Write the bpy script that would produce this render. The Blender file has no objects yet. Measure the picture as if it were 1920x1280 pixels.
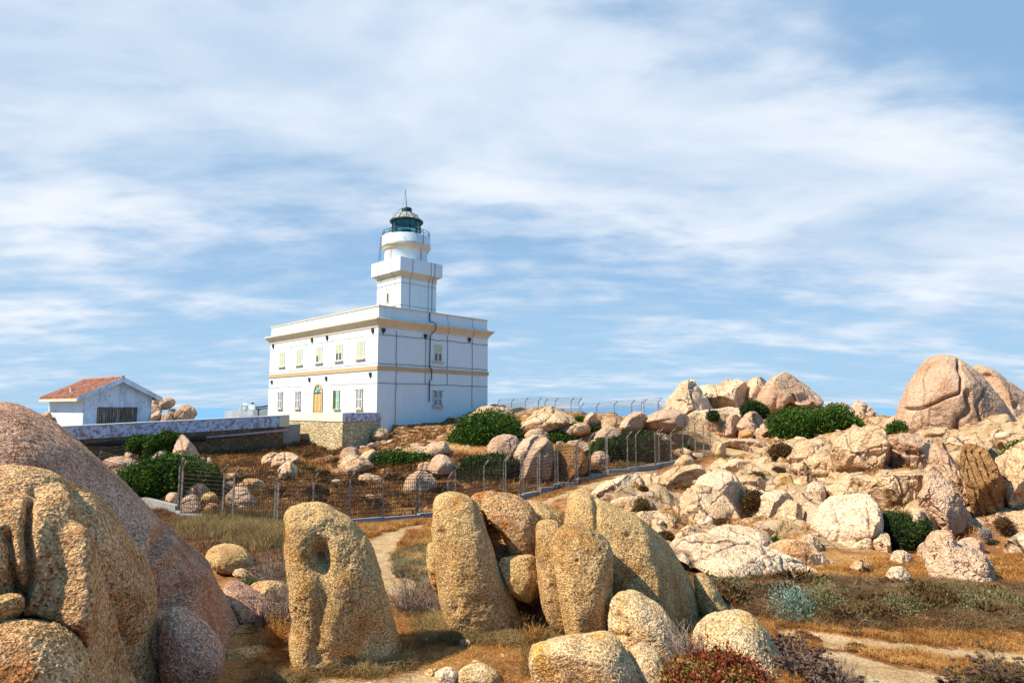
import bpy, math, random
import numpy as np
from mathutils import Vector

# ------------------------------------------------------------------ camera, sky, sun, exposure
F = 1200.0                      # focal length in photo pixels (1920 wide)
PITCH = math.atan((764 - 640) / F)
CP, SP = math.cos(PITCH), math.sin(PITCH)
SUN_AZ = (-0.955, -0.296)       # horizontal direction towards the sun
SUN_EL = math.radians(47)

sc = bpy.context.scene
col = sc.collection
cam_d = bpy.data.cameras.new("camera")
cam = bpy.data.objects.new("camera", cam_d)
col.objects.link(cam)
cam_d.sensor_width = 36.0
cam_d.lens = F / 1920 * 36.0
cam_d.clip_start = 0.1
cam_d.clip_end = 60000
cam.location = (0, 0, 0)
cam.rotation_euler = (math.pi / 2 + PITCH, 0, 0)
sc.camera = cam

sd = Vector((SUN_AZ[0] * math.cos(SUN_EL), SUN_AZ[1] * math.cos(SUN_EL), math.sin(SUN_EL))).normalized()
sl = bpy.data.lights.new("sun", 'SUN')
sl.energy = 5.0
sl.angle = math.radians(0.5)
sl.color = (1.0, 0.91, 0.76)
so = bpy.data.objects.new("sun", sl)
col.objects.link(so)
so.rotation_euler = (-sd).to_track_quat('-Z', 'Y').to_euler()

sc.view_settings.view_transform = 'Standard'
sc.view_settings.look = 'None'
sc.view_settings.exposure = 0.72
sc.view_settings.gamma = 1.0
sc.view_settings.use_curve_mapping = False


class NT:
    """small helper for node trees"""
    def __init__(s, tree):
        s.t = tree
        tree.nodes.clear()

    def n(s, kind, ins=None, **props):
        nd = s.t.nodes.new(kind)
        for k, v in props.items():
            setattr(nd, k, v)
        for k, v in (ins or {}).items():
            sock = nd.inputs[k]
            if isinstance(v, bpy.types.NodeSocket):
                s.t.links.new(v, sock)
            elif isinstance(v, bpy.types.Node):
                s.t.links.new(v.outputs[0], sock)
            else:
                sock.default_value = v
        return nd

    def math(s, op, a, b=None, c=None, clamp=False):
        ins = {0: a}
        if b is not None: ins[1] = b
        if c is not None: ins[2] = c
        return s.n('ShaderNodeMath', ins, operation=op, use_clamp=clamp).outputs[0]

    def vmath(s, op, a, b=None):
        ins = {0: a}
        if b is not None: ins[1] = b
        nd = s.n('ShaderNodeVectorMath', ins, operation=op)
        return nd.outputs[0]

    def noise(s, vec, scale, detail=3, rough=0.55, dist=0.0):
        return s.n('ShaderNodeTexNoise', {'Vector': vec, 'Scale': scale, 'Detail': detail, 'Roughness': rough, 'Distortion': dist}).outputs[0]

    def vor(s, vec, scale, feature='F1', rnd=1.0):
        return s.n('ShaderNodeTexVoronoi', {'Vector': vec, 'Scale': scale, 'Randomness': rnd}, feature=feature)

    def ramp(s, fac, stops, interp='LINEAR'):
        nd = s.n('ShaderNodeValToRGB', {'Fac': fac})
        cr = nd.color_ramp
        cr.interpolation = interp
        while len(cr.elements) > 1:
            cr.elements.remove(cr.elements[-1])
        cr.elements[0].position = stops[0][0]
        cr.elements[0].color = col4(stops[0][1])
        for p, c in stops[1:]:
            e = cr.elements.new(p)
            e.color = col4(c)
        return nd.outputs[0]

    def mix(s, fac, a, b, blend='MIX'):
        nd = s.n('ShaderNodeMix', data_type='RGBA', blend_type=blend)
        for idx, v in ((0, fac), (6, a), (7, b)):
            if isinstance(v, bpy.types.NodeSocket):
                s.t.links.new(v, nd.inputs[idx])
            elif idx == 0:
                nd.inputs[idx].default_value = v
            else:
                nd.inputs[idx].default_value = col4(v)
        return nd.outputs[2]

    def mrange(s, v, a, b, c=0.0, d=1.0, smooth=True):
        nd = s.n('ShaderNodeMapRange', {0: v, 1: a, 2: b, 3: c, 4: d})
        nd.interpolation_type = 'SMOOTHSTEP' if smooth else 'LINEAR'
        nd.clamp = True
        return nd.outputs[0]


def col4(c):
    if isinstance(c, (int, float)): return (c, c, c, 1)
    return tuple(c) if len(c) == 4 else (*c, 1)


def make_world():
    w = bpy.data.worlds.new("World")
    sc.world = w
    w.use_nodes = True
    T = NT(w.node_tree)
    sky = T.n('ShaderNodeTexSky', sky_type='NISHITA')
    sky.sun_disc = False
    sky.sun_elevation = SUN_EL
    sky.sun_rotation = math.atan2(SUN_AZ[0], SUN_AZ[1])
    sky.ozone_density = 2.0
    sky.dust_density = 0.6
    d = T.n('ShaderNodeTexCoord').outputs['Generated']
    sep = T.n('ShaderNodeSeparateXYZ', {0: d})
    x, y, z = sep.outputs
    zc = T.math('MAXIMUM', z, 0.0)
    den = T.math('ADD', zc, 0.17)
    u = T.math('DIVIDE', x, den)
    v = T.math('DIVIDE', y, den)
    P = T.n('ShaderNodeCombineXYZ', {0: T.math('MULTIPLY', u, 0.62), 1: v, 2: 0.0}).outputs[0]
    # streaky cloud sheets in the plane overhead
    broad = T.noise(P, 1.3, 4, 0.5, 0.2)
    fine = T.noise(T.vmath('ADD', P, (3.1, 7.7, 0.4)), 2.1, 6, 0.52, 0.3)
    ripple = T.noise(T.vmath('MULTIPLY', T.vmath('ADD', P, (9.2, 1.7, 2.4)), (1.0, 1.1, 1.0)), 7.0, 6, 0.55, 0.1)
    # large banks placed by direction (x/y = across, z/y = up)
    yy = T.math('MAXIMUM', y, 0.05)
    a = T.math('DIVIDE', x, yy)
    e = T.math('DIVIDE', z, yy)

    def blob(ca, ce, ra, re, k, rot=0.0):
        da, de = T.math('SUBTRACT', a, ca), T.math('SUBTRACT', e, ce)
        c, s_ = math.cos(rot), math.sin(rot)
        p = T.math('DIVIDE', T.math('ADD', T.math('MULTIPLY', da, c), T.math('MULTIPLY', de, s_)), ra)
        q = T.math('DIVIDE', T.math('SUBTRACT', T.math('MULTIPLY', de, c), T.math('MULTIPLY', da, s_)), re)
        r2 = T.math('ADD', T.math('MULTIPLY', p, p), T.math('MULTIPLY', q, q))
        return T.math('MULTIPLY', T.math('EXPONENT', T.math('MULTIPLY', r2, -1.0)), k)
    dens = T.math('ADD', T.math('MULTIPLY', T.math('SUBTRACT', broad, 0.5), 1.1), T.math('MULTIPLY', T.math('SUBTRACT', fine, 0.5), 1.5))
    dens = T.math('ADD', dens, T.math('MULTIPLY', T.math('SUBTRACT', ripple, 0.5), 1.7))
    dens = T.math('ADD', dens, 0.54)
    for b in ((-0.35, 0.56, 0.55, 0.20, 0.60, -0.12), (0.25, 0.42, 0.60, 0.13, 0.52, -0.22), (0.75, 0.28, 0.35, 0.12, 0.30, -0.2),
              (-0.8, 0.45, 0.3, 0.25, 0.32, 0), (0.75, 0.66, 0.30, 0.09, -0.65, -0.15), (0.15, 0.66, 0.12, 0.03, -0.35, 0),
              (-0.1, 0.25, 0.35, 0.07, -0.22, 0), (0.35, 0.20, 0.5, 0.05, -0.20, -0.1), (-0.62, 0.26, 0.4, 0.08, -0.20, 0.1),
              (0.7, 0.14, 0.4, 0.03, 0.15, 0), (0.0, 0.06, 1.8, 0.10, -0.28, 0), (-0.7, 0.14, 0.4, 0.05, -0.12, 0)):
        dens = T.math('ADD', dens, blob(*b))
    dens = T.mrange(dens, -0.12, 1.12, 0.0, 1.0)
    dens = T.math('MULTIPLY', dens, T.mrange(y, -0.3, 0.35, 0.12, 1.0))
    shade = T.mix(T.mrange(T.math('ADD', T.math('MULTIPLY', fine, 0.6), T.math('MULTIPLY', broad, 0.4)), 0.36, 0.66), (0.47, 0.62, 0.80), (0.82, 0.87, 0.95))
    skyc = T.n('ShaderNodeMix', data_type='RGBA', blend_type='MULTIPLY')
    skyc.inputs[0].default_value = 1.0
    T.t.links.new(sky.outputs[0], skyc.inputs[6])
    skyc.inputs[7].default_value = (0.070, 0.082, 0.098, 1)
    blue = T.mix(0.72, skyc.outputs[2], (0.33, 0.55, 0.82))
    blue = T.mix(T.mrange(z, 0.0, 0.30, 0.60, 0.0), blue, (0.42, 0.66, 0.88))
    blue = T.mix(T.mrange(y, -0.3, 0.35, 0.95, 0.0), blue, (0.04, 0.43, 1.0))
    c = T.mix(dens, blue, shade)
    bg = T.n('ShaderNodeBackground', {'Color': c, 'Strength': 0.66})
    T.n('ShaderNodeOutputWorld', {'Surface': bg})


make_world()

# ------------------------------------------------------------------ geometry helpers
def ray(px, py):
    u = (px - 960) / F
    v = (640 - py) / F
    dy = CP - v * SP
    return np.array([u / dy, 1.0, (SP + v * CP) / dy])


def P(px, py, d):
    return ray(px, py) * d


def zat(py, d):
    return ray(960, py)[2] * d


def project(p):
    p = np.atleast_2d(p)
    fw = p[:, 1] * CP + p[:, 2] * SP
    up = -p[:, 1] * SP + p[:, 2] * CP
    fw = np.maximum(fw, 1e-3)
    return 960 + F * p[:, 0] / fw, 640 - F * up / fw


RNG = np.random.RandomState(7)
_perm = RNG.permutation(256)
_perm = np.concatenate([_perm, _perm, _perm])
_grad = RNG.normal(size=(256, 3))
_grad /= np.linalg.norm(_grad, axis=1)[:, None]


def perlin(p):
    p = np.asarray(p, float)
    i = np.floor(p).astype(int)
    f = p - i
    i &= 255
    w = f * f * f * (f * (f * 6 - 15) + 10)
    out = 0
    for dx in (0, 1):
        wx = w[:, 0] if dx else 1 - w[:, 0]
        for dy in (0, 1):
            wy = w[:, 1] if dy else 1 - w[:, 1]
            for dz in (0, 1):
                wz = w[:, 2] if dz else 1 - w[:, 2]
                h = _perm[_perm[_perm[i[:, 0] + dx] + i[:, 1] + dy] + i[:, 2] + dz]
                g = _grad[h]
                dot = g[:, 0] * (f[:, 0] - dx) + g[:, 1] * (f[:, 1] - dy) + g[:, 2] * (f[:, 2] - dz)
                out = out + wx * wy * wz * dot
    return out * 1.5


def fbm(p, octv=4, gain=0.5):
    p = np.asarray(p, float)
    o, a, s = 0, 1.0, 0
    for k in range(octv):
        o = o + a * perlin(p * (2.03 ** k) + 17.3 * k)
        s += a
        a *= gain
    return o / s


def worley(p, seed=0):
    """F1, F2-F1 and cell id in 3-D"""
    p = np.asarray(p, float)
    i = np.floor(p).astype(int)
    f1 = np.full(len(p), 9.0)
    f2 = np.full(len(p), 9.0)
    cid = np.zeros(len(p), int)
    off = np.zeros((len(p), 3))
    for dx in (-1, 0, 1):
        for dy in (-1, 0, 1):
            for dz in (-1, 0, 1):
                c = i + (dx, dy, dz)
                h = _perm[_perm[_perm[(c[:, 0] + seed) & 255] + (c[:, 1] & 255)] + (c[:, 2] & 255)]
                o = np.stack([_perm[h], _perm[h + 71], _perm[h + 149]], 1) / 255.0
                dv = p - c - o
                dd = np.sqrt((dv ** 2).sum(1))
                m = dd < f1
                off = np.where(m[:, None], dv, off)
                f2 = np.where(m, f1, np.minimum(f2, dd))
                cid = np.where(m, h, cid)
                f1 = np.where(m, dd, f1)
    worley.off = off
    return f1, f2 - f1, cid


def link(name, me, mat=None, parent=None, loc=None):
    o = bpy.data.objects.new(name, me)
    col.objects.link(o)
    if mat: me.materials.append(mat)
    if parent is not None: o.parent = parent
    if loc is not None: o.location = loc
    return o


def root_loc(o):
    while o.parent is not None: o = o.parent
    return np.array(o.location)


def mesh_np(name, verts, faces, mat=None, parent=None, loc=None, smooth=True, counts=None):
    """verts in world coordinates; faces (n,k) array or flat loop list with counts"""
    verts = np.asarray(verts, np.float64)
    if parent is not None: org = root_loc(parent)
    elif loc is not None: org = np.asarray(loc, float)
    else:
        org = np.array([verts[:, 0].mean(), verts[:, 1].mean(), verts[:, 2].min()])
    v = (verts - org).astype(np.float32)
    me = bpy.data.meshes.new(name)
    me.vertices.add(len(v))
    me.vertices.foreach_set("co", v.ravel())
    if counts is None:
        faces = np.asarray(faces, np.int32)
        nf, k = faces.shape
        counts = np.full(nf, k, np.int32)
        flat = faces.ravel()
    else:
        flat = np.asarray(faces, np.int32)
        counts = np.asarray(counts, np.int32)
    me.loops.add(len(flat))
    me.loops.foreach_set("vertex_index", flat)
    me.polygons.add(len(counts))
    st = np.concatenate([[0], np.cumsum(counts)[:-1]]).astype(np.int32)
    me.polygons.foreach_set("loop_start", st)
    me.polygons.foreach_set("loop_total", counts)
    me.polygons.foreach_set("use_smooth", np.full(len(counts), bool(smooth)))
    me.update(calc_edges=True)
    me.validate()
    return link(name, me, mat, parent, None if parent is not None else org)


def tag(o, label=None, cat=None, group=None, kind=None):
    if label: o['label'] = label
    if cat: o['category'] = cat
    if group: o['group'] = group
    if kind: o['kind'] = kind
    return o


def empty(name, loc, label, cat, group=None):
    o = bpy.data.objects.new(name, None)
    col.objects.link(o)
    o.location = loc
    return tag(o, label, cat, group)


class MB:
    """collects boxes, tubes and lathes in a frame; build() links ONE mesh"""
    def __init__(s, fr=None):
        s.v, s.f, s.fr, s.nv = [], [], fr, 0

    def add(s, verts, faces):
        verts = np.asarray(verts, float)
        if s.fr is not None: verts = s.fr(verts)
        s.v.append(verts)
        s.f += [tuple(i + s.nv for i in q) for q in faces]
        s.nv += len(verts)

    def box(s, a, b):
        (x0, y0, z0), (x1, y1, z1) = a, b
        s.add([(x0, y0, z0), (x1, y0, z0), (x1, y1, z0), (x0, y1, z0), (x0, y0, z1), (x1, y0, z1), (x1, y1, z1), (x0, y1, z1)],
              [(0, 3, 2, 1), (4, 5, 6, 7), (0, 1, 5, 4), (1, 2, 6, 5), (2, 3, 7, 6), (3, 0, 4, 7)])

    def tube(s, pts, r, k=6, cap=True):
        pts = [np.asarray(p, float) for p in pts]
        vs = []
        for i, p in enumerate(pts):
            t = (pts[min(i + 1, len(pts) - 1)] - pts[max(i - 1, 0)])
            t = t / (np.linalg.norm(t) + 1e-9)
            a = np.cross(t, (0, 0, 1.0)) if abs(t[2]) < 0.9 else np.cross(t, (1.0, 0, 0))
            a /= np.linalg.norm(a)
            b = np.cross(t, a)
            rr = r[i] if isinstance(r, (list, tuple)) else r
            for j in range(k):
                th = 2 * math.pi * (j + 0.5) / k
                vs.append(p + rr * (math.cos(th) * a + math.sin(th) * b))
        fs = []
        for i in range(len(pts) - 1):
            for j in range(k):
                fs.append((i * k + j, i * k + (j + 1) % k, (i + 1) * k + (j + 1) % k, (i + 1) * k + j))
        if cap:
            fs.append(tuple(range(k))[::-1])
            fs.append(tuple((len(pts) - 1) * k + j for j in range(k)))
        s.add(vs, fs)

    def lathe(s, c, prof, k=40):
        vs, fs = [], []
        for r, z in prof:
            for j in range(k):
                th = 2 * math.pi * j / k
                vs.append((c[0] + r * math.cos(th), c[1] + r * math.sin(th), z))
        for i in range(len(prof) - 1):
            for j in range(k):
                fs.append((i * k + j, i * k + (j + 1) % k, (i + 1) * k + (j + 1) % k, (i + 1) * k + j))
        s.add(vs, fs)

    def prism(s, pts, off):
        """polygon pts (3-D, planar) extruded by off"""
        n = len(pts)
        pts = np.asarray(pts, float)
        q = pts + np.asarray(off, float)
        s.add(np.vstack([pts, q]), [tuple(range(n)), tuple(range(2 * n - 1, n - 1, -1))] + [(i, i + n, (i + 1) % n + n, (i + 1) % n) for i in range(n)])

    def build(s, name, mat, parent=None, smooth=False, loc=None):
        v = np.vstack(s.v)
        counts = [len(q) for q in s.f]
        flat = [i for q in s.f for i in q]
        return mesh_np(name, v, flat, mat, parent, loc, smooth, counts)


# ------------------------------------------------------------------ materials
def new_mat(name):
    m = bpy.data.materials.new(name)
    m.use_nodes = True
    return m, NT(m.node_tree)


def finish(T, colr, rough=0.85, bump=None, bstr=0.5, bdist=0.02, metal=0.0, spec=0.25, **kw):
    ins = {'Base Color': colr if isinstance(colr, bpy.types.NodeSocket) else col4(colr), 'Roughness': rough, 'Metallic': metal, 'Specular IOR Level': spec}
    ins.update(kw)
    b = T.n('ShaderNodeBsdfPrincipled', ins)
    if bump is not None:
        bn = T.n('ShaderNodeBump', {'Height': bump, 'Strength': bstr, 'Distance': bdist})
        T.t.links.new(bn.outputs[0], b.inputs['Normal'])
    T.n('ShaderNodeOutputMaterial', {'Surface': b})


def rock_mat(name, light, mid, dark, stain, stain_amt=0.5, grain=60.0, gamt=0.5, patch=0.9, bdist=0.03, crack=0.0, crack_scale=1.0, lichen=None, lich_amt=0.3, bstr=0.9):
    m, T = new_mat(name)
    pos = T.n('ShaderNodeNewGeometry').outputs['Position']
    big = T.noise(pos, patch, 5, 0.6, 0.4)
    c = T.ramp(big, [(0.30, dark), (0.47, mid), (0.66, light)])
    mid2 = T.noise(T.vmath('ADD', pos, (5.3, 1.2, 8.8)), patch * 4.5, 5, 0.65)
    c = T.mix(T.mrange(mid2, 0.40, 0.62, 0.0, 0.55), c, light)
    st = T.noise(T.vmath('ADD', pos, (11.0, 4.0, 2.0)), patch * 1.3, 5, 0.62, 0.5)
    c = T.mix(T.mrange(st, 0.53, 0.70, 0.0, stain_amt), c, stain)
    if lichen is not None:
        li = T.noise(T.vmath('ADD', pos, (1.0, 14.0, 22.0)), patch * 3.0, 6, 0.7, 0.3)
        c = T.mix(T.mrange(li, 0.60, 0.66, 0.0, lich_amt), c, lichen)
    if name in ('tan_granite', 'rusty_granite', 'pinkish_granite', 'speckled_slab_granite'):
        sk = T.noise(T.vmath('MULTIPLY', T.vmath('ADD', pos, (2.0, 6.0, 9.0)), (3.4, 3.4, 0.7)), 1.4, 6, 0.72, 0.4)
        c = T.mix(T.mrange(sk, 0.54, 0.68, 0.0, 0.55), c, dark)
        pl = T.noise(T.vmath('ADD', pos, (21.0, 3.0, 5.0)), 5.5, 6, 0.75)
        c = T.mix(T.mrange(pl, 0.60, 0.64, 0.0, 0.5), c, (0.40, 0.38, 0.33))
    c = T.mix(1.0, c, (0.88, 0.80, 0.70) if name in ('tan_granite', 'rusty_granite', 'pinkish_granite', 'speckled_slab_granite') else (0.84, 0.79, 0.74), 'MULTIPLY')
    # mineral grains
    g1 = T.vor(pos, grain)
    gv = T.n('ShaderNodeSeparateColor', {0: g1.outputs['Color']}).outputs[0]
    c = T.mix(gamt, c, T.ramp(gv, [(0.0, (0.22, 0.20, 0.18)), (0.16, (0.55, 0.52, 0.48)), (0.5, (0.85, 0.85, 0.85)), (0.85, (1.25, 1.2, 1.1)), (1.0, (1.7, 1.65, 1.55))]), 'MULTIPLY')
    sp = T.noise(T.vmath('ADD', pos, (7.7, 3.3, 1.1)), grain * 0.42, 3, 0.75)
    c = T.mix(T.mrange(sp, 0.57, 0.64, 0.0, 0.75 * gamt), c, (0.09, 0.055, 0.03))
    g2 = T.noise(pos, grain * 0.5, 3, 0.7)
    g3 = T.noise(pos, grain * 0.25, 4, 0.7)
    h = T.math('ADD', T.math('MULTIPLY', g1.outputs['Distance'], 0.5), T.math('MULTIPLY', g2, 1.0))
    h = T.math('ADD', h, T.math('MULTIPLY', g3, 1.5))
    if crack > 0:
        warp = T.vmath('ADD', pos, T.vmath('MULTIPLY', T.n('ShaderNodeTexNoise', {'Vector': pos, 'Scale': 0.8, 'Detail': 3.0}).outputs['Color'], (1.3, 1.3, 1.3)))
        cr = T.vor(T.vmath('MULTIPLY', warp, (1.0, 1.0, 0.62)), crack_scale, 'DISTANCE_TO_EDGE').outputs['Distance']
        cm = T.mrange(cr, 0.0, 0.045)
        msk = T.mrange(T.noise(pos, 0.7 * crack_scale, 2, 0.5), 0.42, 0.60)
        cm = T.math('SUBTRACT', 1.0, T.math('MULTIPLY', T.math('SUBTRACT', 1.0, cm), msk))
        h = T.math('ADD', h, T.math('MULTIPLY', cm, 3.5 * crack))
        c = T.mix(T.math('MULTIPLY', T.math('SUBTRACT', 1.0, cm), 0.9 * crack), c, (0.07, 0.035, 0.018))
    finish(T, c, 0.92, h, bstr, bdist, spec=0.15)
    return m


M = {}
M['tan'] = rock_mat('tan_granite', (0.86, 0.63, 0.33), (0.72, 0.48, 0.22), (0.42, 0.25, 0.10), (0.50, 0.22, 0.05), 0.75, 75, 0.95, 1.1, 0.026, lichen=(0.52, 0.47, 0.30), lich_amt=0.2)
M['pink'] = rock_mat('pinkish_granite', (0.74, 0.50, 0.38), (0.56, 0.34, 0.24), (0.30, 0.16, 0.11), (0.42, 0.14, 0.03), 0.45, 48, 0.8, 0.8, 0.03, lichen=(0.50, 0.42, 0.42), lich_amt=0.4)
M['front'] = rock_mat('rusty_granite', (0.82, 0.56, 0.32), (0.66, 0.40, 0.19), (0.34, 0.17, 0.07), (0.46, 0.16, 0.03), 0.85, 50, 0.9, 1.0, 0.028, lichen=(0.33, 0.29, 0.26), lich_amt=0.3)
M['pale'] = rock_mat('pale_granite', (0.82, 0.60, 0.39), (0.70, 0.47, 0.28), (0.44, 0.26, 0.13), (0.44, 0.20, 0.05), 0.7, 22, 0.55, 0.55, 0.05, crack=0.8, crack_scale=0.55, lichen=(0.36, 0.30, 0.22), lich_amt=0.35)
M['pale2'] = rock_mat('pink_boulder_granite', (0.82, 0.59, 0.42), (0.70, 0.46, 0.30), (0.44, 0.26, 0.15), (0.46, 0.20, 0.08), 0.55, 18, 0.35, 0.32, 0.10, crack=0.35, crack_scale=0.35, lichen=(0.36, 0.28, 0.24), lich_amt=0.35)
M['white'] = rock_mat('bleached_granite', (0.84, 0.65, 0.46), (0.74, 0.54, 0.36), (0.50, 0.33, 0.19), (0.50, 0.26, 0.10), 0.45, 18, 0.45, 0.4, 0.05, crack=0.7, crack_scale=0.45)
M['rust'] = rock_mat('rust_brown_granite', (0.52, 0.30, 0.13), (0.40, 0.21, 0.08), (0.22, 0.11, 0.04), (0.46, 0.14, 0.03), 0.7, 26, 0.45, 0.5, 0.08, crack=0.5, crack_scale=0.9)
M['slab'] = rock_mat('speckled_slab_granite', (0.88, 0.70, 0.46), (0.74, 0.54, 0.31), (0.46, 0.30, 0.15), (0.78, 0.42, 0.03), 0.65, 70, 0.95, 1.6, 0.02)


def stucco(name, base, dirty, amt=0.25, scale=1.2, blotch=None, blotch_lo=0.5, blotch_hi=0.56, bdist=0.01, streak=True):
    m, T = new_mat(name)
    pos = T.n('ShaderNodeNewGeometry').outputs['Position']
    n1 = T.noise(T.vmath('MULTIPLY', pos, (1, 1, 0.35 if streak else 1)), scale, 6, 0.65, 0.2)
    c = T.mix(T.mrange(n1, 0.40, 0.75, 0.0, amt), base, dirty)
    if blotch is not None:
        n2 = T.noise(T.vmath('ADD', pos, (3, 9, 4)), scale * (2.4 if 'peel' in name else 3.4), 8, 0.78, 0.3)
        c = T.mix(T.mrange(n2, blotch_lo, blotch_hi), c, blotch)
    if name == 'white_stucco':
        st = T.noise(T.vmath('MULTIPLY', pos, (2.2, 2.2, 0.16)), 1.6, 5, 0.7)
        c = T.mix(T.mrange(st, 0.55, 0.72, 0.0, 0.45), c, (0.50, 0.42, 0.30))
        pt = T.noise(T.vmath('ADD', pos, (13, 2, 5)), 0.28, 4, 0.6)
        c = T.mix(T.mrange(pt, 0.48, 0.6, 0.0, 0.35), c, (0.68, 0.70, 0.70))
    fine = T.noise(pos, 30, 4, 0.6)
    finish(T, c, 0.9, fine, 0.35, bdist, spec=0.15)
    return m


M['wall'] = stucco('white_stucco', (0.65, 0.71, 0.68), (0.54, 0.53, 0.47), 0.30, 0.8)
M['trim'] = stucco('ochre_trim', (0.52, 0.36, 0.19), (0.42, 0.28, 0.15), 0.4, 1.5)
M['cornice'] = stucco('cream_cornice', (0.66, 0.55, 0.37), (0.42, 0.31, 0.19), 0.35, 1.5)
M['peeling'] = stucco('peeling_whitewash', (0.52, 0.58, 0.68), (0.36, 0.34, 0.36), 0.5, 1.3, blotch=(0.28, 0.20, 0.18), blotch_lo=0.48, blotch_hi=0.56, bdist=0.03)
M['oldwash'] = stucco('weathered_whitewash', (0.56, 0.62, 0.70), (0.26, 0.27, 0.32), 0.9, 1.5, blotch=(0.30, 0.25, 0.25), blotch_lo=0.56, blotch_hi=0.64, bdist=0.03)
M['shedwall'] = stucco('shed_whitewash', (0.64, 0.66, 0.66), (0.50, 0.50, 0.50), 0.6, 1.5)
M['sill'] = stucco('stone_sill', (0.55, 0.45, 0.33), (0.35, 0.27, 0.18), 0.4, 3)
M['concrete'] = stucco('concrete', (0.28, 0.27, 0.25), (0.16, 0.14, 0.12), 0.6, 2.5, streak=False)


def plain(name, c, rough=0.6, metal=0.0, var=0.15, scale=8, **kw):
    m, T = new_mat(name)
    pos = T.n('ShaderNodeNewGeometry').outputs['Position']
    n1 = T.noise(pos, scale, 4, 0.6)
    c2 = tuple(max(0, k * (1 - 2 * var)) for k in c)
    cc = T.mix(T.mrange(n1, 0.35, 0.7), c, c2)
    finish(T, cc, rough, n1, 0.2, 0.004, metal, **kw)
    return m


M['shutter'] = plain('cream_shutter', (0.70, 0.68, 0.48), 0.6)
M['shutterw'] = plain('white_shutter', (0.76, 0.76, 0.72), 0.6, var=0.2)
M['louvre'] = plain('grey_louvre', (0.46, 0.46, 0.44), 0.7)
M['ygreen'] = plain('yellow_green_shutter', (0.42, 0.44, 0.08), 0.6)
M['aqua'] = plain('aqua_glass', (0.30, 0.55, 0.48), 0.15, spec=0.6)
M['darkglass'] = plain('dark_glass', (0.10, 0.12, 0.12), 0.12, spec=0.6)
M['doorwood'] = plain('yellow_door', (0.60, 0.42, 0.16), 0.5, var=0.1)
M['iron'] = plain('dark_iron', (0.06, 0.06, 0.07), 0.6, 0.3)
M['cable'] = plain('lead_cable', (0.16, 0.17, 0.18), 0.7)
M['green_iron'] = plain('green_black_iron', (0.035, 0.075, 0.075), 0.45, 0.3, 0.3, 3)
M['dome'] = stucco('weathered_green_dome', (0.10, 0.13, 0.10), (0.04, 0.05, 0.04), 0.6, 2.0, blotch=(0.55, 0.52, 0.42), blotch_lo=0.47, blotch_hi=0.54)
M['post'] = plain('galvanised_post', (0.36, 0.31, 0.25), 0.6, 0.2, 0.35, 6)
M['wire'] = plain('rusty_wire', (0.12, 0.085, 0.06), 0.6, 0.3, 0.3, 3)
M['pvc'] = plain('mauve_pipe', (0.45, 0.30, 0.32), 0.5)
M['blackpipe'] = plain('black_hose', (0.025, 0.025, 0.03), 0.7)
M['gatewood'] = None


def wood_gate():
    m, T = new_mat('weathered_planks')
    pos = T.n('ShaderNodeNewGeometry').outputs['Position']
    n1 = T.noise(T.vmath('MULTIPLY', pos, (7, 7, 0.5)), 1.5, 5, 0.7)
    c = T.ramp(n1, [(0.35, (0.03, 0.018, 0.012)), (0.5, (0.11, 0.07, 0.045)), (0.66, (0.36, 0.27, 0.20))])
    finish(T, c, 0.9, n1, 0.5, 0.02)
    return m


M['gatewood'] = wood_gate()


def roof_tiles():
    m, T = new_mat('terracotta_tiles')
    pos = T.n('ShaderNodeNewGeometry').outputs['Position']
    n1 = T.noise(pos, 2.5, 6, 0.7)
    c = T.ramp(n1, [(0.33, (0.16, 0.06, 0.035)), (0.5, (0.36, 0.13, 0.075)), (0.68, (0.48, 0.28, 0.19))])
    finish(T, c, 0.85, n1, 0.5, 0.02)
    return m


M['tiles'] = roof_tiles()


def rubble_wall(dark=1.0):
    m, T = new_mat('rubble_masonry')
    pos = T.n('ShaderNodeNewGeometry').outputs['Position']
    w = T.vmath('ADD', pos, T.vmath('MULTIPLY', T.n('ShaderNodeTexNoise', {'Vector': pos, 'Scale': 2.0, 'Detail': 2.0}).outputs['Color'], (0.3, 0.3, 0.3)))
    v = T.vor(T.vmath('MULTIPLY', w, (1, 1, 1.5)), 2.6)
    ve = T.vor(T.vmath('MULTIPLY', w, (1, 1, 1.5)), 2.6, 'DISTANCE_TO_EDGE').outputs['Distance']
    gv = T.n('ShaderNodeSeparateColor', {0: v.outputs['Color']}).outputs[0]
    c = T.ramp(gv, [(0, (0.42, 0.29, 0.14)), (0.5, (0.58, 0.43, 0.22)), (1, (0.70, 0.55, 0.32))])
    c = T.mix(T.mrange(ve, 0.0, 0.12, 0.55, 0.0), c, (0.28, 0.20, 0.12))
    n = T.noise(pos, 6, 5, 0.7)
    c = T.mix(T.mrange(n, 0.45, 0.7, 0, 0.4), c, (0.62, 0.50, 0.32))
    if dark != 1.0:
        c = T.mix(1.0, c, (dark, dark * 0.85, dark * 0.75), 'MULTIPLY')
    h = T.math('ADD', T.mrange(ve, 0, 0.15), n)
    finish(T, c, 0.95, h, 0.9, 0.06, spec=0.1)
    return m


M['rubble'] = rubble_wall()
M['rubble_shaded'] = rubble_wall(0.33)  # same rubble with the yard wall's shade darkened into its colour


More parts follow.
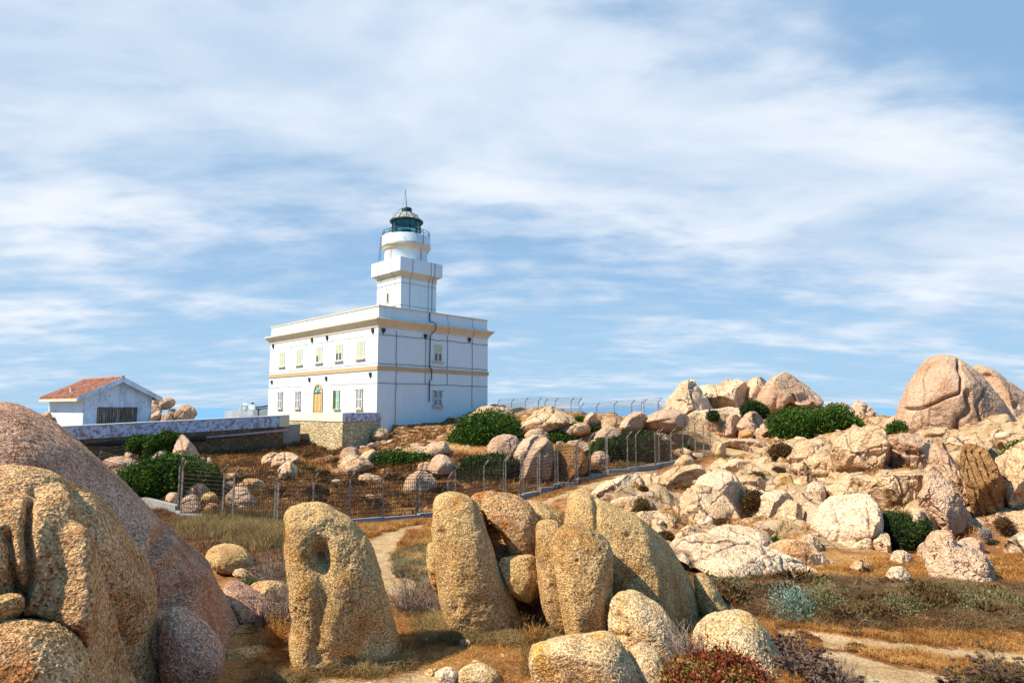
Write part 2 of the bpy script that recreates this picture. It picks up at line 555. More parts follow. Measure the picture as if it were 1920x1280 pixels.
def leaf_mat(name, stops, rough=0.6, trans=0.15):
    m, T = new_mat(name)
    g = T.n('ShaderNodeNewGeometry')
    pos = g.outputs['Position']
    r = g.outputs['Random Per Island']
    n = T.noise(pos, 1.6, 5, 0.7)
    f = T.math('ADD', T.math('MULTIPLY', r, 0.45), T.math('MULTIPLY', T.mrange(n, 0.32, 0.68), 0.55))
    k = len(stops) - 1
    c = T.ramp(f, [(i / k, s) for i, s in enumerate(stops)])
    b = T.n('ShaderNodeBsdfPrincipled', {'Base Color': c, 'Roughness': rough, 'Specular IOR Level': 0.2})
    if trans > 0:
        tr = T.n('ShaderNodeBsdfTranslucent', {'Color': c})
        b = T.n('ShaderNodeMixShader', {0: trans, 1: b.outputs[0], 2: tr.outputs[0]})
    T.n('ShaderNodeOutputMaterial', {'Surface': b.outputs[0]})
    return m


M['leaf'] = leaf_mat('green_leaves', [(0.010, 0.022, 0.003), (0.026, 0.052, 0.005), (0.060, 0.125, 0.009), (0.16, 0.24, 0.022)])
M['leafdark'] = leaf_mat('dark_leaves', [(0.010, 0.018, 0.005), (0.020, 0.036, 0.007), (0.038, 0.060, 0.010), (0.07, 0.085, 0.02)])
M['leafbrown'] = leaf_mat('withered_leaves', [(0.04, 0.018, 0.008), (0.09, 0.04, 0.015), (0.12, 0.07, 0.02), (0.08, 0.09, 0.03)])
M['drygrass'] = leaf_mat('dry_grass', [(0.16, 0.055, 0.012), (0.32, 0.13, 0.028), (0.50, 0.25, 0.065), (0.66, 0.42, 0.16)], 0.8, 0.2)
M['brown'] = leaf_mat('brown_undergrowth', [(0.05, 0.02, 0.008), (0.12, 0.05, 0.018), (0.20, 0.09, 0.03), (0.30, 0.16, 0.06)], 0.8, 0.1)
M['straw'] = leaf_mat('straw_grass', [(0.09, 0.055, 0.018), (0.20, 0.13, 0.045), (0.33, 0.22, 0.085), (0.46, 0.33, 0.15)], 0.8, 0.2)
M['twig'] = leaf_mat('grey_twigs', [(0.09, 0.06, 0.045), (0.18, 0.13, 0.10), (0.30, 0.24, 0.20), (0.42, 0.36, 0.31)], 0.8, 0.0)
M['scrub'] = leaf_mat('grey_green_scrub', [(0.06, 0.045, 0.02), (0.13, 0.10, 0.04), (0.20, 0.17, 0.07), (0.30, 0.27, 0.14)], 0.7, 0.1)
M['teal'] = leaf_mat('blue_green_scrub', [(0.06, 0.07, 0.04), (0.11, 0.15, 0.10), (0.18, 0.26, 0.19), (0.30, 0.40, 0.33)], 0.7, 0.1)
M['redplant'] = leaf_mat('red_succulent', [(0.03, 0.006, 0.005), (0.16, 0.012, 0.008), (0.26, 0.02, 0.012), (0.07, 0.09, 0.014), (0.30, 0.04, 0.02), (0.24, 0.26, 0.05), (0.20, 0.02, 0.012)], 0.5, 0.1)
M['seed'] = leaf_mat('dark_seed_heads', [(0.04, 0.02, 0.012), (0.09, 0.045, 0.03), (0.13, 0.08, 0.05)], 0.9, 0.0)

# ------------------------------------------------------------------ terrain
# (photo x, photo y, distance, how rocky)
CT = [(100, 1280, 7, 0), (450, 1275, 7.4, 0), (650, 1270, 7.5, 0), (850, 1240, 8.0, 0), (1000, 1280, 7.3, 0), (1230, 1280, 7.2, 0), (1500, 1280, 7.2, 0), (1750, 1275, 7.3, 0), (1900, 1280, 7.2, 0),
      (480, 1180, 9.3, 0), (880, 1190, 9.1, 0), (1400, 1180, 9.3, 0), (1700, 1190, 9.2, 0), (1900, 1180, 9.4, 0), (700, 1190, 9.1, 0),
      (450, 1120, 11.2, 0), (780, 1110, 11.5, 0), (1450, 1120, 11.3, 0), (1800, 1120, 11.3, 0), (1150, 1120, 11.3, 0),
      (500, 1060, 14.6, 0), (750, 1060, 14.8, 0), (1350, 1060, 14.2, 0.5), (1600, 1070, 13.6, 0.1), (1850, 1080, 13, 0.1), (1000, 1060, 14.4, 0),
      (450, 1010, 20, 0), (720, 1010, 20, 0), (1350, 1010, 18.4, 1), (1550, 1030, 16.6, 0.6), (1850, 1020, 16.5, 0.3), (1700, 1050, 14.6, 0.1),
      (215, 1000, 22, 0), (333, 965, 30, 0), (430, 980, 28.5, 0), (517, 992, 27.2, 0), (655, 982, 28.3, 0), (780, 976, 29.5, 0), (853, 966, 30.6, 0),
      (947, 942, 34.5, 0), (1010, 929, 36, 0), (1044, 920, 37, 0), (1082, 910, 38, 0), (1137, 892, 39.8, 0), (1193, 881, 42, 0), (1259, 870, 45, 0.2), (1290, 857, 47, 0.3),
      (300, 920, 37, 0), (600, 940, 33, 0), (600, 900, 42, 0.38), (600, 865, 50, 0.42), (750, 880, 45, 0.4), (800, 840, 50, 0.5), (300, 880, 44, 0.4), (300, 852, 50, 0), (100, 880, 44, 0), (0, 870, 44, 0),
      (450, 860, 52, 0.3), (640, 845, 56.5, 0.5), (550, 842, 57, 0), (706, 808, 59.6, 0.5), (760, 803, 62, 0.5), (800, 795, 64.5, 0.5), (912, 767, 70.5, 0.6), (850, 784, 67, 0.5), (780, 815, 56, 0.4), (860, 800, 60, 0.4),
      (900, 780, 66, 0.6), (985, 784, 57, 0.4), (1080, 795, 55, 0.4), (1185, 801, 55, 0.3), (1235, 804, 51, 0.3), (1269, 829, 51, 0.3), (1304, 849, 48, 0.3), (1333, 855, 48, 0.3),
      (1000, 870, 45, 0.1), (1150, 850, 48, 0), (1050, 830, 50, 0.2), (1400, 830, 55, 0.7), (1350, 800, 65, 1), (1450, 790, 68, 0.6), (1300, 785, 72, 1), (1240, 792, 66, 0.8),
      (1500, 860, 42, 0.9), (1400, 870, 42, 0.6), (1250, 900, 34, 1), (1150, 940, 27, 0.7), (1100, 935, 29, 0.3), (1060, 930, 32, 0), (1300, 960, 24.5, 1), (1500, 980, 22, 1), (1450, 920, 29, 1), (1400, 1000, 19.5, 0.9),
      (1600, 1030, 17, 0.6), (1600, 950, 22, 1), (1620, 880, 25.5, 1), (1620, 835, 30, 1), (1700, 822, 33, 1), (1650, 905, 23.6, 1), (1620, 965, 20, 1), (1750, 960, 19.7, 1), (1780, 900, 22.8, 1),
      (1880, 935, 19.5, 0.6), (1900, 975, 17.7, 0.4), (1900, 1050, 13.8, 0.2), (1850, 850, 28, 1), (1900, 822, 31, 1), (1800, 824, 33, 1), (1720, 1005, 17.8, 0.6),
      (1550, 832, 42, 0.6), (1560, 800, 52, 0.3), (1700, 812, 42, 1), (1900, 800, 46, 1), (1500, 810, 56, 0.3),
      (1300, 788, 67, 1), (1490, 780, 65, 1), (1555, 778, 62, 0.8), (1582, 785, 60, 0.6), (1625, 804, 56, 0.6), (1665, 808, 48, 0.6), (1250, 785, 69, 0.8), (1400, 785, 68, 1)]
WP = [(-16, 74, -0.9, 0), (-5, 84, -1.2, 0), (-30, 80, -3, 0), (-60, 60, -4.5, 0), (-60, 30, -4, 0), (-25, 15, -3.5, 0), (-15, -8, -3, 0), (0, -6, -3, 0), (15, -8, -3, 0), (28, 8, -3.1, 0), (0, 3, -3, 0), (5, 4, -3, 0), (-5, 4, -3, 0),
      (45, 30, -2, 0.3), (70, 55, -2, 0.5), (-60, 105, -12, 0), (-20, 105, -10, 0), (20, 100, -10, 0), (60, 100, -10, 0), (-60, 150, -28, 0), (0, 150, -28, 0), (60, 150, -28, 0), (120, 110, -20, 0), (-110, 80, -20, 0), (110, 40, -8, 0), (-110, 20, -8, 0)]
_c = np.array([(*P(a, b, d), r) for a, b, d, r in CT] + [tuple(map(float, w)) for w in WP])


def _rbf(xy, val):
    n = len(xy)
    A = np.zeros((n + 3, n + 3))
    D = np.sqrt(((xy[:, None] - xy[None]) ** 2).sum(2) + 1.5)
    A[:n, :n] = D + np.eye(n) * -0.25
    A[:n, n] = A[n, :n] = 1
    A[:n, n + 1:] = xy
    A[n + 1:, :n] = xy.T
    return np.linalg.solve(A, np.concatenate([val, np.zeros((3,) + val.shape[1:])]))


_w = _rbf(_c[:, :2], _c[:, 2:4])


def terr(x, y):
    x = np.atleast_1d(np.asarray(x, float)).ravel()
    y = np.atleast_1d(np.asarray(y, float)).ravel()
    out = np.zeros((len(x), 2))
    for s in range(0, len(x), 40000):
        q = np.stack([x[s:s + 40000], y[s:s + 40000]], 1)
        D = np.sqrt(((q[:, None] - _c[None, :, :2]) ** 2).sum(2) + 1.5)
        out[s:s + 40000] = D @ _w[:len(_c)] + _w[len(_c)] + q @ _w[len(_c) + 1:]
    return out[:, 0], np.clip(out[:, 1], 0, 1)


def gz(x, y):
    return terr(x, y)[0]


def hit(px, py, dmin=4.0, dmax=110.0):
    """first ground point on the line of sight through a photo pixel"""
    r = ray(px, py)
    ds = np.geomspace(dmin, dmax, 260)
    z = gz(r[0] * ds, ds)
    below = np.nonzero(r[2] * ds <= z)[0]
    if len(below) == 0: return None
    k = below[0]
    if k == 0: return r * ds[0]
    f0 = r[2] * ds[k - 1] - z[k - 1]
    f1 = r[2] * ds[k] - z[k]
    return r * (ds[k - 1] + (ds[k] - ds[k - 1]) * f0 / (f0 - f1 + 1e-9))


def inpoly(px, py, poly):
    poly = np.asarray(poly, float)
    c = np.zeros(len(px), bool)
    j = len(poly) - 1
    for i in range(len(poly)):
        xi, yi = poly[i]
        xj, yj = poly[j]
        m = ((yi > py) != (yj > py)) & (px < (xj - xi) * (py - yi) / (yj - yi + 1e-12) + xi)
        c ^= m
        j = i
    return c


def seg_dist(x, y, pts):
    best = np.full(len(x), 1e9)
    for (x0, y0), (x1, y1) in zip(pts[:-1], pts[1:]):
        dx, dy = x1 - x0, y1 - y0
        t = np.clip(((x - x0) * dx + (y - y0) * dy) / (dx * dx + dy * dy + 1e-9), 0, 1)
        best = np.minimum(best, np.hypot(x - x0 - t * dx, y - y0 - t * dy))
    return best


def track(pix):
    return [tuple(hit(a, b)[:2]) for a, b in pix]


# sandy tracks: (centre line in the photo, half width in metres)
TRACKS = [(track([(790, 985), (745, 1000), (712, 1018), (700, 1045), (715, 1075), (735, 1105)]), 0.42),
          (track([(1010, 945), (1060, 928), (1110, 910), (1180, 893), (1240, 880)]), 0.75),
          (track([(1500, 1193), (1580, 1200), (1700, 1212), (1800, 1225), (1920, 1236)]), 0.22),
          (track([(1560, 1240), (1640, 1262), (1700, 1275), (1760, 1290)]), 0.35),
          (track([(640, 1275), (720, 1272), (800, 1268)]), 0.25),
          (track([(1380, 846), (1430, 842), (1480, 838)]), 1.6),
          (track([(1820, 960), (1900, 940)]), 0.5)]


def pathmask(x, y):
    m = np.zeros(len(x))
    nz = fbm(np.stack([x * 1.1, y * 1.1, np.full(len(x), 3.0)], 1), 3)
    for pts, w in TRACKS:
        d = seg_dist(x, y, pts) + nz * w * 1.8
        m = np.maximum(m, np.clip(1.6 - d / w, 0, 1))
    return m


def relief(x, y, rocky, path):
    """fine shape of the ground added to the smooth terrain"""
    p = np.stack([x, y, np.zeros(len(x))], 1)
    dist = np.hypot(x, y)
    z = 0.10 * fbm(p * 0.35, 3) + 0.035 * fbm(p * 1.7 + 5, 3) * (1 - 0.7 * path)
    q = p.copy()
    q[:, 0] += 1.0 * fbm(p * 0.3 + 9, 2)
    q[:, 1] *= 0.55
    rk = 0
    for sc_, amp, cw, sd_ in ((0.38, 0.62, 9.0, 3), (0.95, 0.22, 7.0, 9), (2.6, 0.08, 5.0, 21)):
        f1, e, cid = worley(q * sc_ + 0.12 * fbm(q * sc_ * 2.5, 2)[:, None], sd_)
        dv = worley.off
        a1 = (cid % 61) / 61 * 6.283
        tilt = dv[:, 0] * np.cos(a1) + dv[:, 1] * np.sin(a1)
        rk = rk + amp * (((cid * 7 % 97) / 97.0 - 0.5) * 0.9 + tilt * 1.0 - 0.35 * f1 ** 2) * np.clip(e * cw, 0, 1) ** 0.5 - amp * 0.35 * (1 - np.clip(e * cw, 0, 1))
    k = np.clip((rocky - 0.25) * 1.8, 0, 1)
    z = z + k * (rk + 0.26) * np.clip(dist / 24, 0.35, 1.5)
    z = z - 0.04 * path
    return z


def make_ground():
    na, nr = 620, 620
    ang = np.linspace(-0.86, 0.86, na)
    # extra coarse fans to the sides and behind
    ang = np.concatenate([np.linspace(-math.pi, -0.9, 60), ang, np.linspace(0.9, math.pi, 60)])
    rr = np.concatenate([[0.0, 1.5, 3.0], np.geomspace(4.2, 90, nr), np.geomspace(93, 240, 30)])
    A, R = np.meshgrid(ang, rr, indexing='ij')
    x = (R * np.sin(A)).ravel()
    y = (R * np.cos(A)).ravel()
    z, rocky = terr(x, y)
    pm = pathmask(x, y)
    far = np.clip((np.hypot(x, y) - 100) / 60, 0, 1)
    z = z + relief(x, y, rocky, pm) * (1 - far)
    z = np.where(far > 0, z * (1 - far) + far * np.minimum(z, -30), z)
    n0, n1 = A.shape
    i = np.arange(n0 * n1).reshape(n0, n1)
    f = np.stack([i[:-1, :-1].ravel(), i[:-1, 1:].ravel(), i[1:, 1:].ravel(), i[1:, :-1].ravel()], 1)
    m, T = new_mat('dry_ground')
    pos = T.n('ShaderNodeNewGeometry').outputs['Position']
    ra = T.n('ShaderNodeAttribute', attribute_name='rocky').outputs['Fac']
    pa = T.n('ShaderNodeAttribute', attribute_name='path').outputs['Fac']
    big = T.noise(pos, 0.5, 5, 0.65, 0.3)
    c = T.ramp(big, [(0.32, (0.13, 0.052, 0.018)), (0.46, (0.27, 0.115, 0.036)), (0.58, (0.42, 0.20, 0.062)), (0.72, (0.54, 0.33, 0.14))])
    n2 = T.noise(pos, 3.1, 6, 0.7)
    c = T.mix(T.mrange(n2, 0.5, 0.68, 0.0, 0.6), c, (0.13, 0.05, 0.018))
    n3 = T.noise(T.vmath('ADD', pos, (4, 4, 4)), 9.0, 5, 0.75)
    c = T.mix(T.mrange(n3, 0.54, 0.68, 0.0, 0.7), c, (0.58, 0.40, 0.20))
    rockc = T.ramp(T.noise(pos, 0.8, 6, 0.65), [(0.33, (0.32, 0.19, 0.09)), (0.5, (0.48, 0.33, 0.18)), (0.68, (0.58, 0.43, 0.28))])
    wp = T.vmath('ADD', pos, T.vmath('MULTIPLY', T.n('ShaderNodeTexNoise', {'Vector': pos, 'Scale': 1.2, 'Detail': 4.0}).outputs['Color'], (1.0, 1.0, 1.0)))
    ed = T.vor(wp, 0.9, 'DISTANCE_TO_EDGE').outputs['Distance']
    rockc = T.mix(T.mrange(ed, 0.0, 0.05, 0.85, 0.0), rockc, (0.09, 0.045, 0.02))
    rockc = T.mix(T.mrange(T.noise(pos, 1.7, 5, 0.7), 0.55, 0.66, 0.0, 0.6), rockc, (0.40, 0.19, 0.06))
    rm = T.mrange(T.math('ADD', ra, T.math('MULTIPLY', T.math('SUBTRACT', T.noise(pos, 0.9, 6, 0.7), 0.5), 1.7)), 0.50, 0.62)
    c = T.mix(rm, c, rockc)
    sand = T.ramp(T.noise(pos, 2.0, 5, 0.7), [(0.35, (0.38, 0.23, 0.10)), (0.65, (0.54, 0.38, 0.21))])
    c = T.mix(T.mrange(T.math('ADD', pa, T.math('MULTIPLY', T.math('SUBTRACT', n3, 0.5), 0.8)), 0.35, 0.65), c, sand)
    grit = T.n('ShaderNodeSeparateColor', {0: T.vor(pos, 55).outputs['Color']}).outputs[0]
    c = T.mix(0.5, c, T.ramp(grit, [(0, (0.4, 0.4, 0.4)), (0.5, (0.9, 0.9, 0.9)), (1, (1.5, 1.5, 1.5))]), 'MULTIPLY')
    h = T.math('ADD', T.noise(pos, 14, 6, 0.7), T.math('MULTIPLY', T.noise(pos, 2.5, 4, 0.6), 2.0))
    h = T.math('ADD', h, T.math('MULTIPLY', grit, 0.25))
    finish(T, c, 0.95, h, 0.9, 0.05, spec=0.1)
    o = mesh_np('ground', np.stack([x, y, z], 1), f, m, loc=(0, 0, 0))
    tag(o, 'dry brown and golden ground with bare sandy tracks and pale bedrock', kind='structure')
    for nm, val in (('rocky', rocky), ('path', pm)):
        at = o.data.attributes.new(nm, 'FLOAT', 'POINT')
        if len(at.data) == len(val): at.data.foreach_set('value', val.astype(np.float32))
    return o


make_ground()


def make_sea():
    m, T = new_mat('sea_water')
    pos = T.n('ShaderNodeNewGeometry').outputs['Position']
    n = T.noise(T.vmath('MULTIPLY', pos, (0.02, 0.06, 1)), 1.0, 6, 0.6)
    c = T.ramp(n, [(0.35, (0.05, 0.20, 0.42)), (0.65, (0.10, 0.32, 0.55))])
    finish(T, c, 0.35, T.noise(T.vmath('MULTIPLY', pos, (0.3, 0.6, 1)), 1.0, 5, 0.7), 0.6, 0.4, spec=0.3)
    o = mesh_np('sea', [(-40000, 60, -22), (40000, 60, -22), (40000, 50000, -22), (-40000, 50000, -22)], np.array([[0, 1, 2, 3]]), m, loc=(0, 60, -22), smooth=False)
    tag(o, 'flat blue sea behind the crest of the hill', kind='structure')


make_sea()

# ------------------------------------------------------------------ lighthouse building
D0 = 60.0
Apt = np.array([*P(706, 772, D0)[:2], zat(772, D0)])          # near corner at ground-floor level
AL = np.array([-0.275, 0.28, 0]) * D0
AR = np.array([0.1655, 0.18, 0]) * D0
LU, LV = np.linalg.norm(AL), np.linalg.norm(AR)
EU, EV = AL / LU, AR / LV
NZ = np.array([0, 0, 1.0])


def bfr(v):
    """building frame: u along the sunny front, v along the shaded side, z up"""
    return Apt + v[:, :1] * EU + v[:, 1:2] * EV + v[:, 2:3] * NZ


def u_at(px):
    """u on the front face seen at photo x"""
    k = (px - 960) / F
    # x = k * (y cosP + z sinP); take z ~ 3 m
    zz = 3 + Apt[2]
    a, b = Apt, EU
    return (k * (a[1] * CP + zz * SP) - a[0]) / (b[0] - k * b[1] * CP)


def v_at(px):
    k = (px - 960) / F
    zz = 3 + Apt[2]
    a, b = Apt, EV
    return (k * (a[1] * CP + zz * SP) - a[0]) / (b[0] - k * b[1] * CP)


def zh(py, base=D0):
    return zat(py, base) - Apt[2]


house = empty('lighthouse', tuple(Apt), 'white two storey lighthouse with square tower, round gallery and dark lantern dome', 'lighthouse')
ZTOP = zh(571)
ZCOR = zh(597)
ZB0, ZB1 = zh(692.5), zh(686.5)
ZROOF = ZCOR + 0.25
b = MB(bfr)
b.box((0, 0, -3.0), (LU, LV, ZROOF))
b.build('wall', M['wall'], house)
# parapet (four walls around the flat roof)
b = MB(bfr)
t = 0.35
for a0, a1 in (((0.05, 0.05), (LU - 0.05, 0.05 + t)), ((0.05, LV - 0.05 - t), (LU - 0.05, LV - 0.05)), ((0.05, 0.05 + t), (0.05 + t, LV - 0.05 - t)), ((LU - 0.05 - t, 0.05 + t), (LU - 0.05, LV - 0.05 - t))):
    b.box((*a0, ZROOF), (*a1, ZTOP - 0.12))
b.build('parapet', M['wall'], house)
b = MB(bfr)
for a0, a1 in (((-0.02, -0.02), (LU + 0.02, 0.46)), ((-0.02, LV - 0.46), (LU + 0.02, LV + 0.02)), ((-0.02, 0.46), (0.46, LV - 0.46)), ((LU - 0.46, 0.46), (LU + 0.02, LV - 0.46))):
    b.box((*a0, ZTOP - 0.12), (*a1, ZTOP))
b.build('coping', M['cornice'], house)


def ring_profile(prof, lu, lv, u0=0.0, v0=0.0):
    """moulding of (out, z) points running round a rectangle"""
    B = MB(bfr)
    vs, fs = [], []
    for o, z in prof:
        vs += [(u0 - o, v0 - o, z), (u0 + lu + o, v0 - o, z), (u0 + lu + o, v0 + lv + o, z), (u0 - o, v0 + lv + o, z)]
    n = len(prof)
    for i in range(n):
        for j in range(4):
            a = i * 4 + j
            c = i * 4 + (j + 1) % 4
            d = ((i + 1) % n) * 4 + (j + 1) % 4
            e = ((i + 1) % n) * 4 + j
            fs.append((a, c, d, e))
    B.add(vs, fs)
    return B


ring_profile([(-0.02, ZCOR - 0.80), (0.06, ZCOR - 0.80), (0.10, ZCOR - 0.60), (0.28, ZCOR - 0.36), (0.48, ZCOR - 0.16), (0.55, ZCOR - 0.10), (0.55, ZCOR), (0.50, ZCOR + 0.05), (-0.02, ZCOR + 0.12)], LU, LV).build('cornice', M['cornice'], house)
ring_profile([(-0.02, ZB0 - 0.04), (0.08, ZB0 - 0.04), (0.10, ZB1 + 0.04), (-0.02, ZB1 + 0.07)], LU, LV).build('string_course', M['trim'], house)
b = MB(bfr)
b.box((0.5, 0.5, ZROOF + 0.01), (LU - 0.5, LV - 0.5, ZROOF + 0.06))
b.build('flat_roof', M['concrete'], house)

# windows: heights averaged over the row
ZU0, ZU1 = 5.12, 6.85
ZL0, ZL1 = 0.28, 2.15


def wframe(face):
    if face == 'L':
        return lambda v: bfr(np.stack([v[:, 0], -v[:, 1], v[:, 2]], 1))      # x along, y outward
    return lambda v: bfr(np.stack([-v[:, 1], v[:, 0], v[:, 2]], 1))


def window(face, c, w, z0, z1, style, parent=house):
    """style: closed (cream leaves), half (lower louvre raised), louvre, open"""
    fr = wframe(face)
    x0, x1 = c - w / 2, c + w / 2
    b = MB(fr)
    s = 0.06
    b.box((x0 - s, 0.003, z0), (x0, 0.05, z1))
    b.box((x1, 0.003, z0), (x1 + s, 0.05, z1))
    b.box((x0 - s, 0.003, z1), (x1 + s, 0.05, z1 + s))
    win = b.build('window', M['wall'] if style != 'open' else M['shutterw'], parent)
    b = MB(fr)
    b.box((x0 - 0.22, -0.02, z0 - 0.10), (x1 + 0.22, 0.20, z0))
    b.build('sill', M['sill'], win)
    b = MB(fr)
    b.box((x0, 0.003, z0), (x1, 0.012, z1))
    b.build('pane', M['aqua'] if style == 'open' else M['darkglass'], win)
    m = (x0 + x1) / 2
    if style in ('closed', 'half', 'halfb'):
        for k, (a, e) in enumerate(((x0 + 0.01, m - 0.015), (m + 0.015, x1 - 0.01))):
            B = MB(fr)
            f = 0.075
            B.box((a, 0.02, z0 + 0.01), (a + f, 0.06, z1 - 0.01))
            B.box((e - f, 0.02, z0 + 0.01), (e, 0.06, z1 - 0.01))
            B.box((a + f, 0.02, z1 - 0.11), (e - f, 0.06, z1 - 0.01))
            B.box((a + f, 0.02, z0 + 0.01), (e - f, 0.06, z0 + 0.11))
            zmid = z0 + (z1 - z0) * 0.45
            lo = zmid if (style == 'half' or (style == 'halfb' and k == 1)) else z0 + 0.11
            n = int((z1 - 0.11 - lo) / 0.07)
            for i in range(n):
                zz = lo + (i + 0.15) * (z1 - 0.11 - lo) / n
                B.box((a + f, 0.025, zz), (e - f, 0.045, zz + 0.055))
            B.build('shutter', M['shutter'], win)
    elif style == 'louvre':
        for a, e in ((x0 - 0.12, m - 0.04), (m + 0.04, x1 + 0.12)):
            B = MB(fr)
            f = 0.09
            y0, y1 = 0.06, 0.11
            B.box((a, y0, z0 + 0.02), (a + f, y1, z1 + 0.10))
            B.box((e - f, y0, z0 + 0.02), (e, y1, z1 + 0.10))
            for q in (z0 + 0.02, (z0 + z1) / 2 - 0.05, z1):
                B.box((a + f, y0, q), (e - f, y1, q + 0.10))
            sh = B.build('shutter', M['shutterw'], win)
            B = MB(fr)
            n = int((z1 - z0) / 0.095)
            for i in range(n):
                zz = z0 + 0.12 + i * (z1 - z0 - 0.14) / n
                B.box((a + f, y0 + 0.012, zz), (e - f, y1 - 0.01, zz + 0.045))
            B.build('slats', M['louvre'], sh)
            B = MB(fr)
            for q in (z0 + 0.10, z1):
                xx = a - 0.02 if a < m - 0.3 else e - 0.03
                B.box((xx, y1, q - 0.06), (xx + 0.05, y1 + 0.05, q + 0.06))
            B.build('hinge', M['iron'], sh)
    else:
        B = MB(fr)
        B.box((m - 0.03, 0.016, z0), (m + 0.03, 0.045, z1))
        B.box((x0, 0.016, z0 + 0.85), (m - 0.03, 0.045, z0 + 0.92))
        B.box((m + 0.03, 0.016, z0 + 0.85), (x1, 0.045, z0 + 0.92))
        B.build('sash', M['shutterw'], win)
        for a, dp in ((x1 - 0.02, 0.26), (x0 - 0.02, 0.12)):
            B = MB(fr)
            B.box((a, 0.06, z0), (a + 0.05, dp, z1))
            for q in range(12):
                B.box((a - 0.012, 0.08, z0 + 0.1 + q * 0.14), (a, dp - 0.02, z0 + 0.17 + q * 0.14))
            B.build('shutter', M['ygreen'], win)
    return win


for px, st in ((527.5, 'closed'), (560, 'closed'), (597, 'halfb'), (634.5, 'half'), (675, 'closed')):
    window('L', u_at(px), 1.25, ZU0, ZU1, st)
for px, st in ((527, 'louvre'), (560, 'louvre'), (633.5, 'open'), (675, 'louvre')):
    window('L', u_at(px), 0.95, ZL0, ZL1, st)
window('R', v_at(820.5), 1.05, 5.05, 6.85, 'half')
window('R', v_at(820.5), 0.95, zh(762, 66), zh(733, 66), 'louvre')


def arched_door():
    fr = wframe('L')
    c = u_at(597.5)
    r, zs = 0.80, 1.95
    n = 14
    arc = lambda R: [(c + R * math.cos(math.pi * i / n), zs + R * math.sin(math.pi * i / n)) for i in range(n + 1)]
    b = MB(fr)
    outer, inner = arc(r + 0.22), arc(r)
    O = [(c + r + 0.22, -0.12)] + outer + [(c - r - 0.22, -0.12)]
    I = [(c + r, -0.12)] + inner + [(c - r, -0.12)]
    vs, fs = [], []
    for (ox, oz), (ix, iz) in zip(O, I):
        vs += [(ox, 0.004, oz), (ox, 0.10, oz), (ix, 0.10, iz), (ix, 0.004, iz)]
    for i in range(len(O) - 1):
        for j in range(4):
            fs.append((i * 4 + j, i * 4 + (j + 1) % 4, i * 4 + 4 + (j + 1) % 4, i * 4 + 4 + j))
    b.add(vs, fs)
    d = b.build('door', M['trim'], house)
    b = MB(fr)
    b.prism([(x, 0.006, z) for x, z in [(c + r, zs)] + inner[1:-1] + [(c - r, zs)]], (0, 0.02, 0))
    b.build('fanlight', M['aqua'], d)
    b = MB(fr)
    for i in (3, 7, 11):
        th = math.pi * i / n
        b.tube([(c, 0.04, zs), (c + r * math.cos(th), 0.04, zs + r * math.sin(th))], 0.025, 4)
    b.box((c - r, 0.03, zs - 0.06), (c + r, 0.08, zs + 0.03))
    b.build('glazing_bar', M['iron'], d)
    for s in (-1, 1):
        b = MB(fr)
        x0, x1 = sorted((c + s * 0.012, c + s * (r - 0.01)))
        b.box((x0, 0.006, -0.1), (x1, 0.035, zs - 0.06))
        for z0, z1 in ((0.05, 0.75), (0.95, 1.72)):
            b.box((x0 + 0.13, 0.035, z0), (x1 - 0.13, 0.065, z1))
            for a_, b_ in (((x0 + 0.09, z0 - 0.04), (x1 - 0.09, z0)), ((x0 + 0.09, z1), (x1 - 0.09, z1 + 0.04))):
                b.box((a_[0], 0.035, a_[1]), (b_[0], 0.05, b_[1]))
        b.build('door_leaf', M['doorwood'], d)


arched_door()
# wall anchors (dark wedge shaped vents) under cornice and band
b_list = [('L', u_at(px), 7.62) for px in (510, 583, 611.5)] + [('L', 0.9, 7.62), ('R', v_at(716.5), 7.62), ('R', v_at(796), 7.50), ('R', v_at(879), 7.62)] + \
         [('L', u_at(px), 3.35) for px in (510, 580.5, 612)] + [('L', 1.15, 3.45)]
for fc, c, z in b_list:
    b = MB(wframe(fc))
    w = 0.16 if fc == 'L' else 0.22
    b.add([(c - w, 0.0, z + 0.28), (c + w, 0, z + 0.28), (c, 0, z - 0.30), (c - w, 0.16, z + 0.26), (c + w, 0.16, z + 0.26), (c, 0.04, z - 0.30), (c - w * 0.8, 0.0, z), (c + w * 0.8, 0, z), (c - w * 0.8, 0.14, z), (c + w * 0.8, 0.14, z)],
          [(0, 1, 4, 3), (3, 4, 9, 8), (8, 9, 5), (0, 3, 8, 6), (6, 8, 5, 2), (1, 7, 9, 4), (7, 2, 5, 9)])
    b.build('wall_anchor', M['iron'], house)


def cable(face, pts, r=0.022, seedv=0):
    """lightning conductor strip following the wall"""
    rs = np.random.RandomState(seedv)
    out = []
    for (x0, z0), (x1, z1) in zip(pts[:-1], pts[1:]):
        L = math.hypot(x1 - x0, z1 - z0)
        n = max(2, int(L / 0.7))
        for i in range(n):
            t = i / n
            out.append((x0 + (x1 - x0) * t + rs.normal() * 0.025, 0.045, z0 + (z1 - z0) * t + rs.normal() * 0.025))
    out.append((pts[-1][0], 0.045, pts[-1][1]))
    b = MB(wframe(face))
    b.tube(out, r, 5)
    b.build('conductor_cable', M['cable'], house)


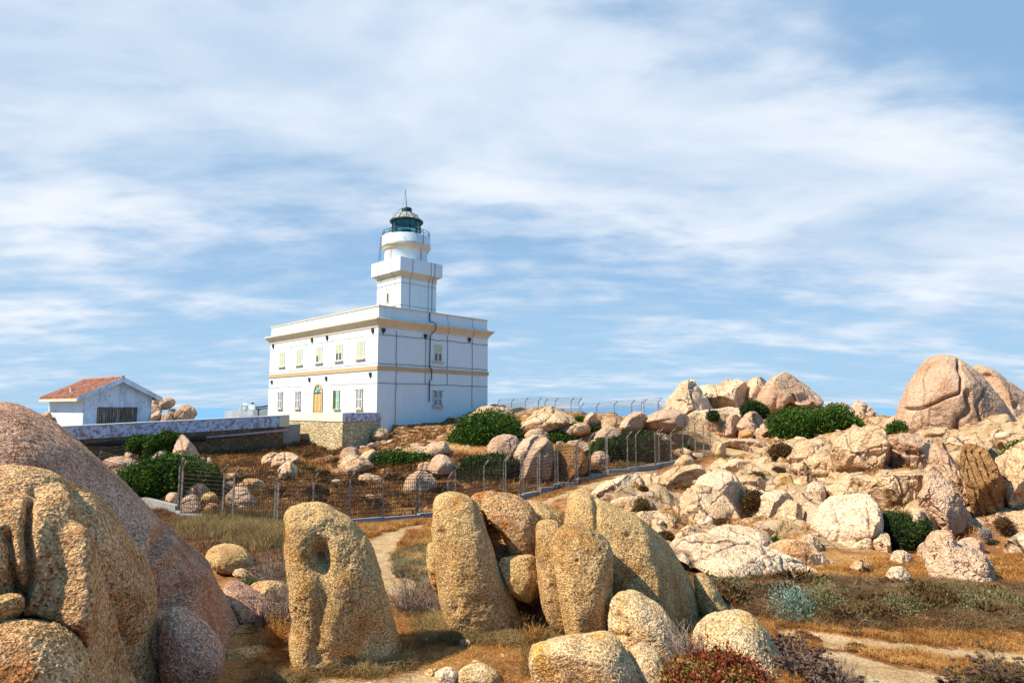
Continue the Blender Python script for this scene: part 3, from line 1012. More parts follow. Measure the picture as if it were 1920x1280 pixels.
zc = [7.30, 4.55, 2.72]
cable('L', [(0, zc[0]), (LU, zc[0])], 0.012, 1)
cable('L', [(0, zc[1]), (LU, zc[1])], 0.014, 2)
cable('L', [(0, zc[2]), (u_at(621), zc[2] + 0.0)], 0.014, 3)
cable('L', [(u_at(572), zc[2]), (LU, zc[2])], 0.014, 4)
for k, (px, lo) in enumerate(((543, zc[2]), (573, zc[2]), (621, zc[2]), (653, zc[2]))):
    cable('L', [(u_at(px), ZCOR - 1.05), (u_at(px), lo)], 0.012, 10 + k)
for k, z in enumerate(zc):
    cable('R', [(0, z), (LV, z)], 0.026, 20 + k)
for k, (px, lo) in enumerate(((742, -1.2), (797, zc[2]), (838, zc[2]), (885, 0.3))):
    cable('R', [(v_at(px), ZCOR - 1.05), (v_at(px), lo)], 0.026, 30 + k)
# parapet joints
for k, px in enumerate((742, 797, 838, 885)):
    v = v_at(px)
    b = MB(wframe('R'))
    b.tube([(v, -0.03, ZTOP - 0.1), (v + 0.15, -0.02, ZCOR + 0.2), (v - 0.1, 0.58, ZCOR + 0.02), (v - 0.1, 0.56, ZCOR - 0.14), (v, 0.14, ZCOR - 0.75), (v, 0.05, ZCOR - 1.1)], 0.02, 5)
    if k in (2, 3): b.build('conductor_cable', M['cable'], house)
b = MB(wframe('R'))
v = v_at(804)
b.tube([(v, 0.0, ZTOP - 0.05), (v, 0.05, ZCOR + 0.35), (v + 0.35, 0.62, ZCOR + 0.12), (v + 0.35, 0.62, ZCOR - 0.5), (v, 0.16, ZCOR - 1.1), (v, 0.12, 5.0), (v, 0.12, 4.45), (v + 0.16, 0.26, 4.2), (v + 0.16, 0.26, 3.3), (v, 0.12, 3.0), (v, 0.12, 1.0)], 0.06, 7)
b.build('drainpipe', M['iron'], house)

# tower
TU0, TV0, TS = 5.1, 6.2, 4.7
TU1, TV1 = TU0 + TS, TV0 + TS * 1.06
DT = 68.5
zt = lambda py: zat(py, DT) - Apt[2]
ZX0, ZX1 = zt(512), zt(484)      # box bottom / top
b = MB(bfr)
b.box((TU0, TV0, ZROOF), (TU1, TV1, ZX0))
tw = b.build('tower', M['wall'], house)
ring_profile([(-0.02, ZX0 - 0.52), (0.06, ZX0 - 0.52), (0.07, ZX0 - 0.44), (0.03, ZX0 - 0.40), (0.03, ZX0 - 0.16), (0.20, ZX0), (0.42, ZX0 + 0.08), (0.42, ZX0 + 0.14), (-0.02, ZX0 + 0.14)], TS, TV1 - TV0, TU0, TV0).build('moulding', M['cornice'], tw)
b = MB(bfr)
b.box((TU0 - 0.5, TV0 - 0.5, ZX0 + 0.143), (TU1 + 0.5, TV1 + 0.5, ZX1))
b.build('tower_parapet', M['wall'], tw)
for z in (zt(530), zt(572)):
    b = MB(bfr)
    b.tube([(TU1 + 0.03, TV0 - 0.03, z), (TU0 - 0.03, TV0 - 0.03, z), (TU0 - 0.03, TV1 + 0.03, z)], 0.018, 5)
    b.build('conductor_cable', M['cable'], tw)
for kk, vv in enumerate((TV0 + 1.2, TV0 + 3.8, TV0 + 4.35)):
    b = MB(bfr)
    b.tube([(TU0 - 0.54, vv, ZX1), (TU0 - 0.54, vv, ZX0 + 0.12), (TU0 - 0.12, vv, ZX0 - 0.3), (TU0 - 0.04, vv, ZX0 - 0.7), (TU0 - 0.04, vv, ZTOP - 1)], 0.022 if kk < 2 else 0.035, 5)
    b.build('conductor_cable', M['cable'], tw)
for uu in (TU0 + 1.1, TU0 + 3.9):
    b = MB(bfr)
    b.tube([(uu, TV0 - 0.54, ZX1), (uu, TV0 - 0.54, ZX0 + 0.12), (uu, TV0 - 0.12, ZX0 - 0.3), (uu, TV0 - 0.04, ZX0 - 0.7), (uu, TV0 - 0.04, ZTOP - 0.5)], 0.014, 5)
    b.build('conductor_cable', M['cable'], tw)
# small window in the tower's sunny side
b = MB(bfr)
tu, tz0, tz1 = TU0 + 2.55, zt(563), zt(546)
b.box((tu - 0.26, TV0 - 0.02, tz0), (tu + 0.26, TV0 - 0.003, tz1))
tws = b.build('tower_window', M['darkglass'], tw)
b = MB(bfr)
b.box((tu - 0.33, TV0 - 0.07, tz0 - 0.08), (tu + 0.33, TV0 - 0.003, tz0))
b.box((tu - 0.33, TV0 - 0.06, tz0), (tu - 0.26, TV0 - 0.003, tz1))
b.box((tu + 0.06, TV0 - 0.06, tz0), (tu + 0.33, TV0 - 0.022, tz1))
b.box((tu - 0.33, TV0 - 0.06, tz1), (tu + 0.33, TV0 - 0.003, tz1 + 0.07))
b.build('frame', M['shutter'], tws)

# round drum, gallery, lantern
cc = bfr(np.array([[(TU0 + TU1) / 2, (TV0 + TV1) / 2, 0]]))[0]
cc = (cc[0] - 0.15, cc[1])
DC = 71.0
ZW = lambda py: zat(py, DC)
b = MB()
b.lathe(cc, [(2.42, ZW(492)), (2.42, ZW(470)), (2.52, ZW(468)), (2.60, ZW(464)), (2.74, ZW(462)), (2.76, ZW(459)), (2.74, ZW(458.5)), (2.74, ZW(444.5)), (2.70, ZW(443.6)), (2.55, ZW(443.6)), (2.55, ZW(446.5)), (0.1, ZW(446.5))], 64)
dr = b.build('gallery_drum', M['wall'], house, smooth=False)
for f_ in dr.data.polygons: f_.use_smooth = abs(f_.normal.z) < 0.9
b = MB()
b.lathe(cc, [(2.43, ZW(471.5)), (2.56, ZW(469.5)), (2.66, ZW(466)), (2.79, ZW(463.3)), (2.79, ZW(461.6)), (2.70, ZW(461.2))], 64)
b.build('drum_moulding', M['cornice'], dr)


def polar(r, deg, z):
    """deg measured from the direction towards the camera, positive to the photo's right"""
    base = math.atan2(-cc[1], -cc[0])
    th = base + math.radians(deg)
    return np.array([cc[0] + r * math.cos(th), cc[1] + r * math.sin(th), z])


b = MB()
for dg in (-58, -42):
    pass
zz0, zz1 = ZW(489), ZW(473)
vs = [polar(2.425 + o, a, z) for o, (a, z) in ((0.02, (-50, zz0)), (0.02, (-41, zz0)), (0.02, (-41, zz1)), (0.02, (-50, zz1)))]
b.add(vs + [polar(2.30, a, z) for a, z in ((-50, zz0), (-41, zz0), (-41, zz1), (-50, zz1))], [(0, 1, 2, 3), (4, 7, 6, 5), (0, 4, 5, 1), (1, 5, 6, 2), (2, 6, 7, 3), (3, 7, 4, 0)])
b.build('drum_door', M['sill'], dr)
b = MB()
b.tube([polar(2.80, 42, ZW(444)), polar(2.82, 42, ZW(461)), polar(2.50, 42, ZW(470)), polar(2.46, 42, ZW(491))], 0.03, 5)
b.build('conductor_cable', M['cable'], dr)
for dg, zz in ((-50, 456), (-5, 453), (60, 459), (-75, 459)):
    b = MB()
    b.tube([polar(2.7, dg, ZW(zz)), polar(3.0, dg, ZW(zz + 2.2))], 0.03, 5)
    b.build('spout', M['iron'], dr)

rail = MB()
zr = [ZW(443.5), ZW(439.5), ZW(434.5)]
ring = lambda r, z, n=48: [polar(r, 360 * i / n, z) for i in range(n + 1)]
for i, z in enumerate(zr[1:]):
    rail.tube(ring(2.66, z), 0.03, 5, False)
ro = rail.build('gallery_railing', M['green_iron'], house)
for i in range(16):
    b = MB()
    b.tube([polar(2.66, 22.5 * i, zr[0] - 0.15), polar(2.66, 22.5 * i, zr[2])], 0.03, 5)
    b.build('baluster', M['green_iron'], ro)

RG = 1.62
ZG0, ZG1 = ZW(444.5), ZW(413)


def glass_mat():
    m, T = new_mat('lantern_glass')
    fr_ = T.n('ShaderNodeFresnel', {'IOR': 1.45}).outputs[0]
    g = T.n('ShaderNodeBsdfGlossy', {'Color': (0.8, 0.95, 0.95, 1), 'Roughness': 0.08})
    tr = T.n('ShaderNodeBsdfTransparent', {'Color': (0.42, 0.72, 0.70, 1)})
    mx = T.n('ShaderNodeMixShader', {0: T.math('ADD', T.math('MULTIPLY', fr_, 0.6), 0.06), 1: tr.outputs[0], 2: g.outputs[0]})
    T.n('ShaderNodeOutputMaterial', {'Surface': mx.outputs[0]})
    return m


M['lglass'] = glass_mat()
b = MB()
b.lathe(cc, [(RG, ZG0), (RG, ZG1)], 24)
lan = b.build('lantern_glazing', M['lglass'], house)
b = MB()
for z in (ZG0 + 0.05, ZW(436), ZW(430), ZG1):
    b.tube(ring(RG + 0.02, z, 36), 0.035, 5, False)
b.tube(ring(RG + 0.16, ZW(429), 36), 0.035, 5, False)
lf = b.build('lantern_frame', M['green_iron'], house)
for i in range(12):
    b = MB()
    b.tube([polar(RG + 0.02, 30 * i + 12, ZG0), polar(RG + 0.02, 30 * i + 12, ZG1)], 0.04, 5)
    b.build('mullion', M['green_iron'], lf)
b = MB()
b.lathe(cc, [(0.0, ZW(444)), (0.45, ZW(444)), (0.45, ZW(441)), (0.62, ZW(437)), (0.66, ZW(433)), (0.55, ZW(429)), (0.25, ZW(426.5)), (0.0, ZW(426))], 20)
b.build('lamp', M['iron'], house, smooth=True)
b = MB()
b.lathe(cc, [(1.52, ZG1 - 0.05), (1.86, ZG1 - 0.06), (1.88, ZG1 + 0.02), (1.60, ZW(408.5)), (1.36, ZW(404)), (1.12, ZW(400)), (0.80, ZW(396.8)), (0.62, ZW(396))], 28)
dm = b.build('dome', M['dome'], house)
b = MB()
b.lathe(cc, [(1.50, ZG1 - 0.10), (1.90, ZG1 - 0.10), (1.92, ZG1 + 0.06), (1.80, ZG1 + 0.12)], 36)
b.build('dome_rim', M['green_iron'], dm)
for i in range(12):
    b = MB()
    b.tube([polar(r + 0.02, 30 * i, z) for r, z in ((1.86, ZG1 + 0.02), (1.60, ZW(408.5)), (1.36, ZW(404)), (1.12, ZW(400)), (0.80, ZW(396.8)))], 0.03, 4)
    b.build('dome_rib', M['green_iron'], dm)
b = MB()
b.lathe(cc, [(0.60, ZW(398)), (0.60, ZW(389)), (0.55, ZW(387)), (0.3, ZW(386)), (0.0, ZW(385.5))], 20)
b.build('vent_cap', M['green_iron'], dm)
b = MB()
b.tube([polar(0.0, 0, ZW(387)), polar(0.1, -90, ZW(370)), polar(0.2, -90, ZW(350))], [0.05, 0.04, 0.02], 5)
b.build('lightning_rod', M['iron'], dm)
for dg, rr_, z0_, z1_ in ((-70, 1.3, 391, 399), (75, 1.25, 400, 404), (-95, 1.5, 400, 406)):
    b = MB()
    b.tube([polar(0.6, dg, ZW(388 if z0_ < 395 else z0_)), polar(rr_, dg, ZW(z1_ if z0_ < 395 else z0_ - 1)), polar(rr_ + 0.1, dg, ZW(z1_))], 0.025, 4)
    b.build('bracket', M['iron'], dm)
b = MB()
b.tube([polar(0.45, -90, ZW(389)), polar(0.2, -90, ZW(352))], 0.012, 4)
b.build('stay_wire', M['iron'], dm)
# ladder cage left of drum
b = MB()
b.tube([polar(2.85, -88, ZW(444)), polar(3.05, -88, ZW(489))], 0.025, 4)
b.tube([polar(2.75, -80, ZW(444)), polar(2.9, -80, ZW(489))], 0.025, 4)
for i in range(9):
    z = ZW(447 + i * 5)
    b.tube([polar(2.87 + i * 0.02, -88, z), polar(2.77 + i * 0.018, -80, z)], 0.015, 4)
b.build('ladder', M['iron'], house)

# ------------------------------------------------------------------ terrace, yard wall, shed, far roofs
# terrace block in front of the door
ur, ul = u_at(703), u_at(555)
TF = 6.0      # how far the terrace stands out
c643 = P(643, 772, 55.0)


def tz(py, d): return zat(py, d)


# terrace: front face from (643) back-left, parallel to the front of the house
tp = np.array([*P(643, 772, 54.6)[:2], 0])
w_r = Apt + np.array([0, 0, 0])
e_u = EU
Lf = 11.5
terr_fr = lambda v: np.array([tp[0], tp[1], 0]) + v[:, :1] * EU + v[:, 1:2] * EV + v[:, 2:3] * NZ
Lr = 3.9
ter = empty('terrace', (tp[0], tp[1], -4), 'rubble stone terrace with pale plastered parapet under the arched front door', 'terrace')
ZP1, ZP0 = zat(774, 54.6), zat(790.5, 54.6)
b = MB(terr_fr)
b.box((0, 0, -5.5), (Lf, Lr, ZP0))
b.build('retaining_wall', M['rubble'], ter)
b = MB(terr_fr)
b.box((-0.06, -0.06, ZP0), (Lf, 0.24, ZP1))
b.build('parapet', M['cornice'] if False else stucco('cream_parapet', (0.62, 0.60, 0.50), (0.55, 0.48, 0.34), 0.5, 1.5), ter)
b = MB(terr_fr)
b.box((-0.06, 0.24, ZP0), (0.24, Lr, ZP1 + 0.02))
tag(b.build('parapet', M['peeling'], ter), 'peeling blue white parapet')

# long yard wall running towards the left
wa = P(550, 777, 57.5)
wb = P(104, 799, 44.5)
dirw = (wb - wa)
dirw[2] = 0
Lw = np.linalg.norm(dirw)
dirw /= Lw
nrm = np.array([-dirw[1], dirw[0], 0])
if nrm[1] > 0: nrm = -nrm          # towards the camera
slope = (zat(799, 44.5) - zat(777, 57.5)) / Lw


def wfr(v):      # x along wall, y towards camera, z relative to the sloping top
    base = np.array([wa[0], wa[1], zat(777, 57.5)])
    o = base + v[:, :1] * dirw + v[:, 1:2] * nrm + v[:, 2:3] * NZ
    o[:, 2] += v[:, 0] * slope
    return o


yw = empty('yard_wall', (wa[0], wa[1], -4.5), 'long rubble wall with peeling whitewashed top band in front of the shed', 'wall')
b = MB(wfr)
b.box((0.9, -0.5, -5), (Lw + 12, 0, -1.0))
b.build('rubble_base', M['rubble_shaded'], yw)
b = MB(wfr)
b.box((1.3, -0.45, -0.998), (Lw + 12, 0.05, -0.08))
b.build('plaster_band', M['peeling'], yw)
b = MB(wfr)
b.box((1.3, -0.5, -0.078), (Lw + 12, 0.09, 0.0))
b.build('coping', M['wall'], yw)
b = MB(wfr)
b.box((0.4, -0.5, -1.0), (1.298, 0.08, 0.0))
b.build('end_pier', M['cornice'], yw)
# pipe along the wall
pp = MB()
pt = [P(540, 806, 56.5), P(455, 814, 54.0), P(385, 820, 51.8)]
pp.tube(pt, 0.10, 8)
tag(pp.build('drain_pipe', M['pvc'], smooth=True), 'thin mauve pipe running along the dark yard wall', 'pipe')
pp = MB()
pp.tube([P(385, 821, 51.8), P(300, 826, 49.4), P(230, 830, 47.6), P(150, 834, 45.8)], 0.20, 8)
tag(pp.build('hose', M['blackpipe'], smooth=True), 'thick black conduit at the foot of the yard wall, left of the mauve pipe', 'pipe')

# yard fill behind the wall
b = MB(wfr)
b.box((-1.0, -32, -3.5), (Lw + 25, -0.52, -0.9))
tag(b.build('yard_ground', M['concrete']), 'raised yard ground behind the long wall', kind='structure')

# shed
DS = 56.0
s0 = P(155, 793, DS)
s_r = P(283, 785, DS * 1.09)
s_l = P(89, 797, DS * 1.10)
SU = s_r - s0; SU[2] = 0
SV = s_l - s0; SV[2] = 0
WS, LS = np.linalg.norm(SU), np.linalg.norm(SV)
SU /= WS
SV /= LS
sz = s0[2] - 0.6
shf = lambda v: np.array([s0[0], s0[1], sz]) + v[:, :1] * SU + v[:, 1:2] * SV + v[:, 2:3] * NZ
shed = empty('shed', (s0[0], s0[1], sz), 'weathered white shed with low red tiled gable roof behind the yard wall', 'shed')
HE = zat(741, DS) - sz
HP = zat(712, DS * 1.045) - sz
t = 0.25
b = MB(shf)
b.add([(0, 0, 0), (WS, 0, 0), (WS, 0, HE), (WS / 2, 0, HP), (0, 0, HE), (0, t, 0), (WS, t, 0), (WS, t, HE), (WS / 2, t, HP), (0, t, HE)],
      [(0, 1, 2, 3, 4), (9, 8, 7, 6, 5), (0, 5, 6, 1), (1, 6, 7, 2), (2, 7, 8, 3), (3, 8, 9, 4), (4, 9, 5, 0)])
b.build('gable_wall', M['oldwash'], shed)
b = MB(shf)
b.box((0.0, t + 0.003, 0), (t, LS, HE))
b.build('side_wall', M['shedwall'], shed)
b = MB(shf)
b.box((WS - t, t + 0.003, 0), (WS, LS, HE))
b.box((t + 0.003, LS - t, 0), (WS - t - 0.003, LS, HE))
b.build('rear_wall', M['oldwash'], shed)
ov, og = 0.75, 0.55
rs_ = (HP - HE) / (WS / 2)


def roofside(s):
    B = MB(shf)
    x0 = WS / 2
    x1 = -ov if s < 0 else WS + ov
    z0 = HP + 0.05
    z1 = HE - ov * rs_ + 0.05
    B.add([(x0, -og, z0), (x1, -og, z1), (x1, LS + 0.3, z1), (x0, LS + 0.3, z0), (x0, -og, z0 + 0.13), (x1, -og, z1 + 0.13), (x1, LS + 0.3, z1 + 0.13), (x0, LS + 0.3, z0 + 0.13)],
          [(0, 1, 2, 3), (4, 7, 6, 5), (0, 4, 5, 1), (1, 5, 6, 2), (2, 6, 7, 3), (3, 7, 4, 0)])
    n = 16
    for i in range(n):
        y = -og + 0.15 + (LS + 0.3 + og - 0.3) * i / (n - 1)
        B.tube([(x0, y, z0 + 0.15), (x1, y, z1 + 0.15)], 0.10, 6)
    return B


rf = roofside(-1).build('roof', M['tiles'], shed)
roofside(1).build('roof', M['tiles'], shed)
b = MB(shf)
b.tube([(WS / 2, -og, HP + 0.25), (WS / 2, LS + 0.3, HP + 0.25)], 0.13, 7)
b.build('ridge_tile', M['tiles'], rf)
b = MB(shf)
for s in (-1, 1):
    x1 = -ov if s < 0 else WS + ov
    z1 = HE - ov * rs_
    b.prism([(WS / 2, -og - 0.05, HP - 0.22), (x1, -og - 0.05, z1 - 0.16), (x1, -og - 0.05, z1 + 0.22), (WS / 2, -og - 0.05, HP + 0.26)], (0, 0.045, 0))
b.build('fascia', M['oldwash'], shed)
b = MB(shf)
b.box((-ov - 0.04, -og, HE - ov * rs_ - 0.14), (-ov + 0.06, LS + 0.3, HE - ov * rs_ + 0.08))
b.build('gutter', M['cornice'], shed)
b = MB(shf)
g0, g1 = WS * 0.19, WS * 0.775
zg0, zg1 = 0.0, zat(766, DS * 1.04) - sz
b.box((g0, -0.06, zg0), (g0 + 0.15, -0.003, zg1))
b.box((g1 - 0.15, -0.06, zg0), (g1, -0.003, zg1))
b.box((g0, -0.06, zg1), (g1, -0.003, zg1 + 0.14))
gd = b.build('door', M['gatewood'], shed)
for a0, a1 in ((g0 + 0.16, (g0 + g1) / 2 - 0.02), ((g0 + g1) / 2 + 0.02, g1 - 0.16)):
    b = MB(shf)
    n = 9
    for i in range(n):
        q = a0 + (a1 - a0) * i / n
        b.box((q, -0.04, zg0), (q + (a1 - a0) / n - 0.035, -0.003, zg1 - 0.01))
    b.build('door_leaf', M['gatewood'], gd)
b = MB(shf)
cx, cy = WS * 0.05, LS * 0.45
zr_ = HE + rs_ * cx
b.box((cx - 0.14, cy - 0.14, zr_), (cx + 0.14, cy + 0.14, zr_ + 0.55))
b.box((cx - 0.2, cy - 0.2, zr_ + 0.55), (cx + 0.2, cy + 0.2, zr_ + 0.63))
b.build('chimney', M['cornice'], rf)

# low white annex roofs with two chimneys behind the wall
an = empty('annex', tuple(P(450, 778, 84)), 'low white flat roofed annex with two small chimneys left of the lighthouse', 'building')
DA = 84
b = MB()
ap = lambda px, py, dd=0: P(px, py, DA + dd)
xl, xm, xr = ap(420, 778)[0], ap(436, 778)[0], ap(480, 778)[0]
zb, z1, z2 = -4.0, zat(770.5, DA), zat(767, DA)
b.box((xl, DA, zb), (xm + 0.3, DA + 6, z1))
b.box((xm + 0.305, DA - 1, zb), (xr, DA + 6, z2))
b.build('wall', M['wall'], an)
b = MB()
c = ap(459, 760, 1.5)
b.lathe((c[0], c[1]), [(0.62, z2), (0.50, z2 + 0.5), (0.50, zat(758.5, DA)), (0.62, zat(758.4, DA)), (0.0, zat(755.0, DA))], 14)
b.build('chimney', M['wall'], an)
b = MB()
c = ap(473.5, 760, 1.5)
b.box((c[0] - 0.42, c[1] - 0.4, z2), (c[0] + 0.42, c[1] + 0.4, zat(758, DA)))
ch = b.build('chimney', M['wall'], an)
b = MB()
b.lathe((c[0], c[1]), [(0.12, zat(758, DA)), (0.12, zat(756, DA)), (0.25, zat(755.8, DA)), (0.2, zat(754.5, DA)), (0, zat(754, DA))], 10)
b.build('cowl', M['iron'], ch)
b = MB()
b.prism([(ap(462, 770)[0], DA - 1.2, z2), (ap(478, 778)[0], DA - 1.2, z2 - 0.7), (ap(478, 778)[0], DA - 1.2, z2 - 0.9), (ap(455, 778)[0], DA - 1.2, z2 - 0.9), (ap(458, 770)[0], DA - 1.2, z2 + 0.6), (ap(461, 762)[0], DA - 1.2, z2 + 0.7)], (0, 0.18, 0))
b.build('buttress', M['wall'], an)
# pergola
DP = 80
pe = empty('pergola', tuple(P(490, 778, DP)), 'dark grey metal pergola against the left end of the lighthouse', 'pergola')
b = MB()
b.tube([P(480, 763.5, DP), P(512, 759.5, DP + 2)], 0.08, 5)
b.tube([P(480, 766.5, DP), P(512, 764.5, DP + 2)], 0.08, 5)
for i in range(8):
    q = P(480 + i * 4, 763.5 - i * 0.5, DP + i * 0.25)
    b.box((q[0] - 0.04, q[1] - 0.05, q[2]), (q[0] + 0.04, q[1] + 2.6, q[2] + 0.1))
b.build('roof_slats', M['iron'], pe)
b = MB()
b.tube([P(484.5, 765, DP), P(484.5, 785, DP)], 0.09, 6)
b.tube([P(484.5, 770.5, DP), P(488, 766, DP)], 0.05, 5)
b.build('post', M['iron'], pe)
# ------------------------------------------------------------------ rocks
_sph = {}


def cube_sphere(n):
    if n in _sph: return _sph[n]
    t = np.tan(np.linspace(-math.pi / 4, math.pi / 4, n + 1))
    a, b = np.meshgrid(t, t, indexing='ij')
    o = np.ones_like(a)
    vs, fs, k = [], [], 0
    idx = np.arange((n + 1) ** 2).reshape(n + 1, n + 1)
    for X, Y, Z in ((o, a, b), (-o, b, a), (b, o, a), (a, -o, b), (a, b, o), (b, a, -o)):
        v = np.stack([X.ravel(), Y.ravel(), Z.ravel()], 1)
        vs.append(v)
        fs.append(np.stack([idx[:-1, :-1].ravel(), idx[1:, :-1].ravel(), idx[1:, 1:].ravel(), idx[:-1, 1:].ravel()], 1) + k)
        k += (n + 1) ** 2
    v = np.vstack(vs)
    f = np.vstack(fs)
    key = np.round(v * 4096).astype(np.int64)
    _, first, inv = np.unique(key, axis=0, return_index=True, return_inverse=True)
    v = v[first]
    f = inv.ravel()[f]
    v = v / np.linalg.norm(v, axis=1)[:, None]
    _sph[n] = (v, f)
    return _sph[n]


def vnormals(v, f):
    fn = np.cross(v[f[:, 2]] - v[f[:, 0]], v[f[:, 3]] - v[f[:, 1]])
    n = np.zeros_like(v)
    for k in range(4): np.add.at(n, f[:, k], fn)
    return n / (np.linalg.norm(n, axis=1)[:, None] + 1e-12)


def chaikin(p, it=2):
    for _ in range(it):
        q = np.roll(p, -1, 0)
        p = np.stack([0.75 * p + 0.25 * q, 0.25 * p + 0.75 * q], 1).reshape(-1, 2)
    return p


def radial(poly, c, nth=256):
    """outline radius of a polygon about c"""
    th = np.linspace(0, 2 * math.pi, nth, endpoint=False)
    dx, dy = np.cos(th), np.sin(th)
    R = np.zeros(nth)
    a = poly - c
    b = np.roll(a, -1, 0)
    for (x0, y0), (x1, y1) in zip(a, b):
        ex, ey = x1 - x0, y1 - y0
        den = dx * ey - dy * ex
        den = np.where(np.abs(den) < 1e-12, 1e-12, den)
        t = (x0 * ey - y0 * ex) / den
        s = (x0 * dy - y0 * dx) / den
        R = np.where((t > 0) & (s >= -1e-9) & (s <= 1 + 1e-9), np.maximum(R, t), R)
    return R


def blob_shape(poly, d, thick, n, centre=None, power=0.8, back=1.0, smooth=2):
    """a closed body whose outline towards the photo's viewpoint is poly, with real thickness"""
    poly = np.asarray(poly, float)
    cpx = poly.mean(0) if centre is None else np.asarray(centre, float)
    L = chaikin(poly, smooth)
    r0 = ray(*cpx)
    hd = np.array([r0[0], 1.0])
    hd /= np.linalg.norm(hd)
    fw = np.array([hd[0], hd[1], 0])
    rt = np.array([hd[1], -hd[0], 0])
    C = r0 * d
    # intersect outline rays with the vertical plane through C facing the viewer
    loc = []
    for a, b in L:
        r = ray(a, b)
        t = C @ fw / (r @ fw)
        q = r * t - C
        loc.append((q @ rt, q[2]))
    R = radial(np.array(loc), np.zeros(2))
    w, h = np.ptp(np.array(loc)[:, 0]), np.ptp(np.array(loc)[:, 1])
    if thick is None: thick = 0.42 * math.sqrt(w * h)
    v, f = cube_sphere(n)
    th = np.arctan2(v[:, 2], v[:, 0]) % (2 * math.pi)
    k = th / (2 * math.pi) * len(R)
    k0 = np.floor(k).astype(int)
    fr = k - k0
    Rv = R[k0 % len(R)] * (1 - fr) + R[(k0 + 1) % len(R)] * fr
    rho = np.hypot(v[:, 0], v[:, 2])
    rr = rho ** power
    x = Rv * rr * np.cos(th)
    z = Rv * rr * np.sin(th)
    y = v[:, 1] * thick
    y = np.where(y > 0, y * back, y)
    pts = C + x[:, None] * rt + z[:, None] * NZ + y[:, None] * fw
    return pts, f, (C, rt, fw, w, h, thick)


def facet(pts, frame, k, amount, rs, keep=0.82):
    """plane off parts of a body so it reads as broken stone"""
    C, rt, fw, w, h, th = frame
    q = pts - C
    s = np.array([w / 2, th, h / 2]) + 1e-6
    loc = np.stack([q @ rt, q @ fw, q[:, 2]], 1) / s
    for _ in range(k):
        n = rs.normal(size=3) * (1, 1, 0.8)
        n[1] = -abs(n[1]) if rs.rand() < 0.75 else n[1]
        n /= np.linalg.norm(n)
        if abs(n[1]) < 0.25: continue
        dd = loc @ n
        lim = keep * dd.max() * rs.uniform(0.78, 1.05)
        over = np.maximum(dd - lim, 0)
        loc = loc - n * (over * amount)[:, None]
    loc = loc * s
    return C + loc[:, :1] * rt + loc[:, 1:2] * fw + loc[:, 2:3] * NZ


rock_count = [0]


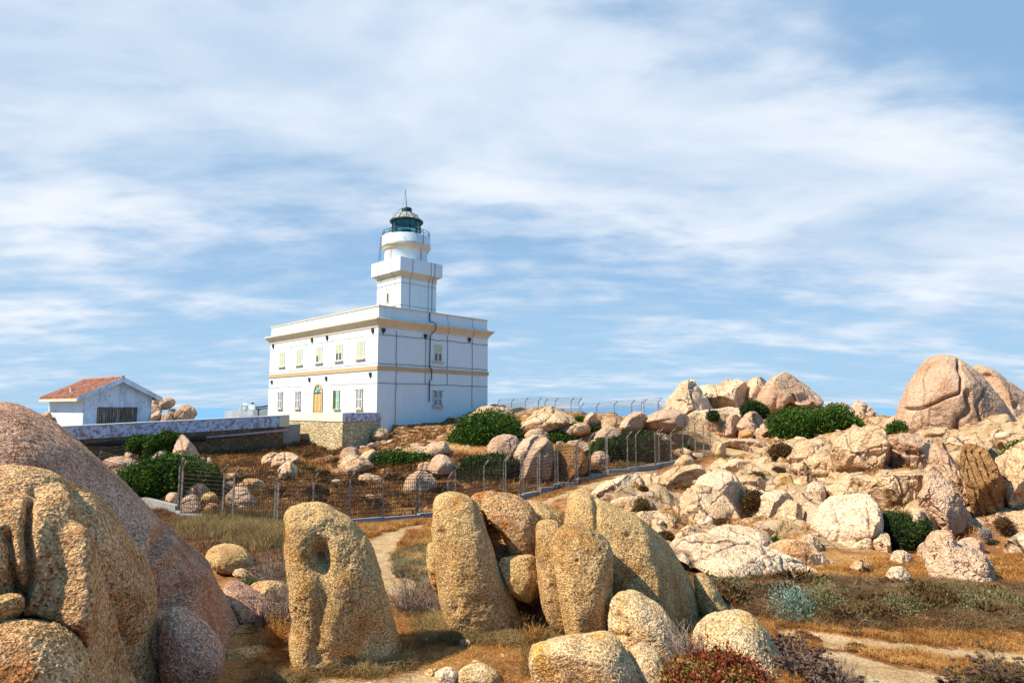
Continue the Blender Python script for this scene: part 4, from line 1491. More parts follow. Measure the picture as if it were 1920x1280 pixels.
def rock(label, poly, d=None, thick=None, n=44, mat='pale', facets=0, famt=0.85, big=0.06, fine=0.012, creases=(), hollows=(), centre=None,
         power=0.8, name='boulder', cat='boulder', group=None, ridge=0.0, seed=None, kinks=0.0, sink=0.0, fscale=None, seat=False, grow=1.0, flakes=0.0, flank=None, keep=0.82):
    rock_count[0] += 1
    rs = np.random.RandomState(seed if seed is not None else 100 + rock_count[0])
    poly = np.asarray(poly, float)
    if seat:
        lo = poly[np.argsort(poly[:, 1])[-3:]].mean(0)
        h1, h2 = hit(lo[0], min(lo[1], 1278)), hit(*poly.mean(0))
        tk = thick if thick else 1.0
        if h1 is not None:
            nd = h1[1] + 0.30 * tk
            if h2 is not None: nd = min(nd, h2[1] + 0.1 * tk)
            tk2 = nd / d
            d = nd
            if thick: thick = thick * tk2
    if grow != 1.0:
        c0 = poly.mean(0)
        poly = c0 + (poly - c0) * grow
    if sink:
        y0, y1 = poly[:, 1].min(), poly[:, 1].max()
        tt = np.clip((poly[:, 1] - y0) / (y1 - y0) * 2 - 1, 0, 1)
        poly[:, 1] += tt * sink
    if d is None:
        bx = poly[np.argsort(poly[:, 1])[-3:]].mean(0)
        hp = hit(bx[0], min(bx[1], 1278))
        d = (hp[1] if hp is not None else 60)
        wpx = np.ptp(poly[:, 0])
        d = d + 0.30 * (thick if thick else 0.42 * math.sqrt(wpx * np.ptp(poly[:, 1])) * d / F)
    pts, f, fr = blob_shape(poly, d, thick, n, centre, power)
    C, rt, fw, w, h, th = fr
    size = math.sqrt(w * h)
    if facets: pts = facet(pts, fr, facets, famt, rs, keep)
    off = rs.uniform(0, 50, 3)
    nrm_ = vnormals(pts, f)
    flip = np.sign(((pts - C) * nrm_).sum())
    nrm_ = nrm_ * (1 if flip >= 0 else -1)
    q = pts / size + off
    disp = big * size * fbm(q * 1.7, 3)
    if ridge: disp = disp - ridge * size * (1 - np.abs(perlin(q * 2.3 + 7))) ** 6
    if kinks:
        f1, e, cid = worley(q * (1.9, 1.9, 1.3) + 0.35 * fbm(q * 3, 2)[:, None], rock_count[0])
        cut = 1 - np.clip(e * 8.0, 0, 1)
        disp = disp + kinks * size * 0.6 * (-0.8 * cut ** 1.5 + 1.1 * ((cid % 31) / 31 - 0.5))
        wq = 0.16 * fbm(q * 2.5 + 40, 3)
        vx = (pts - C) @ rt / size
        vz = (pts[:, 2] - C[2]) / size
        vy = (pts - C) @ fw / size
        for jn, fr_j, am in ((rs.uniform(0.5, 1.1), rs.uniform(1.6, 2.8), 1.0), (rs.uniform(-1.2, -0.3), rs.uniform(1.2, 2.2), 0.8), (rs.uniform(1.2, 1.9), rs.uniform(3.0, 5.0), 0.45)):
            sj = (vx * math.sin(jn) + vz * math.cos(jn) + 0.4 * vy + wq) * fr_j + rs.uniform(0, 9)
            bi = np.floor(sj)
            fr_ = sj - bi
            edge = np.minimum(fr_, 1 - fr_) / fr_j
            rnd_ = _perm[(bi.astype(int) * 37 + rock_count[0] * 11) & 255] / 255.0 - 0.5
            gate_ = np.clip(fbm(q * 1.5 + 60 * jn, 2) * 5 + 0.5, 0, 1)
            disp = disp + kinks * size * am * gate_ * (0.9 * rnd_ + 0.5 * (fr_ - 0.5) - 0.9 * np.exp(-(edge / 0.012) ** 2))
    fs = fscale if fscale else 0.09
    disp = disp + fine * fbm(pts / fs, 4) * 2
    if flakes:
        # weathered skins: terraces of millimetres to centimetres and pits
        t_ = fbm(q * 2.6 + 31, 4)
        disp = disp - flakes * size * (1 / (1 + np.exp(-(t_ - 0.12) * 30))) - flakes * 0.7 * size * (1 / (1 + np.exp((t_ + 0.25) * 30)))
        pit = worley(pts / 0.16, 5)[0]
        gate = np.clip(fbm(q * 2.2 + 3, 2) * 4, 0, 1)
        disp = disp - 0.018 * gate * np.clip(0.32 - pit, 0, 1) / 0.32
    # creases and hollows are given where they show; they cut into the viewer's side
    px, py = project(pts)
    face = np.clip(-((pts - C) @ fw) / th * 2.2 + 0.6, 0, 1)
    for pl, wd, dep in creases:
        dd = seg_dist(px + 2.0 * perlin(q * 9), py + 2.0 * perlin(q * 9 + 5), pl)
        disp = disp - dep * size * np.exp(-(dd / wd) ** 2) * face
    for hx, hy, hr, vr, dep in hollows:
        dd = ((px - hx) / hr) ** 2 + ((py - hy) / vr) ** 2 + 1.1 * fbm(q * 5 + hx, 3)
        dd = np.maximum(dd, 0)
        disp = disp - dep * size * np.exp(-dd ** 1.5) * face
    pts = pts + nrm_ * disp[:, None]
    if flank:
        line, slope = flank
        line = np.array(line, float)
        xl = np.interp(py, line[:, 1], line[:, 0])
        dx = np.maximum(px - xl, 0) * d / F
        pts = pts * (1 + (slope * (np.sqrt(dx * dx + 0.004) - 0.063) / d))[:, None]
    if flip < 0: f = f[:, ::-1]
    o = mesh_np(name, pts, f, M[mat])
    return tag(o, label, cat, group)


def flip_check(o):
    pass


# ---- foreground, left
rock('large pinkish grey granite boulder at the left edge, sloping down behind the rusty one',
     [(-330, 800), (-150, 752), (0, 748), (45, 760), (85, 782), (120, 806), (160, 845), (215, 890), (262, 935), (305, 968), (338, 1000), (362, 1030), (392, 1058), (415, 1095), (438, 1130), (462, 1165), (480, 1200), (480, 1235), (430, 1310), (250, 1400), (-330, 1400)],
     7.8, 1.6, 210, 'pink', centre=(170, 1090), power=0.85, big=0.05, fine=0.006, fscale=0.03, flakes=0.006, flank=([(215, 900), (285, 990), (318, 1060), (330, 1150), (350, 1400)], 1.15),
     hollows=[(330, 1095, 42, 60, 0.10), (60, 905, 30, 25, 0.03)], creases=[([(310, 1000), (315, 1120), (330, 1250)], 16, 0.06)])
rock('huge rusty tan granite boulder with vertical grooves at the lower left corner',
     [(-260, 1000), (-120, 900), (-30, 880), (20, 868), (70, 870), (120, 886), (165, 905), (205, 935), (235, 965), (262, 1010), (285, 1060), (296, 1110), (310, 1180), (330, 1260), (345, 1420), (-260, 1420)],
     5.9, 1.2, 230, 'front', centre=(100, 1150), power=0.85, big=0.07, fine=0.005, fscale=0.025, flakes=0.012, flank=([(110, 880), (150, 960), (166, 1050), (160, 1150), (185, 1400)], 1.7), ridge=0.02,
     creases=[([(60, 935), (52, 1000), (58, 1080), (40, 1130), (-10, 1160)], 9, 0.06), ([(15, 1000), (20, 1060), (30, 1110)], 8, 0.045), ([(150, 905), (190, 985), (222, 1060), (262, 1180), (300, 1290)], 11, 0.05),
              ([(70, 905), (130, 950), (180, 975)], 9, 0.03), ([(150, 1010), (158, 1120), (150, 1180)], 26, -0.05), ([(-20, 1175), (60, 1165), (120, 1185), (160, 1215)], 10, 0.05)],
     hollows=[(20, 1120, 22, 45, 0.05), (140, 1195, 16, 14, 0.05), (120, 950, 10, 8, 0.02)])
rock('rounded rusty tan granite lobe in the bottom left corner of the photo',
     [(-200, 1180), (-60, 1172), (20, 1162), (70, 1158), (110, 1172), (150, 1205), (175, 1250), (200, 1330), (200, 1420), (-200, 1420)], 4.7, 0.7, 150, 'front', centre=(20, 1290), big=0.05, fine=0.005, fscale=0.03, flakes=0.014)
rock('small angular tan stone wedged in the hollow at the left edge',
     [(-60, 1120), (-5, 1118), (30, 1112), (48, 1120), (46, 1150), (20, 1168), (-60, 1180)], 4.75, 0.14, 40, 'tan', facets=10, big=0.05, fine=0.005, name='stone', cat='stone')
rock('low rounded brown granite boulder shaded between the big left boulders',
     [(295, 1180), (310, 1145), (335, 1138), (370, 1155), (400, 1185), (425, 1225), (420, 1262), (380, 1290), (300, 1300)], 7.0, 0.40, 90, 'pink', big=0.05, fine=0.005, fscale=0.03, flakes=0.012)
rock('flat sunlit tan stone on the ground between the left boulders and the standing boulder',
     [(412, 1232), (430, 1218), (470, 1213), (510, 1214), (508, 1226), (490, 1240), (450, 1250), (415, 1248)], 8.2, 0.22, 50, 'tan', facets=8, big=0.05, fine=0.01, name='stone', cat='stone')
rock('pinkish orange sloping slab left of the standing boulder',
     [(415, 1100), (440, 1096), (475, 1112), (510, 1130), (540, 1150), (545, 1185), (500, 1200), (460, 1198), (430, 1160)], 10.2, 0.8, 80, 'pink', big=0.05, fine=0.012, facets=6, name='slab', cat='rock slab')
rock('orange stained broken stone at the upper edge of the pinkish slab',
     [(464, 1105), (480, 1092), (505, 1088), (535, 1096), (545, 1120), (520, 1135), (485, 1125)], 10.7, 0.35, 50, 'front', facets=10, big=0.08, fine=0.01, name='stone', cat='stone')
rock('smooth domed yellow tan boulder lying in dry grass before the fence',
     [(386, 1050), (388, 1034), (405, 1024), (430, 1021), (455, 1028), (470, 1040), (478, 1062), (480, 1078), (440, 1076), (400, 1066)], None, 0.75, 70, 'tan', big=0.05, fine=0.012, hollows=[(450, 1064, 18, 9, 0.10)])
rock('small grey stone at the foot of the domed boulder',
     [(430, 1072), (445, 1066), (462, 1067), (478, 1078), (470, 1085), (440, 1080)], None, 0.25, 30, 'slab', facets=8, name='stone', cat='stone')

# ---- foreground, centre
rock('standing finger shaped tan granite boulder with a dark hollow, alone at the centre left',
     [(534, 975), (541, 956), (560, 947), (588, 945), (612, 950), (640, 966), (664, 978), (684, 1003), (705, 1040), (722, 1078), (735, 1115), (746, 1155), (757, 1195), (764, 1232), (742, 1250), (700, 1262), (640, 1268), (585, 1266), (548, 1245), (538, 1205), (541, 1150), (537, 1090), (532, 1030)],
     8.25, 0.62, 150, 'tan', power=0.72, sink=22, big=0.05, fine=0.006, fscale=0.03, flakes=0.014, flank=([(680, 960), (706, 1060), (728, 1150), (735, 1260)], 1.2), centre=(630, 1120), seed=5,
     hollows=[(604, 1026, 19, 20, 0.07), (596, 1056, 24, 26, 0.05), (612, 1042, 12, 26, 0.03), (655, 1240, 14, 12, 0.05), (700, 1200, 22, 30, 0.035)],
     creases=[([(604, 1040), (608, 1100), (598, 1160), (590, 1230)], 18, 0.035), ([(560, 975), (590, 962)], 8, 0.02), ([(540, 960), (560, 1010)], 20, -0.02)])
rock('leaning pillar shaped tan boulder at the left of the central rock group',
     [(817, 960), (823, 943), (845, 935), (872, 937), (890, 948), (903, 972), (913, 1005), (925, 1040), (942, 1070), (955, 1100), (968, 1140), (972, 1165), (955, 1185), (920, 1195), (880, 1180), (850, 1155), (832, 1110), (826, 1060), (820, 1010)],
     9.35, 0.55, 130, 'tan', sink=22, grow=1.12, big=0.04, fine=0.006, fscale=0.03, flakes=0.012, centre=(885, 1065), power=0.75, creases=[([(828, 1000), (838, 1080), (855, 1140)], 9, 0.03)])
rock('narrow low tan boulder behind the left pillar of the rock group',
     [(798, 1022), (808, 1014), (822, 1018), (835, 1060), (835, 1110), (815, 1112), (803, 1080)], 9.9, 0.3, 50, 'tan', fine=0.012)
rock('arching tan boulder with rusty inner side behind the left pillar',
     [(880, 940), (893, 926), (920, 922), (950, 926), (985, 940), (1003, 962), (1012, 1000), (1012, 1060), (1005, 1130), (985, 1130), (972, 1080), (962, 1050), (948, 1018), (930, 985), (905, 965)],
     10.0, 0.44, 110, 'front', grow=1.05, big=0.04, fine=0.006, fscale=0.03, flakes=0.012, centre=(972, 1010), power=0.72, creases=[([(903, 928), (900, 950), (905, 970)], 8, 0.04)])
rock('small round topped tan boulder between the pillar and the arching boulder',
     [(878, 950), (884, 932), (900, 924), (915, 930), (918, 960), (915, 1000), (900, 1010), (885, 985)], 10.1, 0.3, 50, 'tan', fine=0.012)
rock('wedge shaped smooth stone jammed between the pillar and the middle boulders',
     [(941, 1054), (965, 1050), (992, 1048), (1006, 1058), (1008, 1100), (990, 1118), (972, 1126), (962, 1108), (950, 1080)], 9.25, 0.30, 60, 'tan', facets=9, big=0.03, fine=0.006, power=0.55, grow=1.25)
rock('shaded boulder filling the gap behind the arching boulder', [(900, 1000), (930, 975), (970, 985), (1010, 1040), (1030, 1190), (960, 1200), (905, 1150)], 10.1, 0.25, 50, 'rust')  # filler rock; dark rust granite paints in the shade of the cavity
rock('tan boulder top showing behind the arching and middle boulders',
     [(968, 945), (985, 936), (1010, 938), (1035, 955), (1055, 975), (1060, 1010), (1050, 1060), (1000, 1060), (985, 990)], 10.6, 0.5, 70, 'tan', fine=0.012)
rock('tall narrow tan boulder left of the pointed middle boulder',
     [(1006, 1000), (1012, 984), (1035, 982), (1052, 990), (1062, 1040), (1075, 1110), (1085, 1185), (1060, 1195), (1030, 1165), (1015, 1120), (1008, 1060)], 9.0, 0.44, 100, 'tan', grow=1.10, big=0.035, fine=0.006, fscale=0.03, flakes=0.012, power=0.75)
rock('pointed bulging tan boulder in the middle of the central rock group',
     [(1040, 1010), (1052, 992), (1072, 981), (1095, 985), (1125, 1005), (1145, 1030), (1148, 1075), (1146, 1130), (1138, 1180), (1110, 1205), (1075, 1200), (1060, 1160), (1045, 1100), (1038, 1050)],
     8.7, 0.52, 130, 'tan', sink=18, grow=1.06, big=0.045, fine=0.006, fscale=0.03, flakes=0.012, power=0.72, centre=(1092, 1085), creases=[([(1050, 1060), (1060, 1130), (1072, 1190)], 8, 0.025)], hollows=[(1083, 1051, 4, 4, 0.02)])
rock('largest tan boulder of the central group, leaning right with a dark shaded flank',
     [(1057, 960), (1062, 930), (1078, 918), (1100, 922), (1125, 934), (1155, 945), (1185, 958), (1212, 978), (1240, 1003), (1265, 1035), (1285, 1065), (1300, 1100), (1318, 1150), (1322, 1200), (1250, 1220), (1180, 1190), (1120, 1100), (1065, 1030)],
     9.7, 0.75, 150, 'tan', big=0.04, flank=([(1190, 960), (1215, 1020), (1232, 1080), (1238, 1200)], 1.7), fine=0.006, fscale=0.03, flakes=0.012, power=0.8, centre=(1185, 1070), creases=[([(1116, 935), (1120, 970), (1122, 1020)], 6, 0.03)], hollows=[(1180, 1000, 8, 6, 0.02)])
rock('narrow sunlit tan boulder leaning at the right end of the central group',
     [(1298, 1085), (1306, 1074), (1322, 1076), (1340, 1100), (1358, 1130), (1370, 1150), (1350, 1170), (1318, 1175)], 10.2, 0.28, 50, 'tan', fine=0.012)
rock('squat brownish boulder with pitted side below the largest central boulder',
     [(1138, 1140), (1150, 1114), (1172, 1107), (1198, 1112), (1225, 1130), (1250, 1150), (1275, 1190), (1290, 1240), (1280, 1290), (1230, 1300), (1180, 1280), (1140, 1215)],
     8.1, 0.42, 100, 'slab', big=0.06, fine=0.006, fscale=0.03, flakes=0.012, facets=4, creases=[([(1140, 1190), (1175, 1195), (1205, 1240)], 8, 0.05)], hollows=[(1160, 1160, 8, 14, 0.04)])
rock('tan boulder with bright yellow lichen at the bottom edge, right of the speckled slab',
     [(1170, 1230), (1195, 1205), (1225, 1215), (1250, 1245), (1275, 1300), (1240, 1330), (1190, 1310)], 7.4, 0.3, 70, 'slab', fine=0.01)
rock('flat topped speckled pale slab boulder at the bottom centre',
     [(992, 1225), (1000, 1205), (1030, 1190), (1065, 1184), (1100, 1190), (1130, 1185), (1160, 1196), (1178, 1225), (1200, 1262), (1215, 1330), (1100, 1350), (1010, 1330), (995, 1270)],
     7.25, 0.48, 130, 'slab', keep=0.7, big=0.03, fine=0.005, fscale=0.03, flakes=0.012, facets=7, famt=0.8, power=0.62)
rock('rounded pale speckled boulder rising from the red plant at the bottom right of the centre',
     [(1300, 1180), (1318, 1158), (1350, 1146), (1385, 1143), (1412, 1155), (1440, 1185), (1462, 1225), (1485, 1262), (1505, 1320), (1430, 1350), (1330, 1330), (1300, 1250)],
     7.75, 0.55, 120, 'slab', big=0.035, fine=0.006, fscale=0.03, flakes=0.012, power=0.75)
rock('small lichen spotted stone in dry grass at the bottom edge',
     [(852, 1262), (880, 1248), (905, 1245), (930, 1258), (950, 1290), (900, 1300), (860, 1290)], 7.4, 0.2, 50, 'slab', facets=8, big=0.05, name='stone', cat='stone')
rock('flat whitish sandstone patch stone at the bottom edge beside the lichen stone',
     [(810, 1262), (840, 1250), (862, 1262), (858, 1280), (820, 1282)], 7.35, 0.15, 30, 'white', facets=8, name='stone', cat='stone')

# ---- behind the left part of the fence
mid = [
    ('pointed two faced granite boulder like a tent under the yard wall', [(322, 868), (326, 840), (338, 817), (352, 825), (368, 848), (378, 872), (350, 880), (328, 878)], 'pale2', 2, dict(creases=[([(341, 820), (345, 850), (348, 875)], 2.5, 0.10)], facets=6)),
    ('rounded granite boulder left of the tent shaped one', [(282, 868), (288, 848), (302, 840), (314, 842), (314, 862), (305, 876), (284, 878)], 'pale2', 1, {}),
    ('rounded boulder top beside the upper green bush', [(230, 858), (238, 845), (252, 842), (258, 852), (256, 862), (240, 866)], 'pale2', 1, {}),
    ('low wide slab with rusty top behind the fence at the left', [(183, 872), (195, 861), (230, 857), (262, 866), (262, 878), (240, 884), (190, 886)], 'pale2', 1.6, dict(facets=5)),
    ('low pale slab just below the rusty topped one', [(190, 888), (210, 878), (250, 876), (256, 888), (240, 896), (200, 898)], 'pale', 1.4, dict(facets=5)),
    ('small triangular stone right of the tent boulder', [(386, 875), (388, 855), (398, 862), (405, 878)], 'pale2', 0.5, {}),
    ('small round stone at the foot of the tent boulder', [(370, 868), (374, 856), (384, 858), (386, 868), (378, 874)], 'pale2', 0.5, {}),
    ('split granite boulder at the edge of the green mat behind the fence', [(345, 930), (352, 912), (368, 904), (384, 908), (392, 922), (388, 934), (365, 938)], 'pale2', 0.9, dict(creases=[([(370, 918), (371, 936)], 2.5, 0.1)])),
    ('round boulder behind a fence post at the edge of the green mat', [(310, 940), (314, 926), (328, 920), (338, 926), (338, 940), (322, 948)], 'pale2', 0.8, {}),
    ('low boulder in front of the split one', [(332, 945), (342, 930), (362, 928), (374, 938), (368, 948), (345, 950)], 'pale2', 0.7, {}),
    ('egg shaped yellowish boulder right of the split one', [(376, 938), (384, 926), (398, 923), (408, 932), (404, 944), (388, 948)], 'tan', 0.7, {}),
    ('lowest boulder of the cluster behind the fence', [(332, 958), (345, 944), (365, 940), (376, 950), (370, 960), (345, 964)], 'pale2', 0.7, {}),
    ('rusty orange boulder at the right foot of the cluster', [(382, 958), (390, 945), (404, 944), (412, 952), (408, 962), (390, 964)], 'front', 0.6, {}),
    ('pointed rusty granite boulder behind the fence beside two posts', [(425, 930), (436, 918), (450, 911), (465, 922), (480, 938), (478, 948), (445, 950), (428, 942)], 'pale2', 0.9, {}),
    ('blocky rusty boulder up slope from the pointed one', [(455, 905), (462, 898), (485, 899), (497, 908), (494, 920), (475, 924), (458, 914)], 'front', 0.9, dict(facets=8)),
    ('low boulder touching the right end of the green mat', [(412, 915), (422, 903), (440, 905), (446, 915), (430, 922)], 'pale2', 0.7, {}),
    ('flat stone with orange top above the green mat', [(410, 900), (420, 890), (440, 886), (452, 892), (446, 902), (420, 904)], 'front', 0.7, dict(facets=6)),
    ('small grey stone in front of the pointed rusty boulder', [(442, 956), (452, 946), (464, 950), (462, 958)], 'pale2', 0.4, {}),
    ('rounded pale boulder with folded lobes below the terrace', [(508, 872), (520, 852), (545, 848), (562, 858), (560, 876), (535, 884)], 'pale', 1.3, dict(creases=[([(520, 862), (545, 860), (558, 875)], 2, 0.08), ([(535, 850), (538, 880)], 2, 0.08)])),
    ('finger like pale boulder in front of the folded one', [(518, 888), (528, 872), (545, 866), (558, 882), (556, 893), (530, 896)], 'pale', 1.0, dict(creases=[([(538, 868), (540, 892)], 2.2, 0.10), ([(548, 868), (552, 890)], 1.8, 0.08)])),
    ('small smooth boulder left of the folded pale boulder', [(490, 868), (496, 854), (510, 848), (524, 852), (520, 866), (502, 874)], 'pale', 0.9, {}),
    ('rounded pale boulder under the low dark green bush', [(634, 880), (640, 862), (660, 852), (684, 860), (700, 872), (690, 886), (655, 890)], 'pale', 1.6, dict(creases=[([(650, 862), (680, 872)], 2, 0.07)])),
    ('pale boulder with overhang left of the low dark green bush', [(668, 868), (680, 850), (698, 842), (706, 850), (700, 868), (686, 880)], 'pale', 1.1, {}),
    ('pale pinkish boulder right of the terrace corner', [(634, 862), (640, 845), (655, 838), (672, 842), (672, 856), (650, 866)], 'pale2', 1.2, {}),
    ('pale block at the foot of the shaded house corner', [(696, 820), (700, 806), (718, 802), (727, 806), (728, 820), (712, 824)], 'pale', 1.0, dict(facets=8)),
    ('smooth pale boulder up slope from the low dark green bush', [(740, 856), (755, 842), (790, 836), (810, 842), (800, 852), (765, 858)], 'pale', 2.0, {}),
    ('rounded pale boulder beside the big green dome bush', [(790, 848), (806, 832), (830, 826), (845, 836), (838, 850), (810, 856)], 'pale', 1.6, {}),
    ('yellowish boulder right of the low dark green bush', [(804, 884), (808, 864), (824, 852), (842, 860), (852, 875), (846, 890), (822, 896)], 'pale2', 1.2, {}),
    ('square pale stone touching the right tip of the low bush', [(783, 885), (786, 868), (808, 868), (812, 884), (800, 892)], 'pale', 0.8, dict(facets=8)),
    ('low rounded boulder behind the wire fence under the low bush', [(758, 910), (770, 890), (792, 884), (812, 895), (818, 915), (790, 926), (765, 922)], 'pale2', 1.0, {}),
    ('tiny upright stone behind the fence', [(712, 888), (716, 877), (722, 882), (722, 892)], 'front', 0.3, {}),
    ('smooth slab stone behind the fence above the path', [(670, 900), (680, 888), (705, 890), (722, 902), (700, 908)], 'pale', 0.8, dict(facets=4)),
    ('upright rounded granite boulder in front of the green dome bush', [(914, 850), (918, 832), (935, 817), (955, 816), (970, 822), (972, 840), (962, 858), (935, 864)], 'pale2', 1.3, {}),
    ('long leaning boulder right of the dome bush', [(962, 862), (972, 840), (985, 824), (1008, 818), (1020, 824), (1010, 850), (995, 880), (970, 890)], 'pale2', 1.4, dict(creases=[([(1000, 825), (985, 860)], 2.5, 0.06)])),
    ('tall rusty fissured boulder behind the fence', [(982, 870), (995, 845), (1010, 822), (1030, 830), (1036, 850), (1030, 880), (1022, 905), (990, 908), (975, 895)], 'pale2', 1.5, dict(facets=7, creases=[([(1020, 845), (1010, 900)], 3, 0.08)])),
    ('craggy brown boulder block behind the fence right of the rusty one', [(1022, 870), (1030, 845), (1055, 834), (1080, 838), (1098, 850), (1100, 880), (1085, 892), (1040, 905)], 'rust', 1.7, dict(facets=9, kinks=0.05)),
    ('thin pale boulder on top of the brown block', [(1058, 842), (1064, 828), (1090, 826), (1104, 836), (1104, 850), (1080, 852)], 'pale2', 1.0, {}),
    ('rounded rusty boulder in front of the green bushes behind the fence', [(1108, 862), (1114, 848), (1130, 846), (1142, 856), (1140, 872), (1118, 876)], 'pale2', 0.9, {}),
    ('wide faceted granite boulder on the crest against the sea', [(970, 800), (985, 790), (1010, 772), (1036, 761), (1050, 766), (1070, 775), (1080, 790), (1072, 806), (1030, 812), (985, 812)], 'pale', 3.2, dict(facets=9, kinks=0.03, creases=[([(1042, 768), (1015, 795)], 2.5, 0.04)])),
    ('pale rough rock on the crest touching the shaded house wall', [(878, 790), (885, 774), (905, 766), (930, 764), (960, 765), (964, 785), (935, 790), (900, 796)], 'pale', 2.4, dict(facets=9, kinks=0.06)),
    ('pointed pale boulder on the crest against the sea', [(1094, 798), (1100, 780), (1112, 771), (1118, 778), (1122, 795), (1110, 804)], 'pale2', 1.1, dict(facets=6)),
    ('pale boulder with dark hole on the crest', [(1124, 800), (1130, 786), (1145, 782), (1156, 784), (1154, 798), (1138, 806)], 'pale', 1.2, dict(facets=5)),
    ('flat pale slab on the crest between two bushes', [(1040, 812), (1055, 798), (1085, 792), (1105, 800), (1100, 815), (1065, 822)], 'pale', 1.8, dict(facets=6)),
    ('rusty pale block above the tall fissured boulder', [(985, 818), (992, 806), (1020, 804), (1030, 812), (1025, 826), (998, 828)], 'pale2', 1.3, dict(facets=6)),
    ('upright pale boulder right of the flat crest slab', [(1112, 838), (1118, 812), (1135, 802), (1155, 800), (1162, 815), (1155, 836), (1130, 842)], 'pale2', 1.6, dict(facets=6)),
    ('brown boulder above the fence beside the upright pale boulder', [(1148, 826), (1152, 808), (1168, 800), (1176, 812), (1172, 828)], 'rust', 1.0, dict(facets=6)),
    ('pink sloping boulder on the crest behind the fence posts', [(1160, 808), (1172, 785), (1195, 771), (1210, 778), (1208, 798), (1185, 808)], 'pale2', 1.6, dict(facets=6)),
    ('long pink ledge below the pale craggy ridge', [(1200, 802), (1215, 780), (1240, 770), (1275, 772), (1290, 790), (1270, 806), (1230, 808)], 'pale2', 2.2, dict(facets=7, creases=[([(1210, 795), (1260, 785)], 2, 0.05)])),
    ('square rusty boulder behind the right end of the fence', [(1228, 828), (1232, 816), (1250, 813), (1258, 820), (1256, 832), (1238, 836)], 'pale2', 0.9, dict(facets=7)),
    ('pale stones heap beside the fence corner', [(1262, 850), (1268, 842), (1285, 840), (1298, 848), (1290, 856), (1270, 858)], 'pale', 0.7, dict(facets=7, kinks=0.08)),
    ('lichen covered grey boulder right of the last fence post', [(1333, 852), (1336, 832), (1350, 826), (1358, 834), (1360, 850), (1350, 858)], 'slab', 0.9, dict(facets=8)),
    ('pale rounded boulder at the end of the concrete kerb', [(1262, 880), (1270, 862), (1285, 853), (1298, 858), (1304, 872), (1290, 884)], 'pale', 1.1, {}),
]
for lab, poly, mt, th, kw in mid:
    kw = dict(kw)
    kw.setdefault('n', 30)
    kw.setdefault('fine', 0.03)
    kw.setdefault('fscale', 0.3)
    kw.setdefault('facets', 4)
    kw.setdefault('kinks', 0.03)
    kw.setdefault('grow', 1.14)
    kw.setdefault('sink', 4)
    kw.setdefault('power', 0.66)
    rock(lab, poly, None, th, mat=mt, **kw)

# boulder stack beside the shed
for lab, poly, dd in (
        ('top boulder of the stack beside the shed, cracked across', [(300, 768), (298, 752), (306, 745), (322, 745), (330, 752), (328, 762), (315, 768)], 72),
        ('boulder at the top left of the stack, half hidden by the shed roof', [(280, 758), (281, 744), (292, 741), (300, 748), (299, 758), (290, 764)], 72.5),
        ('left boulder of the stack against the shed wall', [(278, 775), (280, 760), (292, 756), (305, 766), (302, 780), (285, 786)], 71),
        ('lower left boulder of the stack leaning on the shed', [(279, 790), (284, 775), (298, 768), (306, 776), (300, 792)], 70),
        ('small rounded boulder in the middle of the stack', [(300, 790), (305, 775), (313, 770), (322, 780), (326, 792)], 69.5),
        ('dark shaded boulder wedged in the middle of the stack', [(312, 778), (318, 766), (330, 766), (338, 778), (334, 792), (320, 790)], 72),
        ('largest right boulder of the stack beside the shed', [(326, 785), (330, 768), (342, 758), (356, 758), (364, 768), (366, 788), (345, 794)], 71.5),
        ('curved boulder at the right end of the stack', [(352, 768), (358, 760), (368, 768), (371, 778), (364, 782), (362, 792), (352, 790)], 72)):
    rock(lab, poly, dd, 1.1, 26, 'pale2', facets=5, fine=0.03, fscale=0.3, group='boulders stacked beside the shed', power=0.7)
rock('rounded rusty boulder showing between the pink boulder and the shed', [(68, 790), (74, 776), (88, 770), (98, 776), (100, 800), (75, 805)], 60, 0.8, 24, 'pale2', facets=3, fine=0.03)
